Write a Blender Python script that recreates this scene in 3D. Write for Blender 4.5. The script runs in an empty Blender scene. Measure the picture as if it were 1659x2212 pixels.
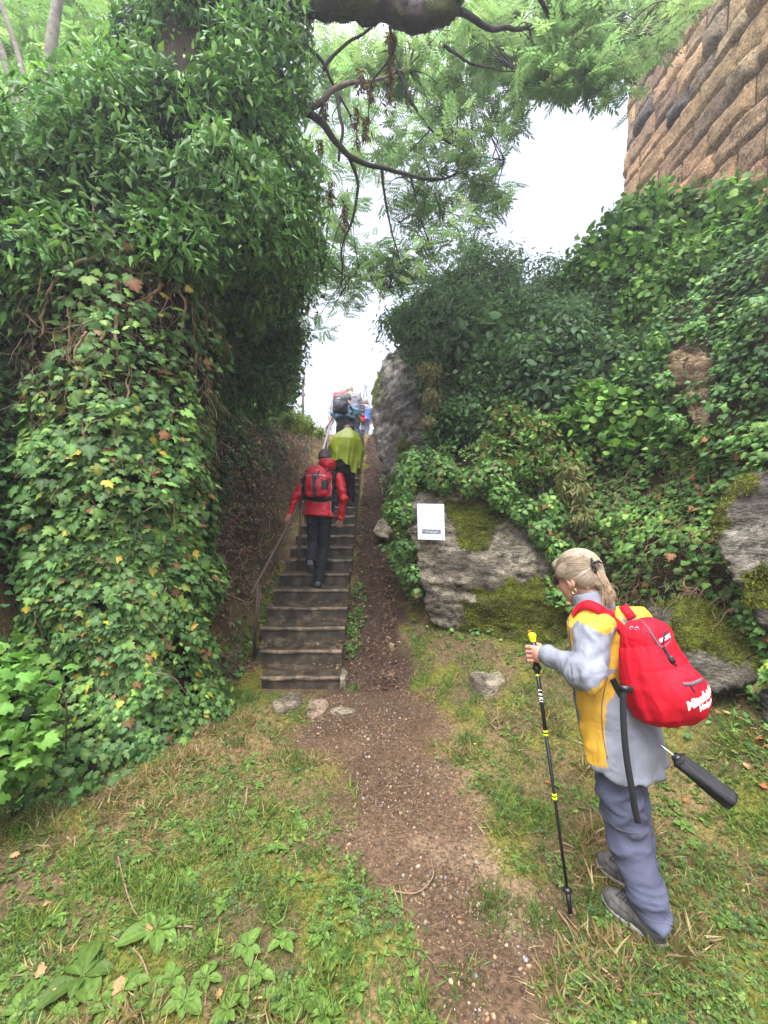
import bpy, bmesh, math, random
import numpy as np
from mathutils import Vector, Matrix
from math import radians as R, pi, sin, cos
random.seed(7)
RNG = np.random.default_rng(11)
SC = bpy.context.scene
COL = SC.collection
# ------------------------------------------------------------------ camera
ZC = 1.76
cd = bpy.data.cameras.new("camera"); cam = bpy.data.objects.new("camera", cd); COL.objects.link(cam)
cam.location = (0, 0, ZC); cam.rotation_euler = (R(90), 0, 0)
cd.sensor_fit = 'VERTICAL'; cd.sensor_height = 24.0; cd.lens = 24.0 * 907.3 / 2212.0
cd.clip_start = 0.05; cd.clip_end = 1000
SC.camera = cam
# ------------------------------------------------------------------ sky: bright even overcast
w = bpy.data.worlds.new("World"); SC.world = w; w.use_nodes = True
nt = w.node_tree; nt.nodes.clear()
N = nt.nodes.new; L = nt.links.new
out = N('ShaderNodeOutputWorld')
sky = N('ShaderNodeTexSky'); sky.sky_type = 'NISHITA'; sky.sun_disc = False
SUN_EL, SUN_AZ = 62, 200
sky.sun_elevation = R(SUN_EL); sky.sun_rotation = R(SUN_AZ)
bg1 = N('ShaderNodeBackground'); bg1.inputs[1].default_value = 0.05; L(sky.outputs[0], bg1.inputs[0])
geo = N('ShaderNodeNewGeometry'); tc = N('ShaderNodeTexCoord')
sep = N('ShaderNodeSeparateXYZ'); L(tc.outputs['Generated'], sep.inputs[0])
mr = N('ShaderNodeMapRange'); mr.inputs[1].default_value = 0.70; mr.inputs[2].default_value = 1.0
mr.inputs[3].default_value = 0.305; mr.inputs[4].default_value = 2.2; L(sep.outputs[2], mr.inputs[0])
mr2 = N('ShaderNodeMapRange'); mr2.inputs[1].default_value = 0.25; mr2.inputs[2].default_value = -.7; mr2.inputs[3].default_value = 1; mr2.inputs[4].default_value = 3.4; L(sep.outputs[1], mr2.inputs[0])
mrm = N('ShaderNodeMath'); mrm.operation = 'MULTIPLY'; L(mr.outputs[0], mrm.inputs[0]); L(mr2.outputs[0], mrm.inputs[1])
mp = N('ShaderNodeMapping'); mp.inputs['Scale'].default_value = (1.4, 1.4, 3.2); L(tc.outputs['Generated'], mp.inputs[0])
no = N('ShaderNodeTexNoise'); no.inputs['Scale'].default_value = 1.7; no.inputs['Detail'].default_value = 7; no.inputs['Roughness'].default_value = .52
L(mp.outputs[0], no.inputs['Vector'])
cr = N('ShaderNodeValToRGB'); cr.color_ramp.elements[0].position = .40; cr.color_ramp.elements[0].color = (.79, .77, .88, 1)
cr.color_ramp.elements[1].position = .62; cr.color_ramp.elements[1].color = (1.04, 1.0, 1.05, 1); L(no.outputs[0], cr.inputs[0])
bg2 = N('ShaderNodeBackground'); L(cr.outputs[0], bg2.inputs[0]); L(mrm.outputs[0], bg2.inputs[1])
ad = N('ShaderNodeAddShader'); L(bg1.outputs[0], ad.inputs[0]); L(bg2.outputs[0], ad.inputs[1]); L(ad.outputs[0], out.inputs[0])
# ------------------------------------------------------------------ veiled sun
ld = bpy.data.lights.new("sun", 'SUN'); ld.energy = 1.2; ld.angle = R(28); ld.color = (1, .965, .91)
sun = bpy.data.objects.new("sun", ld); COL.objects.link(sun)
_d = Vector((sin(R(SUN_AZ)) * cos(R(SUN_EL)), cos(R(SUN_AZ)) * cos(R(SUN_EL)), sin(R(SUN_EL))))
sun.rotation_euler = _d.to_track_quat('Z', 'Y').to_euler()
SC.view_settings.view_transform = 'Standard'; SC.view_settings.look = 'None'
SC.view_settings.exposure = 1.66; SC.view_settings.gamma = 1
SC.cycles.max_bounces = 7; SC.cycles.diffuse_bounces = 4; SC.cycles.glossy_bounces = 2
SC.cycles.transmission_bounces = 4; SC.cycles.transparent_max_bounces = 4
# ================================================================== helpers
FP = 907.3
def P(u, v, Y):      # a point of the photograph (1659 x 2212 reading) at depth Y metres
    return ((u - 829.5) / FP * Y, Y, ZC - (v - 1106) / FP * Y)
def uv(Pt):
    Pt = np.asarray(Pt, float); Yc = np.maximum(Pt[..., 1], .05)
    return 829.5 + Pt[..., 0] / Yc * FP, 1106 - (Pt[..., 2] - ZC) / Yc * FP
def inpoly(u, v, poly):
    u = np.asarray(u); v = np.asarray(v); ins = np.zeros(u.shape, bool); n = len(poly)
    for i in range(n):
        x1, y1 = poly[i]; x2, y2 = poly[(i + 1) % n]
        if y1 == y2: continue
        c = ((y1 > v) != (y2 > v)) & (u < (x2 - x1) * (v - y1) / (y2 - y1) + x1)
        ins ^= c
    return ins
def hash3(i, j, k, seed):
    h = (i.astype(np.int64) * 374761393 + j.astype(np.int64) * 668265263 + k.astype(np.int64) * 2147483647 + seed * 1274126177) & 0xffffffff
    h = ((h ^ (h >> 13)) * 1274126177) & 0xffffffff
    h = ((h ^ (h >> 16)) * 2246822519) & 0xffffffff
    return ((h ^ (h >> 15)) & 0xffff) / 32767.5 - 1
def vn(Pt, f=1.0, seed=0):
    Q = np.asarray(Pt, float) * f; I = np.floor(Q).astype(np.int64); t = Q - I; t = t * t * (3 - 2 * t)
    r = 0
    for a in (0, 1):
        for b in (0, 1):
            for c in (0, 1):
                wgt = (t[..., 0] if a else 1 - t[..., 0]) * (t[..., 1] if b else 1 - t[..., 1]) * (t[..., 2] if c else 1 - t[..., 2])
                r = r + wgt * hash3(I[..., 0] + a, I[..., 1] + b, I[..., 2] + c, seed)
    return r
def fbm(Pt, f=1.0, o=4, seed=0, g=.5):
    r = 0; a = 1
    for i in range(o):
        r = r + a * vn(Pt, f * 2.03 ** i, seed + i * 7); a *= g
    return r
def sst(x): x = np.clip(x, 0, 1); return x * x * (3 - 2 * x)
def nrm(v): v = np.asarray(v, float); return v / np.maximum(np.linalg.norm(v, axis=-1, keepdims=True), 1e-9)
def link(o, parent=None, mat=None):
    COL.objects.link(o)
    if parent is not None: o.parent = parent
    if mat is not None:
        for m in (mat if isinstance(mat, (list, tuple)) else [mat]): o.data.materials.append(m)
    return o
def tag(o, label=None, cat=None, group=None, kind=None):
    if label: o['label'] = label
    if cat: o['category'] = cat
    if group: o['group'] = group
    if kind: o['kind'] = kind
    return o
def empty(name, label, cat, loc=(0, 0, 0), group=None):
    o = bpy.data.objects.new(name, None); COL.objects.link(o); o.location = loc; o.empty_display_size = .1
    return tag(o, label, cat, group)
def mesh(name, V, F, mat=None, parent=None, C=None, smooth=True, mi=None):
    """F: int array (n,k) or list of such arrays / lists. parent at a location: V stays in world space."""
    V = np.asarray(V, np.float32)
    if isinstance(F, np.ndarray): F = [F]
    me = bpy.data.meshes.new(name)
    arrs = [np.asarray(a, np.int32) for a in F if len(a)]
    nl = sum(a.size for a in arrs); nf = sum(len(a) for a in arrs)
    me.vertices.add(len(V)); me.vertices.foreach_set('co', V.ravel())
    me.loops.add(nl); me.loops.foreach_set('vertex_index', np.concatenate([a.ravel() for a in arrs]))
    me.polygons.add(nf)
    st = []; c = 0
    for a in arrs:
        st.append(c + np.arange(len(a)) * a.shape[1]); c += a.size
    me.polygons.foreach_set('loop_start', np.concatenate(st).astype(np.int32))
    me.polygons.foreach_set('use_smooth', np.full(nf, smooth))
    if mi is not None: me.polygons.foreach_set('material_index', np.asarray(mi, np.int32))
    me.update(calc_edges=True); me.validate()
    if C is not None:
        C = np.asarray(C, np.float32)
        if C.shape[1] == 3: C = np.concatenate([C, np.ones((len(C), 1), np.float32)], 1)
        at = me.color_attributes.new('Col', 'FLOAT_COLOR', 'POINT'); at.data.foreach_set('color', C.ravel())
    o = bpy.data.objects.new(name, me); link(o, parent, mat)
    if parent is not None and parent.parent is None and any(parent.location): o.matrix_parent_inverse = Matrix.Translation(-parent.location)
    return o
class Acc:
    def __init__(s): s.V = []; s.F = {}; s.C = []; s.n = 0
    def add(s, V, F, C=None):
        V = np.asarray(V, np.float32); s.V.append(V)
        for a in (F if isinstance(F, list) else [F]):
            a = np.asarray(a, np.int64); s.F.setdefault(a.shape[1], []).append(a + s.n)
        if C is None: C = (1, 1, 1)
        C = np.asarray(C, np.float32)
        if C.ndim == 1: C = np.tile(C[:3], (len(V), 1))
        s.C.append(C); s.n += len(V)
    def build(s, name, mat, parent=None, smooth=True):
        return mesh(name, np.concatenate(s.V), [np.concatenate(a) for a in s.F.values()], mat, parent, np.concatenate(s.C), smooth)
def tube(pts, rad, n=6, cap=True):
    pts = np.asarray(pts, float); m = len(pts); rad = np.broadcast_to(np.asarray(rad, float), (m,))
    T = np.gradient(pts, axis=0); T = nrm(T)
    a = np.array([0, 0, 1.0]) if abs(T[0][2]) < .9 else np.array([1.0, 0, 0])
    Us = []; u = nrm(np.cross(T[0], a))
    for i in range(m):
        u = nrm(u - T[i] * np.dot(u, T[i])); Us.append(u)
    Us = np.array(Us); W = np.cross(T, Us); th = np.arange(n) / n * 2 * pi
    V = pts[:, None] + rad[:, None, None] * (np.cos(th)[None, :, None] * Us[:, None] + np.sin(th)[None, :, None] * W[:, None])
    V = V.reshape(-1, 3); i = np.arange(m - 1)[:, None] * n; j = np.arange(n)[None]; k = (np.arange(n) + 1)[None] % n
    F = np.stack([i + j, i + k, i + n + k, i + n + j], -1).reshape(-1, 4)
    if cap:
        V = np.concatenate([V, pts[:1], pts[-1:]]); a_, b_ = m * n, m * n + 1; q = np.arange(n); q2 = (q + 1) % n
        t1 = np.stack([np.full(n, a_), q2, q], -1); t2 = np.stack([np.full(n, b_), (m - 1) * n + q, (m - 1) * n + q2], -1)
        return V, [F, np.concatenate([t1, t2])]
    return V, [F]
def spline(pts, n=8):
    pts = np.asarray(pts, float); p = np.concatenate([[2 * pts[0] - pts[1]], pts, [2 * pts[-1] - pts[-2]]]); o = []
    for i in range(1, len(p) - 2):
        for t in np.linspace(0, 1, n, endpoint=False):
            o.append(.5 * (2 * p[i] + (p[i + 1] - p[i - 1]) * t + (2 * p[i - 1] - 5 * p[i] + 4 * p[i + 1] - p[i + 2]) * t * t + (3 * p[i] - p[i - 1] - 3 * p[i + 1] + p[i + 2]) * t ** 3))
    o.append(pts[-1]); return np.array(o)
def box(c, s, rot=None):
    V = np.array([[x, y, z] for x in (-.5, .5) for y in (-.5, .5) for z in (-.5, .5)]) * np.array(s)
    if rot is not None: V = V @ np.array(rot).T
    F = np.array([[0, 1, 3, 2], [4, 6, 7, 5], [0, 4, 5, 1], [2, 3, 7, 6], [0, 2, 6, 4], [1, 5, 7, 3]])
    return V + np.array(c), F
# ---- node materials
def newmat(name):
    m = bpy.data.materials.new(name); m.use_nodes = True; return m, m.node_tree, m.node_tree.nodes['Principled BSDF']
def leafmat(name, rough=.42, trans=.28, gain=1.6, spec=.4):
    m, t, b = newmat(name); n = t.nodes.new; l = t.links.new
    a = n('ShaderNodeAttribute'); a.attribute_name = 'Col'
    b.inputs['Roughness'].default_value = rough; b.inputs['Specular IOR Level'].default_value = spec
    no = n('ShaderNodeTexNoise'); no.inputs['Scale'].default_value = 45; no.inputs['Detail'].default_value = 3
    g = n('ShaderNodeNewGeometry'); l(g.outputs['Position'], no.inputs['Vector'])
    mr = n('ShaderNodeMapRange'); mr.inputs[3].default_value = .72; mr.inputs[4].default_value = 1.28; l(no.outputs[0], mr.inputs[0])
    vm = n('ShaderNodeVectorMath'); vm.operation = 'SCALE'; l(a.outputs['Color'], vm.inputs[0]); l(mr.outputs[0], vm.inputs[3])
    l(vm.outputs[0], b.inputs['Base Color'])
    tr = n('ShaderNodeBsdfTranslucent'); v2 = n('ShaderNodeVectorMath'); v2.operation = 'MULTIPLY'
    v2.inputs[1].default_value = (gain, gain * 1.08, gain * .75); l(vm.outputs[0], v2.inputs[0]); l(v2.outputs[0], tr.inputs[0])
    mx = n('ShaderNodeMixShader'); mx.inputs[0].default_value = trans; l(b.outputs[0], mx.inputs[1]); l(tr.outputs[0], mx.inputs[2])
    l(mx.outputs[0], t.nodes['Material Output'].inputs[0]); return m
def colmat(name, rough=.8, spec=.3, bump=.0, bscale=60, var=.25, vscale=20, attr=True, base=(1, 1, 1), metal=0, stretch=None, bdist=.01):
    m, t, b = newmat(name); n = t.nodes.new; l = t.links.new
    tcn = n('ShaderNodeTexCoord'); src = tcn.outputs['Object']
    if stretch is not None:
        mpp = n('ShaderNodeMapping'); mpp.inputs['Scale'].default_value = stretch; l(src, mpp.inputs[0]); src = mpp.outputs[0]
    no = n('ShaderNodeTexNoise'); no.inputs['Scale'].default_value = vscale; no.inputs['Detail'].default_value = 6; l(src, no.inputs['Vector'])
    mr = n('ShaderNodeMapRange'); mr.inputs[1].default_value = .3; mr.inputs[2].default_value = .7
    mr.inputs[3].default_value = 1 - var; mr.inputs[4].default_value = 1 + var; l(no.outputs[0], mr.inputs[0])
    vm = n('ShaderNodeVectorMath'); vm.operation = 'SCALE'; l(mr.outputs[0], vm.inputs[3])
    if attr:
        a = n('ShaderNodeAttribute'); a.attribute_name = 'Col'; l(a.outputs['Color'], vm.inputs[0])
    else: vm.inputs[0].default_value = base
    l(vm.outputs[0], b.inputs['Base Color'])
    b.inputs['Roughness'].default_value = rough; b.inputs['Specular IOR Level'].default_value = spec; b.inputs['Metallic'].default_value = metal
    if bump:
        n2 = n('ShaderNodeTexNoise'); n2.inputs['Scale'].default_value = bscale; n2.inputs['Detail'].default_value = 8; n2.inputs['Roughness'].default_value = .65; l(src, n2.inputs['Vector'])
        bp = n('ShaderNodeBump'); bp.inputs['Strength'].default_value = bump; bp.inputs['Distance'].default_value = bdist
        l(n2.outputs[0], bp.inputs['Height']); l(bp.outputs[0], b.inputs['Normal'])
    return m
def flat(name, c, rough=.6, var=.12, vscale=30, bump=0, bscale=200, spec=.4, metal=0, bdist=.002):
    return colmat(name, rough, spec, bump, bscale, var, vscale, False, c, metal, None, bdist)
# ---- scattering of many copies of a small shape
def frames(Nv, Tv):
    Nv = nrm(Nv); Tv = nrm(Tv - Nv * np.sum(Tv * Nv, -1, keepdims=True)); S = np.cross(Tv, Nv)
    return np.stack([S, Tv, Nv], -1)       # columns x=side y=tip z=normal
def scatter(acc, tv, tf, pos, Rm, s, col, tcol=None):
    n = len(pos); m = len(tv); s = np.broadcast_to(np.asarray(s, float), (n,))
    V = pos[:, None] + np.einsum('nij,mj->nmi', Rm, tv) * s[:, None, None]
    F = (tf[None] + (np.arange(n) * m)[:, None, None]).reshape(-1, tf.shape[1])
    C = np.repeat(col[:, None, :], m, 1)
    if tcol is not None: C = C * tcol[None, :, None]
    acc.add(V.reshape(-1, 3), F, C.reshape(-1, 3))
def fan(outline, cz, ctr, fold=.1):
    o = np.array([[x, y, -abs(x) * fold] for x, y in outline]); c = np.array([[0, ctr, cz]])
    V = np.concatenate([c, o]); n = len(o); q = np.arange(n)
    return V, np.stack([np.zeros(n, int), q + 1, (q + 1) % n + 1], -1)
def sym(h): return h + [(-x, y) for x, y in h[::-1] if abs(x) > 1e-6]
IVY = fan(sym([(0, .06), (.22, -.08), (.46, .08), (.55, .30), (.34, .36), (.38, .62), (.16, .66), (0, 1.0)]), .07, .32, .22)
IVYC = np.array([1.3] + [.95] * (len(IVY[0]) - 1))
OVAL = fan(sym([(0, 0), (.22, .2), (.3, .5), (.18, .8), (0, 1.0)]), .0, .5, .35)
ROUND = fan(sym([(0, 0), (.3, .02), (.5, .3), (.47, .62), (.22, .9), (0, 1.0)]), .03, .45, .25)
_lan = np.array([[0, 0, 0], [.13, .33, -.03], [.0, .4, .02], [-.13, .33, -.03], [0, 1, -.08]])
LANCE = (_lan, np.array([[0, 1, 2], [0, 2, 3], [1, 4, 2], [2, 4, 3]]))
def pinnate(n=5):
    V = []; F = []; k = 0
    for i in range(n + 1):
        y = .18 + .62 * i / n
        for sd in ((-1, 1) if i < n else (0,)):
            a = sd * R(58 - 4 * i); L_ = .30 if sd else .34; dx, dy = sin(a), cos(a); px, py = -dy, dx; w_ = .055
            z = -.12 * y
            V += [(0, y, z), (dx * L_ * .45 + px * w_, y + dy * L_ * .45 + py * w_, z - .02), (dx * L_, y + dy * L_, z - .07), (dx * L_ * .45 - px * w_, y + dy * L_ * .45 - py * w_, z - .02)]
            F += [(k, k + 1, k + 2, k + 3)]; k += 4
    V += [(.006, 0, 0), (-.006, 0, 0), (0, .8, -.1)]; 
    F += [(k, k + 1, k + 2, k + 2)]
    return np.array(V), np.array(F[:-1])
ASH = pinnate(5)
def rnd(n, *s): return RNG.normal(size=(n,) + s)
def mixcols(n, table, jit=.18, clump=None):
    """table: [(weight, (r,g,b)), ...]"""
    w_ = np.array([t[0] for t in table], float); w_ /= w_.sum(); c = np.array([t[1] for t in table])
    r = RNG.random(n); idx = np.searchsorted(np.cumsum(w_), r).clip(0, len(c) - 1)
    out_ = c[idx] * (1 + jit * rnd(n, 1)).clip(.45, 1.8) * (1 + .05 * rnd(n, 3))
    if clump is not None: out_ = out_ * clump[:, None]
    return out_.clip(.003, .9)
M = {}
M['ivy'] = leafmat('ivy_leaf', .5, .22, 1.6, .22); M['leaf'] = leafmat('shrub_leaf', .55, .30, 1.7, .2)
M['ash'] = leafmat('ash_leaf', .5, .58, 1.75, .25); M['grass'] = leafmat('grass_blade', .6, .3, 1.6, .2)
M['dead'] = leafmat('dead_leaf', .8, .15, 1.2, .1)
M['bark'] = colmat('bark', .9, .2, .6, 40, .35, 12, True, bdist=.02)
M['stem'] = colmat('stem', .85, .2, .3, 60, .3, 25, True)
# ================================================================== terrain
FR = np.array([(0.05, 40), (0.05, 13), (-.02, 9.5), (-.02, 7.4), (.12, 6.2), (.42, 5.25), (1.2, 4.9), (1.95, 4.45), (2.3, 3.5), (2.6, 2.4), (2.9, 1.0), (3.4, -4), (5, -60)])
FL = np.array([(-1.62, 40), (-1.62, 13), (-1.6, 5.0), (-1.75, 4.3), (-1.98, 3.8), (-2.35, 3.0), (-2.4, 2.2), (-2.75, 1.2), (-3.4, -3), (-5, -60)])
def sdist(X, Y, poly, side):
    """distance to a foot line, positive on the given side"""
    best = np.full(X.shape, 1e9); sg = np.zeros(X.shape)
    for (x1, y1), (x2, y2) in zip(poly[:-1], poly[1:]):
        dx, dy = x2 - x1, y2 - y1; t = np.clip(((X - x1) * dx + (Y - y1) * dy) / (dx * dx + dy * dy), 0, 1)
        ex, ey = X - x1 - t * dx, Y - y1 - t * dy; d = ex * ex + ey * ey; c = dx * ey - dy * ex
        m = d < best; best = np.where(m, d, best); sg = np.where(m, np.sign(c), sg)
    return np.sqrt(best) * sg * side
def stairline(Y): return .096 + .4923 * (Y - 4.23)
def Hf(X, Y, detail=True):
    X = np.asarray(X, float); Y = np.asarray(Y, float); Z0 = np.zeros_like(X)
    Pt = np.stack([X, Y, Z0], -1)
    ramp = np.clip(stairline(Y) - .2, -.02, 4.16); ramp = np.where(Y < 4.6, np.maximum(ramp, 0), ramp)
    base = ramp + .30 * sst((Y - 2.6) / 1.9) * sst((X - .1) / 1.1) * (Y < 30) + .45 * sst((X - 1.5) / 1.2) * sst((Y - .6) / 2.0)
    base = base - .02 * sst((Y - 1.4) / 1.5) * np.exp(-((X - (-.05)) / .5) ** 2) * (Y < 5)
    dR = sdist(X, Y, FR, 1); dL = sdist(X, Y, FL, -1)
    if detail:
        nz = fbm(Pt, .9, 3, 5) * .18; dR = dR + nz * sst((dR + .1) / .4); dL = dL + nz * sst((dL + .1) / .4)
    SR = sst(dR / 1.75) * .85 + .15 * sst(dR / 4); SL = sst(dL / 1.05)
    PR = 4.75 + .05 * np.clip(X, 0, 6); PL = 3.75 + .07 * np.clip(Y - 5, 0, 8)
    h = base + (PR - base) * SR * (dR > 0); h = h + (PL - h) * SL * (dL > 0)
    if detail:
        h = h + .012 * fbm(Pt, 5, 3, 2) + .03 * fbm(Pt, 1.3, 2, 9) * (1 + 3 * SR + 2 * SL)
        on_st = (X > -1.5) & (X < -.4) & (Y > 4.1)
        h = np.where(on_st, np.minimum(h, np.where(Y > 4.3, stairline(Y) - .22, -.03)), h)
    return h
def Hn(X, Y, e=.04):
    hx = (Hf(X + e, Y) - Hf(X - e, Y)) / (2 * e); hy = (Hf(X, Y + e) - Hf(X, Y - e)) / (2 * e)
    return nrm(np.stack([-hx, -hy, np.ones_like(hx)], -1))
def onground(X, Y, dz=0): return np.stack([X, Y, Hf(X, Y) + dz], -1)
# path strip centre line (bare earth)
PC = np.array([(-.28, 14, .22), (-.22, 9, .25), (-.18, 7, .28), (-.10, 5.6, .30), (-.12, 4.7, .36), (-.2, 4.0, .6), (-.05, 3.2, .55), (.12, 2.6, .46), (.30, 2.1, .42), (.42, 1.75, .34), (.36, 1.5, .17), (.30, 1.2, .10), (.3, .2, .08)])
def pathmask(X, Y):
    o = np.argsort(PC[:, 1]); cx = np.interp(Y, PC[o, 1], PC[o, 0]); wd = np.interp(Y, PC[o, 1], PC[o, 2])
    Pt = np.stack([X, Y, np.zeros_like(X)], -1)
    d = np.abs(X - cx) / wd + .35 * fbm(Pt, 3.2, 3, 31)
    m = 1 - sst((d - .75) / .45)
    m = np.maximum(m, (1 - sst(((X - .62) ** 2 / .09 + (Y - 1.85) ** 2 / .03) + .4 * fbm(Pt, 6, 2, 33) - .3)) * .9)
    return m
def axis(segs):
    o = []
    for a, b, s in segs: o.append(np.arange(a, b, s))
    o.append([segs[-1][1]]); return np.concatenate(o)
gx = axis([(-150, -20, 20), (-20, -5, 1.5), (-5, -2.6, .08), (-2.6, 2.9, .028), (2.9, 6, .1), (6, 20, 1.5), (20, 150, 20)])
gy = axis([(-150, -10, 20), (-10, .6, 1), (.6, 5, .028), (5, 9, .05), (9, 15, .1), (15, 40, 2), (40, 200, 20)])
GX, GY = np.meshgrid(gx, gy); GZ = Hf(GX, GY)
V = np.stack([GX, GY, GZ], -1).reshape(-1, 3); nx = len(gx); ny = len(gy)
i, j = np.meshgrid(np.arange(ny - 1), np.arange(nx - 1), indexing='ij'); q = (i * nx + j).ravel()
Fq = np.stack([q, q + 1, q + nx + 1, q + nx], -1)
pm = pathmask(V[:, 0], V[:, 1]); fx = V.copy(); fx[:, 2] = 0
dRv = sdist(V[:, 0], V[:, 1], FR, 1); dLv = sdist(V[:, 0], V[:, 1], FL, -1)
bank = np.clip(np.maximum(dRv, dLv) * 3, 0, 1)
c_soil = np.array([.12, .082, .045]); c_path = np.array([.115, .074, .043]); c_sand = np.array([.235, .165, .10])
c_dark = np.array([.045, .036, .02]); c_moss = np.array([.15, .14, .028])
f1 = fbm(fx, 1.7, 4, 3)[:, None]; f2 = fbm(fx, 4.5, 3, 8)[:, None]
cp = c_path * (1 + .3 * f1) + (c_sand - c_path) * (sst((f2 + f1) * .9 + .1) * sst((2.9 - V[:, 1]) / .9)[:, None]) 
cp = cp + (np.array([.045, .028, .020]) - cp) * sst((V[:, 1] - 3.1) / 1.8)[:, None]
cg = c_soil + (c_moss - c_soil) * sst(f2 * 1.2 + .35)
cg = cg + (np.array([.20, .145, .065]) - cg) * sst(f1 * 1.3 + .1) * .7
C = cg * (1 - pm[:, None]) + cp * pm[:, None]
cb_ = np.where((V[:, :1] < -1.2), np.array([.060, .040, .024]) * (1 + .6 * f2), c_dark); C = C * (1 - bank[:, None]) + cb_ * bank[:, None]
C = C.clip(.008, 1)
def groundmat():
    m, t, b = newmat('ground_soil'); n = t.nodes.new; l = t.links.new
    a = n('ShaderNodeAttribute'); a.attribute_name = 'Col'; g = n('ShaderNodeTexCoord')
    n1 = n('ShaderNodeTexNoise'); n1.inputs['Scale'].default_value = 38; n1.inputs['Detail'].default_value = 9; n1.inputs['Roughness'].default_value = .7; l(g.outputs['Object'], n1.inputs['Vector'])
    vo = n('ShaderNodeTexVoronoi'); vo.inputs['Scale'].default_value = 75; l(g.outputs['Object'], vo.inputs['Vector'])
    mr = n('ShaderNodeMapRange'); mr.inputs[1].default_value = .3; mr.inputs[2].default_value = .7; mr.inputs[3].default_value = .45; mr.inputs[4].default_value = 1.55; l(n1.outputs[0], mr.inputs[0])
    hs = n('ShaderNodeMapRange'); hs.inputs[3].default_value = .7; hs.inputs[4].default_value = 1.35
    sp = n('ShaderNodeSeparateColor'); l(vo.outputs['Color'], sp.inputs[0]); l(sp.outputs[0], hs.inputs[0])
    mm = n('ShaderNodeMath'); mm.operation = 'MULTIPLY'; l(mr.outputs[0], mm.inputs[0]); l(hs.outputs[0], mm.inputs[1])
    vm = n('ShaderNodeVectorMath'); vm.operation = 'SCALE'; l(a.outputs['Color'], vm.inputs[0]); l(mm.outputs[0], vm.inputs[3]); l(vm.outputs[0], b.inputs['Base Color'])
    bp = n('ShaderNodeBump'); bp.inputs['Strength'].default_value = .9; bp.inputs['Distance'].default_value = .02; l(n1.outputs[0], bp.inputs['Height'])
    b2 = n('ShaderNodeBump'); b2.invert = True; b2.inputs['Strength'].default_value = .5; b2.inputs['Distance'].default_value = .008; l(vo.outputs['Distance'], b2.inputs['Height']); l(bp.outputs[0], b2.inputs['Normal'])
    l(b2.outputs[0], b.inputs['Normal']); b.inputs['Roughness'].default_value = .9; b.inputs['Specular IOR Level'].default_value = .12
    return m
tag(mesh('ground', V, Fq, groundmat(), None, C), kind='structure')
# ================================================================== stairs
RISE, TREAD, Y0, Z0s, NST = .16, .325, 4.23, .096, 27
stairs = empty('stone_stairs', 'long flight of dark damp concrete steps climbing between the banks', 'staircase', (-.95, 4.2, 0))
def concrete():
    m, t, b = newmat('damp_concrete'); n = t.nodes.new; l = t.links.new; g = n('ShaderNodeTexCoord')
    a = n('ShaderNodeAttribute'); a.attribute_name = 'Col'
    mp = n('ShaderNodeMapping'); mp.inputs['Scale'].default_value = (4.5, 4.5, 4.5); l(g.outputs['Object'], mp.inputs[0])
    n1 = n('ShaderNodeTexNoise'); n1.inputs['Scale'].default_value = 1.6; n1.inputs['Detail'].default_value = 8; n1.inputs['Roughness'].default_value = .62; l(mp.outputs[0], n1.inputs['Vector'])
    cr = n('ShaderNodeValToRGB'); e = cr.color_ramp.elements; e[0].position = .35; e[0].color = (.014, .012, .008, 1); e[1].position = .70; e[1].color = (.135, .108, .07, 1)
    e2 = e.new(.52); e2.color = (.046, .035, .022, 1); l(n1.outputs[0], cr.inputs[0])
    n2 = n('ShaderNodeTexNoise'); n2.inputs['Scale'].default_value = 130; n2.inputs['Detail'].default_value = 3; l(g.outputs['Object'], n2.inputs['Vector'])
    mr = n('ShaderNodeMapRange'); mr.inputs[1].default_value = .3; mr.inputs[2].default_value = .7; mr.inputs[3].default_value = .6; mr.inputs[4].default_value = 1.4; l(n2.outputs[0], mr.inputs[0])
    vm = n('ShaderNodeVectorMath'); vm.operation = 'SCALE'; l(cr.outputs[0], vm.inputs[0]); l(mr.outputs[0], vm.inputs[3])
    v2 = n('ShaderNodeVectorMath'); v2.operation = 'MULTIPLY'; l(vm.outputs[0], v2.inputs[0]); l(a.outputs['Color'], v2.inputs[1]); l(v2.outputs[0], b.inputs['Base Color'])
    bp = n('ShaderNodeBump'); bp.inputs['Strength'].default_value = .6; bp.inputs['Distance'].default_value = .006; l(n2.outputs[0], bp.inputs['Height']); l(bp.outputs[0], b.inputs['Normal'])
    b.inputs['Roughness'].default_value = .55; return m
MC = concrete()
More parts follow.
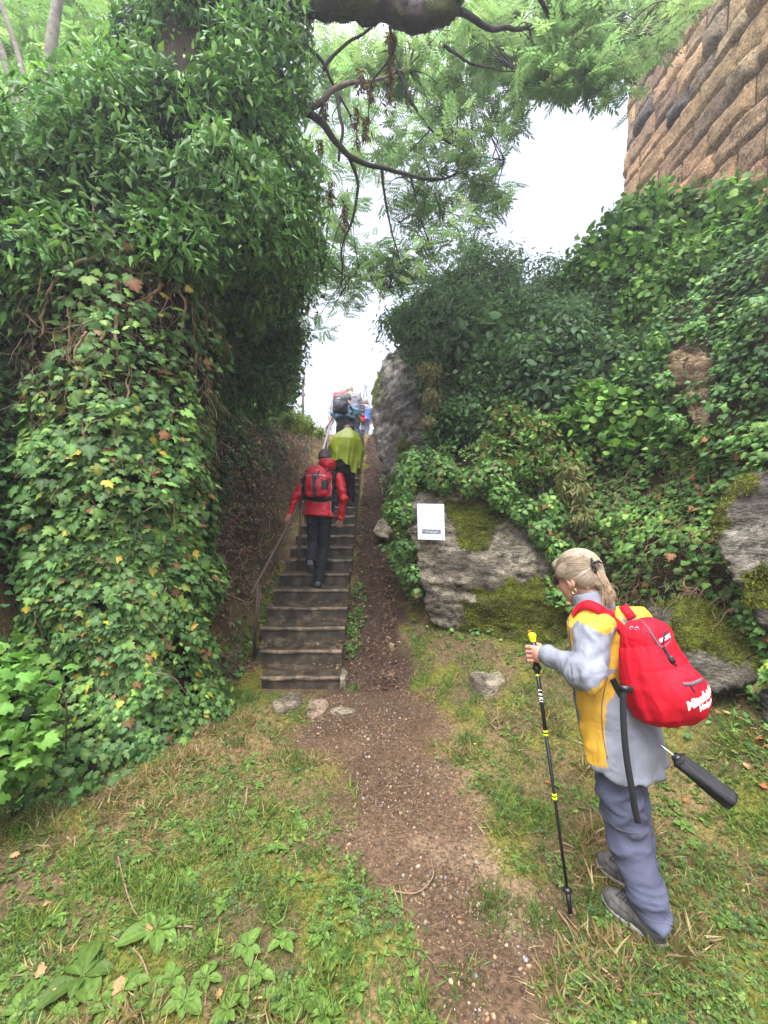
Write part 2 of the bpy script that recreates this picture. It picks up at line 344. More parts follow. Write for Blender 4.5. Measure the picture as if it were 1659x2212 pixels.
for k in range(NST):
    y0 = Y0 + k * TREAD; z1 = Z0s + k * RISE; z0 = z1 - RISE - (.05 if k else .12)
    xl, xr = max(-1.46, -1.25 - .11 * k) + .03 * random.random(), -.44 + .015 * random.uniform(-1, 1) - (.006 * k)
    # profile (y,z) with a worn rounded nose, swept along x with small chips
    prof = [(y0 + .018, z0), (y0 + .018, z1 - .040), (y0 + .002, z1 - .030), (y0, z1 - .012), (y0 + .006, z1 - .003), (y0 + .022, z1), (y0 + .05, z1 + .001), (y0 + TREAD * .6, z1 - .002), (y0 + TREAD + .03, z1 + .004), (y0 + TREAD + .03, z0)]
    nxs = 26; xs = np.linspace(xl, xr, nxs); pv = []
    for xx in xs:
        for q_, (a, b) in enumerate(prof):
            jx = .006 * vn(np.array([xx * 9, k * 3.1, q_ * .7]), 1, 4); jz = .004 * vn(np.array([xx * 7, k * 5.1, 3.]), 1, 9)
            if q_ in (2, 3, 4): b = b - .010 * max(0, vn(np.array([xx * 14, k * 2.7, 1.5]), 1, 14) - .35)
            pv.append((xx, a + jx * (q_ < 6), b + jz))
    m_ = len(prof); pv = np.array(pv); fq = []
    for a in range(nxs - 1):
        for b in range(m_):
            fq.append((a * m_ + b, a * m_ + (b + 1) % m_, (a + 1) * m_ + (b + 1) % m_, (a + 1) * m_ + b))
    ends = [np.array([list(range(m_))[::-1], [(nxs - 1) * m_ + b for b in range(m_)]])]
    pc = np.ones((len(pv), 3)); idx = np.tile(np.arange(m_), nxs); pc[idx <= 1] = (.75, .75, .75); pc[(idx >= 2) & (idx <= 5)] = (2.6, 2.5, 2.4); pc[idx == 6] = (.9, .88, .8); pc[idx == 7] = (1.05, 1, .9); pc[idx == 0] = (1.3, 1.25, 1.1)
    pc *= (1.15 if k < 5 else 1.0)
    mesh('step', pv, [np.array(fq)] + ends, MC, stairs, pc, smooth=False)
# ================================================================== rocks
def eval_mods(o):
    dg = bpy.context.evaluated_depsgraph_get(); e = o.evaluated_get(dg); me = e.to_mesh()
    V = np.empty(len(me.vertices) * 3, np.float32); me.vertices.foreach_get('co', V); V = V.reshape(-1, 3)
    F = np.array([tuple(p.vertices) if len(p.vertices) == 4 else tuple(p.vertices) + (p.vertices[-1],) for p in me.polygons]); e.to_mesh_clear(); return V, F
def hull(points, voxel):
    bm = bmesh.new()
    for p in points: bm.verts.new(p)
    r = bmesh.ops.convex_hull(bm, input=bm.verts); bmesh.ops.delete(bm, geom=[g for g in r['geom_interior'] if isinstance(g, bmesh.types.BMVert)], context='VERTS')
    me = bpy.data.meshes.new('tmp'); bm.to_mesh(me); bm.free(); o = bpy.data.objects.new('tmp', me); COL.objects.link(o)
    m = o.modifiers.new('r', 'REMESH'); m.mode = 'VOXEL'; m.voxel_size = voxel
    V, F = eval_mods(o); bpy.data.objects.remove(o); bpy.data.meshes.remove(me); return V, F
def vnormals(V, F):
    n = np.zeros_like(V); a = V[F[:, 0]]; c = np.cross(V[F[:, 2]] - a, V[F[:, 3]] - V[F[:, 1]])
    for k in range(4): np.add.at(n, F[:, k], c)
    return nrm(n)
def rockmat(name, strata=True):
    m = colmat(name, .85, .3, 1.0, 30, .55, 34, True, stretch=(1, 1, 2.8) if strata else None, bdist=.03); t = m.node_tree; b = t.nodes['Principled BSDF']; n = t.nodes.new; l = t.links.new
    tcn = n('ShaderNodeTexCoord'); vo = n('ShaderNodeTexNoise'); vo.inputs['Scale'].default_value = 160; vo.inputs['Detail'].default_value = 4; vo.inputs['Roughness'].default_value = .7; l(tcn.outputs['Object'], vo.inputs['Vector'])
    mr = n('ShaderNodeMapRange'); mr.inputs[1].default_value = .35; mr.inputs[2].default_value = .65; mr.inputs[3].default_value = .5; mr.inputs[4].default_value = 1.5; l(vo.outputs[0], mr.inputs[0])
    m3 = n('ShaderNodeMapping'); m3.inputs['Scale'].default_value = (1, 1, 3.2 if strata else 1.2); l(tcn.outputs['Object'], m3.inputs[0]); n3 = n('ShaderNodeTexNoise'); n3.inputs['Scale'].default_value = 3.2; n3.inputs['Detail'].default_value = 6; n3.inputs['Roughness'].default_value = .6; n3.inputs['Distortion'].default_value = .6; l(m3.outputs[0], n3.inputs['Vector'])
    s3 = n('ShaderNodeMath'); s3.operation = 'SUBTRACT'; s3.inputs[1].default_value = .5; l(n3.outputs[0], s3.inputs[0]); a3 = n('ShaderNodeMath'); a3.operation = 'ABSOLUTE'; l(s3.outputs[0], a3.inputs[0]); r3 = n('ShaderNodeMapRange'); r3.inputs[2].default_value = .022; r3.inputs[3].default_value = .25 if strata else .55; l(a3.outputs[0], r3.inputs[0])
    q3 = n('ShaderNodeMath'); q3.operation = 'MULTIPLY'; l(mr.outputs[0], q3.inputs[0]); l(r3.outputs[0], q3.inputs[1]); mr = q3
    src = b.inputs['Base Color'].links[0].from_socket; vm = n('ShaderNodeVectorMath'); vm.operation = 'SCALE'; l(src, vm.inputs[0]); l(mr.outputs[0], vm.inputs[3]); l(vm.outputs[0], b.inputs['Base Color']); return m
M['rock'] = rockmat('weathered_rock')
MOSS = np.array([.10, .115, .010])
def rock(name, label, cat, front, back, voxel=.035, amp=.05, cols=((.30, .26, .20), (.12, .10, .085)), mossf=None, mossn=0, seed=1, fr=2.2, group=None, moss_poly=None):
    """front: (u,v,Y) outline of the visible face; back: vector that gives it its depth"""
    f = [np.array(P(*q)) for q in front]; b = [p * 1.0 + np.array(back) for p in f]; c = np.mean(f, 0); b = [c + np.array(back) + (q - c - np.array(back)) * .8 for q in b]
    V, F = hull(f + b, voxel); Nn = vnormals(V, F)
    st = fbm(V * np.array([1, 1, 4.0]), 2.6, 4, seed + 3); n1 = fbm(V, fr, 4, seed)
    rg = 1 - np.abs(fbm(V * np.array([1, 1, 2.0]), 3.1, 3, seed + 5))
    V = V + Nn * (amp * n1 + amp * .6 * st + .008 * fbm(V * np.array([1, 1, 3.0]), 16, 3, seed + 12) - amp * .7 * (np.clip(rg - .82, 0, 1) / .18) ** 2)[:, None]; Nn = vnormals(V, F)
    t = sst(.5 + .9 * fbm(V * np.array([1, 1, 3.0]), 2.2, 5, seed + 9))[:, None]; C = np.array(cols[0]) * t + np.array(cols[1]) * (1 - t)
    C = C * (1 + .5 * fbm(V, 24, 2, seed + 2)[:, None]).clip(.4, 1.6)
    root = None; ms = np.zeros(len(V))
    if moss_poly or mossf:
        u, v = uv(V); ms = np.zeros(len(V))
        if moss_poly:
            jt = 22 * fbm(V, 5, 3, seed + 4)
            for pl in moss_poly: ms = np.maximum(ms, inpoly(u + jt, v + 22 * fbm(V, 5, 3, seed + 8), pl) * 1.0)
        if mossf: ms = np.maximum(ms, mossf(V, Nn))
        V = V + Nn * (ms * (.012 + .016 * fbm(V, 11, 3, seed + 6)))[:, None]; C = C * (1 - ms[:, None]) + MOSS * (.55 + .5 * sst(.5 + fbm(V, 9, 3, 4)))[:, None] * ms[:, None]
    root = mesh(name, V, F, M['rock'], None, C.clip(.01, .8)); tag(root, label, cat, group)
    if mossn:
        w_ = ms * (Nn[:, 1] < .3); idx = RNG.choice(len(V), mossn, p=w_ / w_.sum()); p = V[idx] + rnd(mossn, 3) * voxel * .6
        a = Acc(); Nm = Nn[idx]; T = nrm(Nm + .8 * rnd(mossn, 3) + np.array([0, 0, .4]))
        cl = .5 + .65 * sst(.5 + fbm(p, 7, 3, 6)) 
        scatter(a, np.array([[-.14, 0, 0], [.14, 0, 0], [0, 1, 0]]), np.array([[0, 1, 2]]), p, frames(rnd(mossn, 3), T), RNG.uniform(.012, .036, mossn), mixcols(mossn, [(5, (.125, .15, .012)), (3, (.21, .21, .022)), (2, (.07, .065, .014))], .25, cl))
        a.build('moss', M['grass'], root)
    return root
info_rock = rock('boulder', 'broad grey boulder face carrying the white notice, moss on its lower right', 'boulder',
    [(872, 1100, 5.05), (905, 1066, 5.1), (1000, 1050, 5.1), (1085, 1085, 5.0), (1160, 1170, 4.8), (1225, 1235, 4.6), (1245, 1330, 4.45), (1215, 1395, 4.4), (1120, 1392, 4.5), (1010, 1368, 4.72), (932, 1345, 4.9), (905, 1262, 5.0)],
    (.25, 1.3, .1), .019, .045, ((.27, .235, .165), (.085, .072, .052)), None, 34000, 3, moss_poly=[
    [(960, 1085), (1070, 1090), (1095, 1130), (1060, 1150), (1040, 1190), (985, 1180), (975, 1140), (950, 1110)], [(985, 1300), (1060, 1270), (1160, 1262), (1180, 1225), (1235, 1220), (1275, 1330), (1240, 1420), (1100, 1400), (1000, 1350)]])
rock('boulder', 'pale rough boulder leaning in at the right edge of the view', 'boulder',
    [(1528, 1148, 3.05), (1560, 1085, 3.1), (1610, 1040, 3.1), (1680, 1000, 3.0), (1850, 980, 2.8), (2000, 1150, 2.6), (1900, 1420, 2.5), (1700, 1420, 2.7), (1650, 1365, 2.82), (1590, 1275, 2.92)],
    (.9, .9, .1), .026, .06, ((.17, .155, .12), (.06, .052, .04)), None, 5000, 21, moss_poly=[[(1520, 1000), (1640, 990), (1600, 1100), (1530, 1170)], [(1600, 1230), (1760, 1220), (1760, 1330), (1610, 1320)]])
rock('boulder', 'low mossy boulder in the slope right of the red rucksack', 'boulder',
    [(1440, 1330, 3.3), (1500, 1300, 3.35), (1570, 1310, 3.3), (1640, 1380, 3.0), (1640, 1470, 2.85), (1560, 1500, 2.85), (1480, 1500, 3.0), (1420, 1420, 3.2)],
    (.3, .9, -.1), .026, .04, ((.10, .09, .065), (.03, .027, .02)), None, 12000, 33, moss_poly=[[(1420, 1290), (1560, 1290), (1640, 1350), (1660, 1450), (1560, 1420), (1450, 1390)], [(1540, 1400), (1620, 1400), (1600, 1440)]])
rock('boulder', 'tall grey rock wall at the top of the stairs, bare on its left side', 'boulder',
    [(812, 800, 9.6), (835, 762, 9.0), (870, 745, 8.2), (900, 760, 7.6), (915, 900, 7.2), (905, 1010, 7.0), (880, 1065, 6.9), (842, 1075, 7.4), (828, 1020, 8.4), (806, 940, 9.3), (800, 870, 9.7)],
    (1.4, .9, .2), .045, .065, ((.23, .205, .17), (.10, .088, .072)), None, 2500, 41, 1.5, moss_poly=[[(795, 800), (815, 790), (822, 860), (800, 880)], [(865, 940), (900, 930), (900, 1000), (868, 1010)]])
rock('boulder', 'ochre rock outcrop showing through the ivy high on the right bank', 'boulder',
    [(1450, 765, 4.45), (1485, 745, 4.45), (1525, 760, 4.3), (1560, 830, 4.1), (1600, 900, 3.9), (1565, 930, 3.9), (1500, 925, 4.0), (1465, 860, 4.2)],
    (.4, 1.2, .1), .022, .08, ((.27, .19, .105), (.10, .065, .035)), None, 0, 57)
rock('boulder', 'dark rock at the foot of the bank on the right edge', 'boulder',
    [(1648, 1480, 2.7), (1720, 1440, 2.6), (1800, 1550, 2.4), (1780, 1680, 2.3), (1670, 1620, 2.5), (1640, 1550, 2.65)], (.5, .5, -.1), .03, .04, ((.10, .085, .07), (.03, .03, .025)), None, 0, 63)
rock('boulder', 'rounded yellowish boulder high up at the right edge beside dark shrubs', 'boulder',
    [(1618, 745, 4.3), (1640, 705, 4.35), (1700, 690, 4.3), (1760, 780, 4.0), (1740, 860, 4.0), (1650, 820, 4.2)], (.5, .8, 0), .035, .05, ((.38, .29, .17), (.2, .15, .1)), None, 0, 71)
rock('stone', 'angular stone stuck in the dark earth right of the steps', 'stone',
    [(803, 1145, 6.9), (815, 1122, 6.95), (842, 1118, 6.9), (848, 1150, 6.8), (838, 1166, 6.75), (812, 1160, 6.8)], (.05, .25, .02), .022, .02, ((.30, .25, .17), (.16, .13, .08)), None, 0, 77)
def gstone(label, u, v, su, sv, hgt, seed, cols, group=None):
    # flat-ish stone sunk into the ground where the photograph shows it
    Y = 3.5
    for _ in range(30):
        X = (u - 829.5) / FP * Y; Y = .5 * Y + .5 * (ZC - float(Hf(np.array([X]), np.array([Y]))[0])) * FP / (v - 1106)
    X = (u - 829.5) / FP * Y; z = float(Hf(np.array([X]), np.array([Y]))[0]); rx = su / FP * Y / 2; ry = sv / FP * Y / 2 * Y / ZC
    rr = random.Random(seed); pts = []
    for a in range(9):
        t = a / 9 * 2 * pi + rr.uniform(-.2, .2); k = rr.uniform(.85, 1.1)
        pts += [(X + rx * k * cos(t), Y + ry * k * sin(t), z + hgt * rr.uniform(.6, 1)), (X + rx * 1.1 * k * cos(t), Y + ry * 1.1 * k * sin(t), z - .08)]
    Vv, Ff = hull(pts, max(.012, rx / 14)); Nn = vnormals(Vv, Ff); Vv = Vv + Nn * (.012 * fbm(Vv, 9, 4, seed))[:, None]
    t = sst(.5 + .9 * fbm(Vv, 7, 4, seed + 1))[:, None]; C = np.array(cols[0]) * t + np.array(cols[1]) * (1 - t)
    return tag(mesh('stone', Vv, Ff, M['rock'], None, C), label, 'stone', group)
pale = ((.23, .195, .13), (.09, .075, .05))
gstone('pale lichened slab sunk in the earth below the bottom step, left one', 622, 1522, 66, 40, .03, 3, pale)
gstone('brownish slab below the bottom step with worn flat top', 684, 1530, 50, 44, .02, 5, ((.26, .19, .13), (.15, .11, .075)))
gstone('long narrow slab right of the brown one, below the steps', 738, 1538, 62, 18, .03, 8, pale)
gstone('chipped upright stone at the right end of the bottom step', 737, 1478, 30, 22, .14, 12, pale)
gstone('pale flat stone in the grass below the notice boulder', 1052, 1472, 80, 40, .05, 17, ((.27, .235, .16), (.12, .10, .07)))
gstone('small yellow stone on the dirt path beside the steps', 846, 1256, 14, 10, .05, 23, ((.32, .27, .14), (.2, .16, .09)))
gstone('mossy block in the dead leaves left of the railing foot', 604, 1398, 36, 30, .12, 31, ((.20, .19, .10), (.10, .09, .05)))
gstone('mossy stone at the foot of the ivy covered tree', 500, 1425, 44, 26, .1, 37, ((.19, .17, .10), (.10, .09, .04)))
gstone('half buried stone left of the railing post', 572, 1405, 30, 20, .08, 41, ((.20, .16, .10), (.10, .08, .05)))
# ================================================================== castle tower: bossed sandstone blocks, wall leans back slightly
tower = empty('castle_tower', 'tall sandstone castle wall of rough bossed blocks rising at the upper right', 'tower', (5, 8, 4.4))
ta = Acc(); rr = random.Random(5); z = 4.0; rowi = 0
def wallpt(s, z, d):    # s runs along the wall from the far corner towards the camera, d outwards
    bat = .065 * (z - 8)
    if s >= .5: return np.array([4.80 + bat + .012 * (s - .5) ** 1.0 - d, 8.75 - s, z])
    t = (.5 - s) / .5; a = t * 1.1; return np.array([4.80 + bat + (1 - cos(a)) * .6 - d * cos(a), 8.25 + sin(a) * .6 + d * sin(a), z])
while z < 17:
    h = rr.uniform(.30, .48); s = -.6 - rr.uniform(0, .5)
    while s < 4.9:
        ln = rr.uniform(.34, .85) if s > .3 else rr.uniform(.3, .5)
        n1, n2 = 11, 8; g = .010; boss = rr.choice([.006, .010, .014, .02, .035]) if rr.random() < .85 - .40 * (z > 9.5) * (s > 1.2) * (s > 1) else rr.uniform(.07, .11); tone = rr.random(); sd = rr.random() * 50
        clump = vn(np.array([s * .45, z * .35, 3.]), 1, 2); red = vn(np.array([s * .7, z * .6, 9.]), 1, 12)
        c = np.array((.40, .275, .13)) if tone < .55 else np.array((.31, .23, .125)) if tone < .85 else np.array((.23, .175, .11))
        rk = float(sst((red + .25) * 1.6) * sst((11.5 - z) / 2)) * .5; c = c * (1 - rk) + np.array((.40, .21, .12)) * rk
        if boss > .055 and ln < .62 and rr.random() < .5: c = np.array((.11, .095, .075))
        c = c * rr.uniform(.8, 1.15); pv = []; pcx = []
        for a in range(n1 + 1):
            for b in range(n2 + 1):
                ss = s + g + (ln - 2 * g) * a / n1; zz = z + g + (h - 2 * g) * b / n2
                e = min(a, n1 - a) / n1 * ln; e2 = min(b, n2 - b) / n2 * h; m_ = min(e, e2)
                d = -.035 if m_ == 0 else boss * min(1, (m_ / (.03 if boss < .06 else .12))) ** .6 + .022 * vn(np.array([ss * 4, zz * 4, sd]), 1, 3) + .026 * vn(np.array([ss * 14, zz * 14, sd]), 1, 5)
                pv.append(wallpt(ss, zz, d)); pcx.append(c * (.8 + .35 * rr.random()) * (1 + .25 * vn(np.array([ss * 3, zz * 3, sd]), 1, 8)))
        i_, j_ = np.meshgrid(np.arange(n1), np.arange(n2), indexing='ij'); qq = (i_ * (n2 + 1) + j_).ravel()
        ta.add(np.array(pv), np.stack([qq, qq + n2 + 1, qq + n2 + 2, qq + 1], -1), np.array(pcx)); s += ln
    z += h; rowi += 1
ta.build('wall', rockmat('sandstone', False), tower)
mo = Acc(); ss = np.linspace(-1.2, 5.2, 26); zz = np.linspace(3.5, 17.5, 8); g_ = np.array([[wallpt(a, b, -.03) for b in zz] for a in ss]).reshape(-1, 3)
i_, j_ = np.meshgrid(np.arange(25), np.arange(7), indexing='ij'); qq = (i_ * 8 + j_).ravel(); mo.add(g_, np.stack([qq, qq + 8, qq + 9, qq + 1], -1), (.09, .065, .04))
mo.build('mortar', M['rock'], tower)
# ================================================================== vegetation tools
def tri_sample(V, F, n, wmask=None):
    a, b, c, d = (V[F[:, k]] for k in range(4)); ar = .5 * np.linalg.norm(np.cross(c - a, d - b), axis=1)
    if wmask is not None: ar = ar * wmask
    i = RNG.choice(len(F), n, p=ar / ar.sum()); s, t = RNG.random(n)[:, None], RNG.random(n)[:, None]
    p = (a[i] * (1 - s) + b[i] * s) * (1 - t) + (d[i] * (1 - s) + c[i] * s) * t
    return p, nrm(np.cross(c[i] - a[i], d[i] - b[i]))
GV = V.astype(float); GF = Fq
_c = GV[GF].mean(1); GU, GVV = uv(_c); gdR = sdist(_c[:, 0], _c[:, 1], FR, 1); gdL = sdist(_c[:, 0], _c[:, 1], FL, -1)
gvis = (_c[:, 1] > .5) & (GU > -250) & (GU < 1950) & (_c[:, 1] < 16)
def leaves(acc, p, Nv, tmpl, size, table, droop=.8, jn=.45, tc=None, clump=None, up=0, jit=.2):
    n = len(p); Nn = nrm(Nv + jn * rnd(n, 3) + np.array([0, 0, up])); T = np.array([0, 0, -1.0]) * droop + .55 * rnd(n, 3) + .3 * Nv
    scatter(acc, tmpl[0], tmpl[1], p, frames(Nn, T), size * RNG.uniform(.55, 1.25, n), mixcols(n, table, jit, clump), tc)
IV_T = [(45, (.075, .155, .045)), (35, (.11, .21, .055)), (18, (.16, .28, .06)), (3, (.22, .28, .05)), (4, (.20, .105, .045)), (2, (.32, .27, .04))]
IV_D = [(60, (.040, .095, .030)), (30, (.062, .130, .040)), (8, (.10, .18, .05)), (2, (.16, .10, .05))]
def strands(acc, starts, n_seg, length, rad, down, nv, jit, col, off=None, sides=3):
    """many thin curved stems at once"""
    n = len(starts); d = nrm(down + .5 * rnd(n, 3)); p = starts.copy(); pts = [p]
    L_ = length * RNG.uniform(.4, 1.3, n)[:, None] / n_seg
    for k in range(n_seg):
        d = nrm(d + jit * rnd(n, 3) + .12 * down); p = p + d * L_; pts.append(p)
    pts = np.stack(pts, 1); S1 = nrm(np.cross(np.diff(pts[:, :2], axis=1)[:, 0], nv + .01)); S2 = nrm(nv)
    r = (rad * RNG.uniform(.5, 1.4, n))[:, None] * np.linspace(1, .35, n_seg + 1)[None]
    th = np.arange(sides) / sides * 2 * pi
    V_ = pts[:, :, None] + r[:, :, None, None] * (np.cos(th)[None, None, :, None] * S1[:, None, None] + np.sin(th)[None, None, :, None] * S2[:, None, None])
    m = (n_seg + 1) * sides; a, b = np.meshgrid(np.arange(n_seg), np.arange(sides), indexing='ij'); q = (a * sides + b).ravel(); q2 = (a * sides + (b + 1) % sides).ravel()
    F = np.stack([q, q2, q2 + sides, q + sides], -1); F = (F[None] + (np.arange(n) * m)[:, None, None]).reshape(-1, 4)
    acc.add(V_.reshape(-1, 3), F, np.repeat(col, m, 0))
def blobpts(blobs, n, thick=.3, seed=0, face=True, rough=.3, fq=2.2):
    """points and outward normals on lumpy shells round (centre, radii) blobs"""
    c = np.array([b[0] for b in blobs], float); r = np.array([b[1] if np.ndim(b[1]) else (b[1],) * 3 for b in blobs], float)
    wt = (r[:, 0] * r[:, 2] + r[:, 1] * r[:, 2] + r[:, 0] * r[:, 1]); k = int(n * 2.6); i = RNG.choice(len(c), k, p=wt / wt.sum())
    d = nrm(rnd(k, 3)); base = c[i] + d * r[i]; rad = (1 + rough * fbm(base, fq, 3, seed)) * (1 - thick * RNG.random(k) ** 2)
    p = c[i] + d * r[i] * rad[:, None]; keep = np.ones(k, bool)
    for j in range(len(c)):
        q = np.linalg.norm((p - c[j]) / r[j], axis=1); keep &= (q > .62) | (i == j)
    if face:
        vw = nrm(p - np.array([0, 0, ZC])); keep &= (np.sum(vw * d, 1) < .35) | (RNG.random(k) < .2)
    p, d = p[keep][:n], d[keep][:n]; return p, d
def core(acc, blobs, k=.62, col=(.012, .02, .008), seed=0):  # dark filler blobs added inside foliage so no sky shows through
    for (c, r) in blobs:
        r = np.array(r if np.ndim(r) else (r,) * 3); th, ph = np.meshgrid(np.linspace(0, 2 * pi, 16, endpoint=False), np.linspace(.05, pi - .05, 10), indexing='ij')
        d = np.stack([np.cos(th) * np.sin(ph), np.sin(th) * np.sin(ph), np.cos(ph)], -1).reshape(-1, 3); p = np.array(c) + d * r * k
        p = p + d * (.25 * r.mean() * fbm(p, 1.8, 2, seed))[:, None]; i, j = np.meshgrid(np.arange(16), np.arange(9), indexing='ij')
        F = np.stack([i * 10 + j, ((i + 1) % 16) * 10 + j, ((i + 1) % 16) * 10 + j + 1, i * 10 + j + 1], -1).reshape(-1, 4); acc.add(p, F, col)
def clumped(p, d, k, spread):
    """turn shell points into shoots of k leaves each"""
    n = len(p); q = np.repeat(p, k, 0) + rnd(n * k, 3) * spread; dd = nrm(np.repeat(d, k, 0) + .7 * rnd(n * k, 3)); return q, dd
# ================================================================== ivy covered tree
TC = np.array([-2.25, 3.65])
def colr(th, z):
    p = np.stack([np.cos(th) * 1.2, np.sin(th) * 1.2, z * .9], -1)
    base = .63 + .12 * fbm(p, 1.6, 3, 21) + .06 * fbm(p, 4.5, 2, 22)
    base = base + .55 * sst((.75 - z) / .9) ** 1.3 * (1 + .5 * np.clip(-np.cos(th), -.6, .3)) * (1 - .75 * sst((np.cos(th) - .2) / .6))
    return base + .05 * sst((z - 3.0) / .8)
def colp(th, z, off=0):
    r = colr(th, z) + off; return np.stack([TC[0] + r * np.cos(th), TC[1] + r * np.sin(th), z], -1)
tree = empty('ivy_covered_tree', 'huge ivy wrapped ash tree on the left with a mossy limb overhead', 'tree', (TC[0], TC[1], 0))
ths, zs_ = np.meshgrid(np.linspace(0, 2 * pi, 90, endpoint=False), np.linspace(-.2, 4.1, 90), indexing='ij')
cv = colp(ths.ravel(), zs_.ravel(), -.10); i, j = np.meshgrid(np.arange(90), np.arange(89), indexing='ij')
cf = np.stack([i * 90 + j, ((i + 1) % 90) * 90 + j, ((i + 1) % 90) * 90 + j + 1, i * 90 + j + 1], -1).reshape(-1, 4)
mesh('trunk', cv, cf, M['bark'], tree, np.tile([.035, .024, .015], (len(cv), 1)))
tv_, tf_ = tube(spline([(-2.2, 3.7, 3.5), (-2.05, 3.75, 4.6), (-1.75, 3.8, 5.6), (-1.5, 3.8, 6.6), (-1.3, 3.8, 8)], 8), np.linspace(.42, .25, 33), 14)
mesh('upper_trunk', tv_, tf_, M['bark'], tree, np.tile([.07, .055, .04], (len(tv_), 1)))
# juvenile ivy on the lower trunk
n = 24000
th = RNG.uniform(-pi * 1.05, .45, n); z = RNG.uniform(-.02, 4.1, n); 
z = np.where(RNG.random(n) < .25, RNG.uniform(0, 1.6, n), z)
lump = fbm(np.stack([np.cos(th) * .8, np.sin(th) * .8, z], -1), 2.6, 3, 77)
gap = fbm(np.stack([np.cos(th) * .9, np.sin(th) * .9, z * .8], -1), 3.0, 3, 78)
off = .0 + .11 * RNG.random(n) ** .7 * (1 + lump); keep = ~((z > 2.55) & (RNG.random(n) < .38 + .30 * sst((z - 2.4) / .8))) & ~((gap > .38) & (RNG.random(n) < .8))
th, z, off = th[keep], z[keep], off[keep]; p = colp(th, z, off); hz = (p[:, 2] > Hf(p[:, 0], p[:, 1]) - .03); p = p[hz]; th = th[hz]; z = z[hz]
Nv = np.stack([np.cos(th), np.sin(th), .25 + 0 * th], -1)
a = Acc(); sz = np.where(z < 1.2, .055, .068) * (1 + .28 * rnd(len(p))).clip(.45, 1.5)
cl = 1 + .28 * fbm(p, 2.4, 2, 51)
leaves(a, p, Nv, IVY, sz, IV_T, .9, .42, IVYC, cl, .25, .22)
a.build('ivy_leaves', M['ivy'], tree)
# thick brown ivy stems, cut stubs in the bare band
a = Acc(); rs = random.Random(3)
def on_col(u, z): # column angle whose silhouette position is u
    ths = np.linspace(-pi, 0, 400); pp = colp(ths, np.full(400, z)); uu, _ = uv(pp); return float(ths[np.argmin(np.abs(uu - u))])
def stem_uv(pts, r0, r1, off=.10, wig=.012):
    q = []
    for (u, v) in pts:
        zz = 2.5
        for _ in range(12):
            t_ = on_col(u, zz); Yp = colp(np.array([t_]), np.array([zz]), off)[0][1]; zz = .5 * zz + .5 * (ZC - (v - 1106) / FP * Yp)
        q.append(colp(np.array([t_]), np.array([zz]), off + .03 * rs.random())[0])
    s = spline(q, 7); s = s + rnd(len(s), 3) * wig * .4 + fbm(s, 6, 2, 9)[:, None] * wig * 2; vv, ff = tube(s, np.linspace(r0, r1, len(s)) * .62 * (1 + .25 * fbm(s, 20, 2, 4)), 7)
    a.add(vv, ff, np.array(rs.choice([(.26, .185, .105), (.20, .135, .075), (.30, .215, .125)])))
for pts, r0, r1 in [([(110, 730), (125, 640), (165, 580), (215, 560), (290, 535)], .014, .022), ([(400, 545), (385, 580), (370, 570), (330, 590), (285, 590)], .02, .012), ([(400, 520), (392, 560), (388, 585), (420, 600), (460, 612)], .022, .012),
        ([(290, 470), (292, 520), (270, 545), (240, 545)], .020, .015), ([(240, 545), (215, 500), (200, 430)], .012, .008), ([(225, 600), (240, 640), (245, 700), (225, 740)], .018, .014), ([(340, 620), (315, 650), (300, 690), (310, 740)], .026, .02),
        ([(230, 620), (250, 650), (270, 660), (285, 655), (320, 640)], .013, .01), ([(90, 700), (130, 720), (165, 712)], .012, .007), ([(165, 560), (140, 520), (110, 480)], .01, .006), ([(270, 500), (300, 540), (345, 545), (400, 560)], .012, .009),
        ([(235, 1050), (290, 1060), (320, 1075), (345, 1110)], .016, .008), ([(200, 720), (180, 760), (195, 820), (185, 900), (200, 960)], .018, .012), ([(330, 720), (345, 780), (340, 850), (360, 900)], .014, .01), ([(280, 780), (275, 850), (290, 920)], .012, .01),
        ([(250, 590), (252, 660), (262, 740), (255, 800)], .024, .018), ([(195, 600), (205, 660), (190, 720)], .02, .016), ([(375, 600), (380, 680), (365, 750)], .016, .012), ([(60, 1040), (20, 1070), (8, 1090)], .012, .006), ([(410, 620), (420, 700), (405, 780)], .012, .01), ([(155, 640), (170, 700), (150, 780)], .014, .01),
        ([(300, 830), (330, 840), (345, 880)], .008, .006), ([(60, 870), (90, 880), (110, 884)], .009, .008), ([(345, 1260), (340, 1330), (330, 1400)], .01, .008)]:
    stem_uv(pts, r0, r1, .04 if r0 > .016 else .07)
nst = 800; th = RNG.uniform(-pi, .3, nst); z = RNG.uniform(.2, 3.9, nst); z = np.where(RNG.random(nst) < .6, RNG.uniform(2.4, 3.8, nst), z); p = colp(th, z, .03 + .04 * RNG.random(nst))
nv = np.stack([np.cos(th), np.sin(th), 0 * th], -1)
strands(a, p, 7, .38, .0045, np.array([0, 0, -1.0]) + .5 * np.stack([-np.sin(th), np.cos(th), 0 * th], -1) * rnd(nst, 1), nv, .28, mixcols(nst, [(3, (.15, .10, .06)), (2, (.24, .17, .10)), (2, (.09, .06, .04))]))
a.build('ivy_stems', M['stem'], tree)
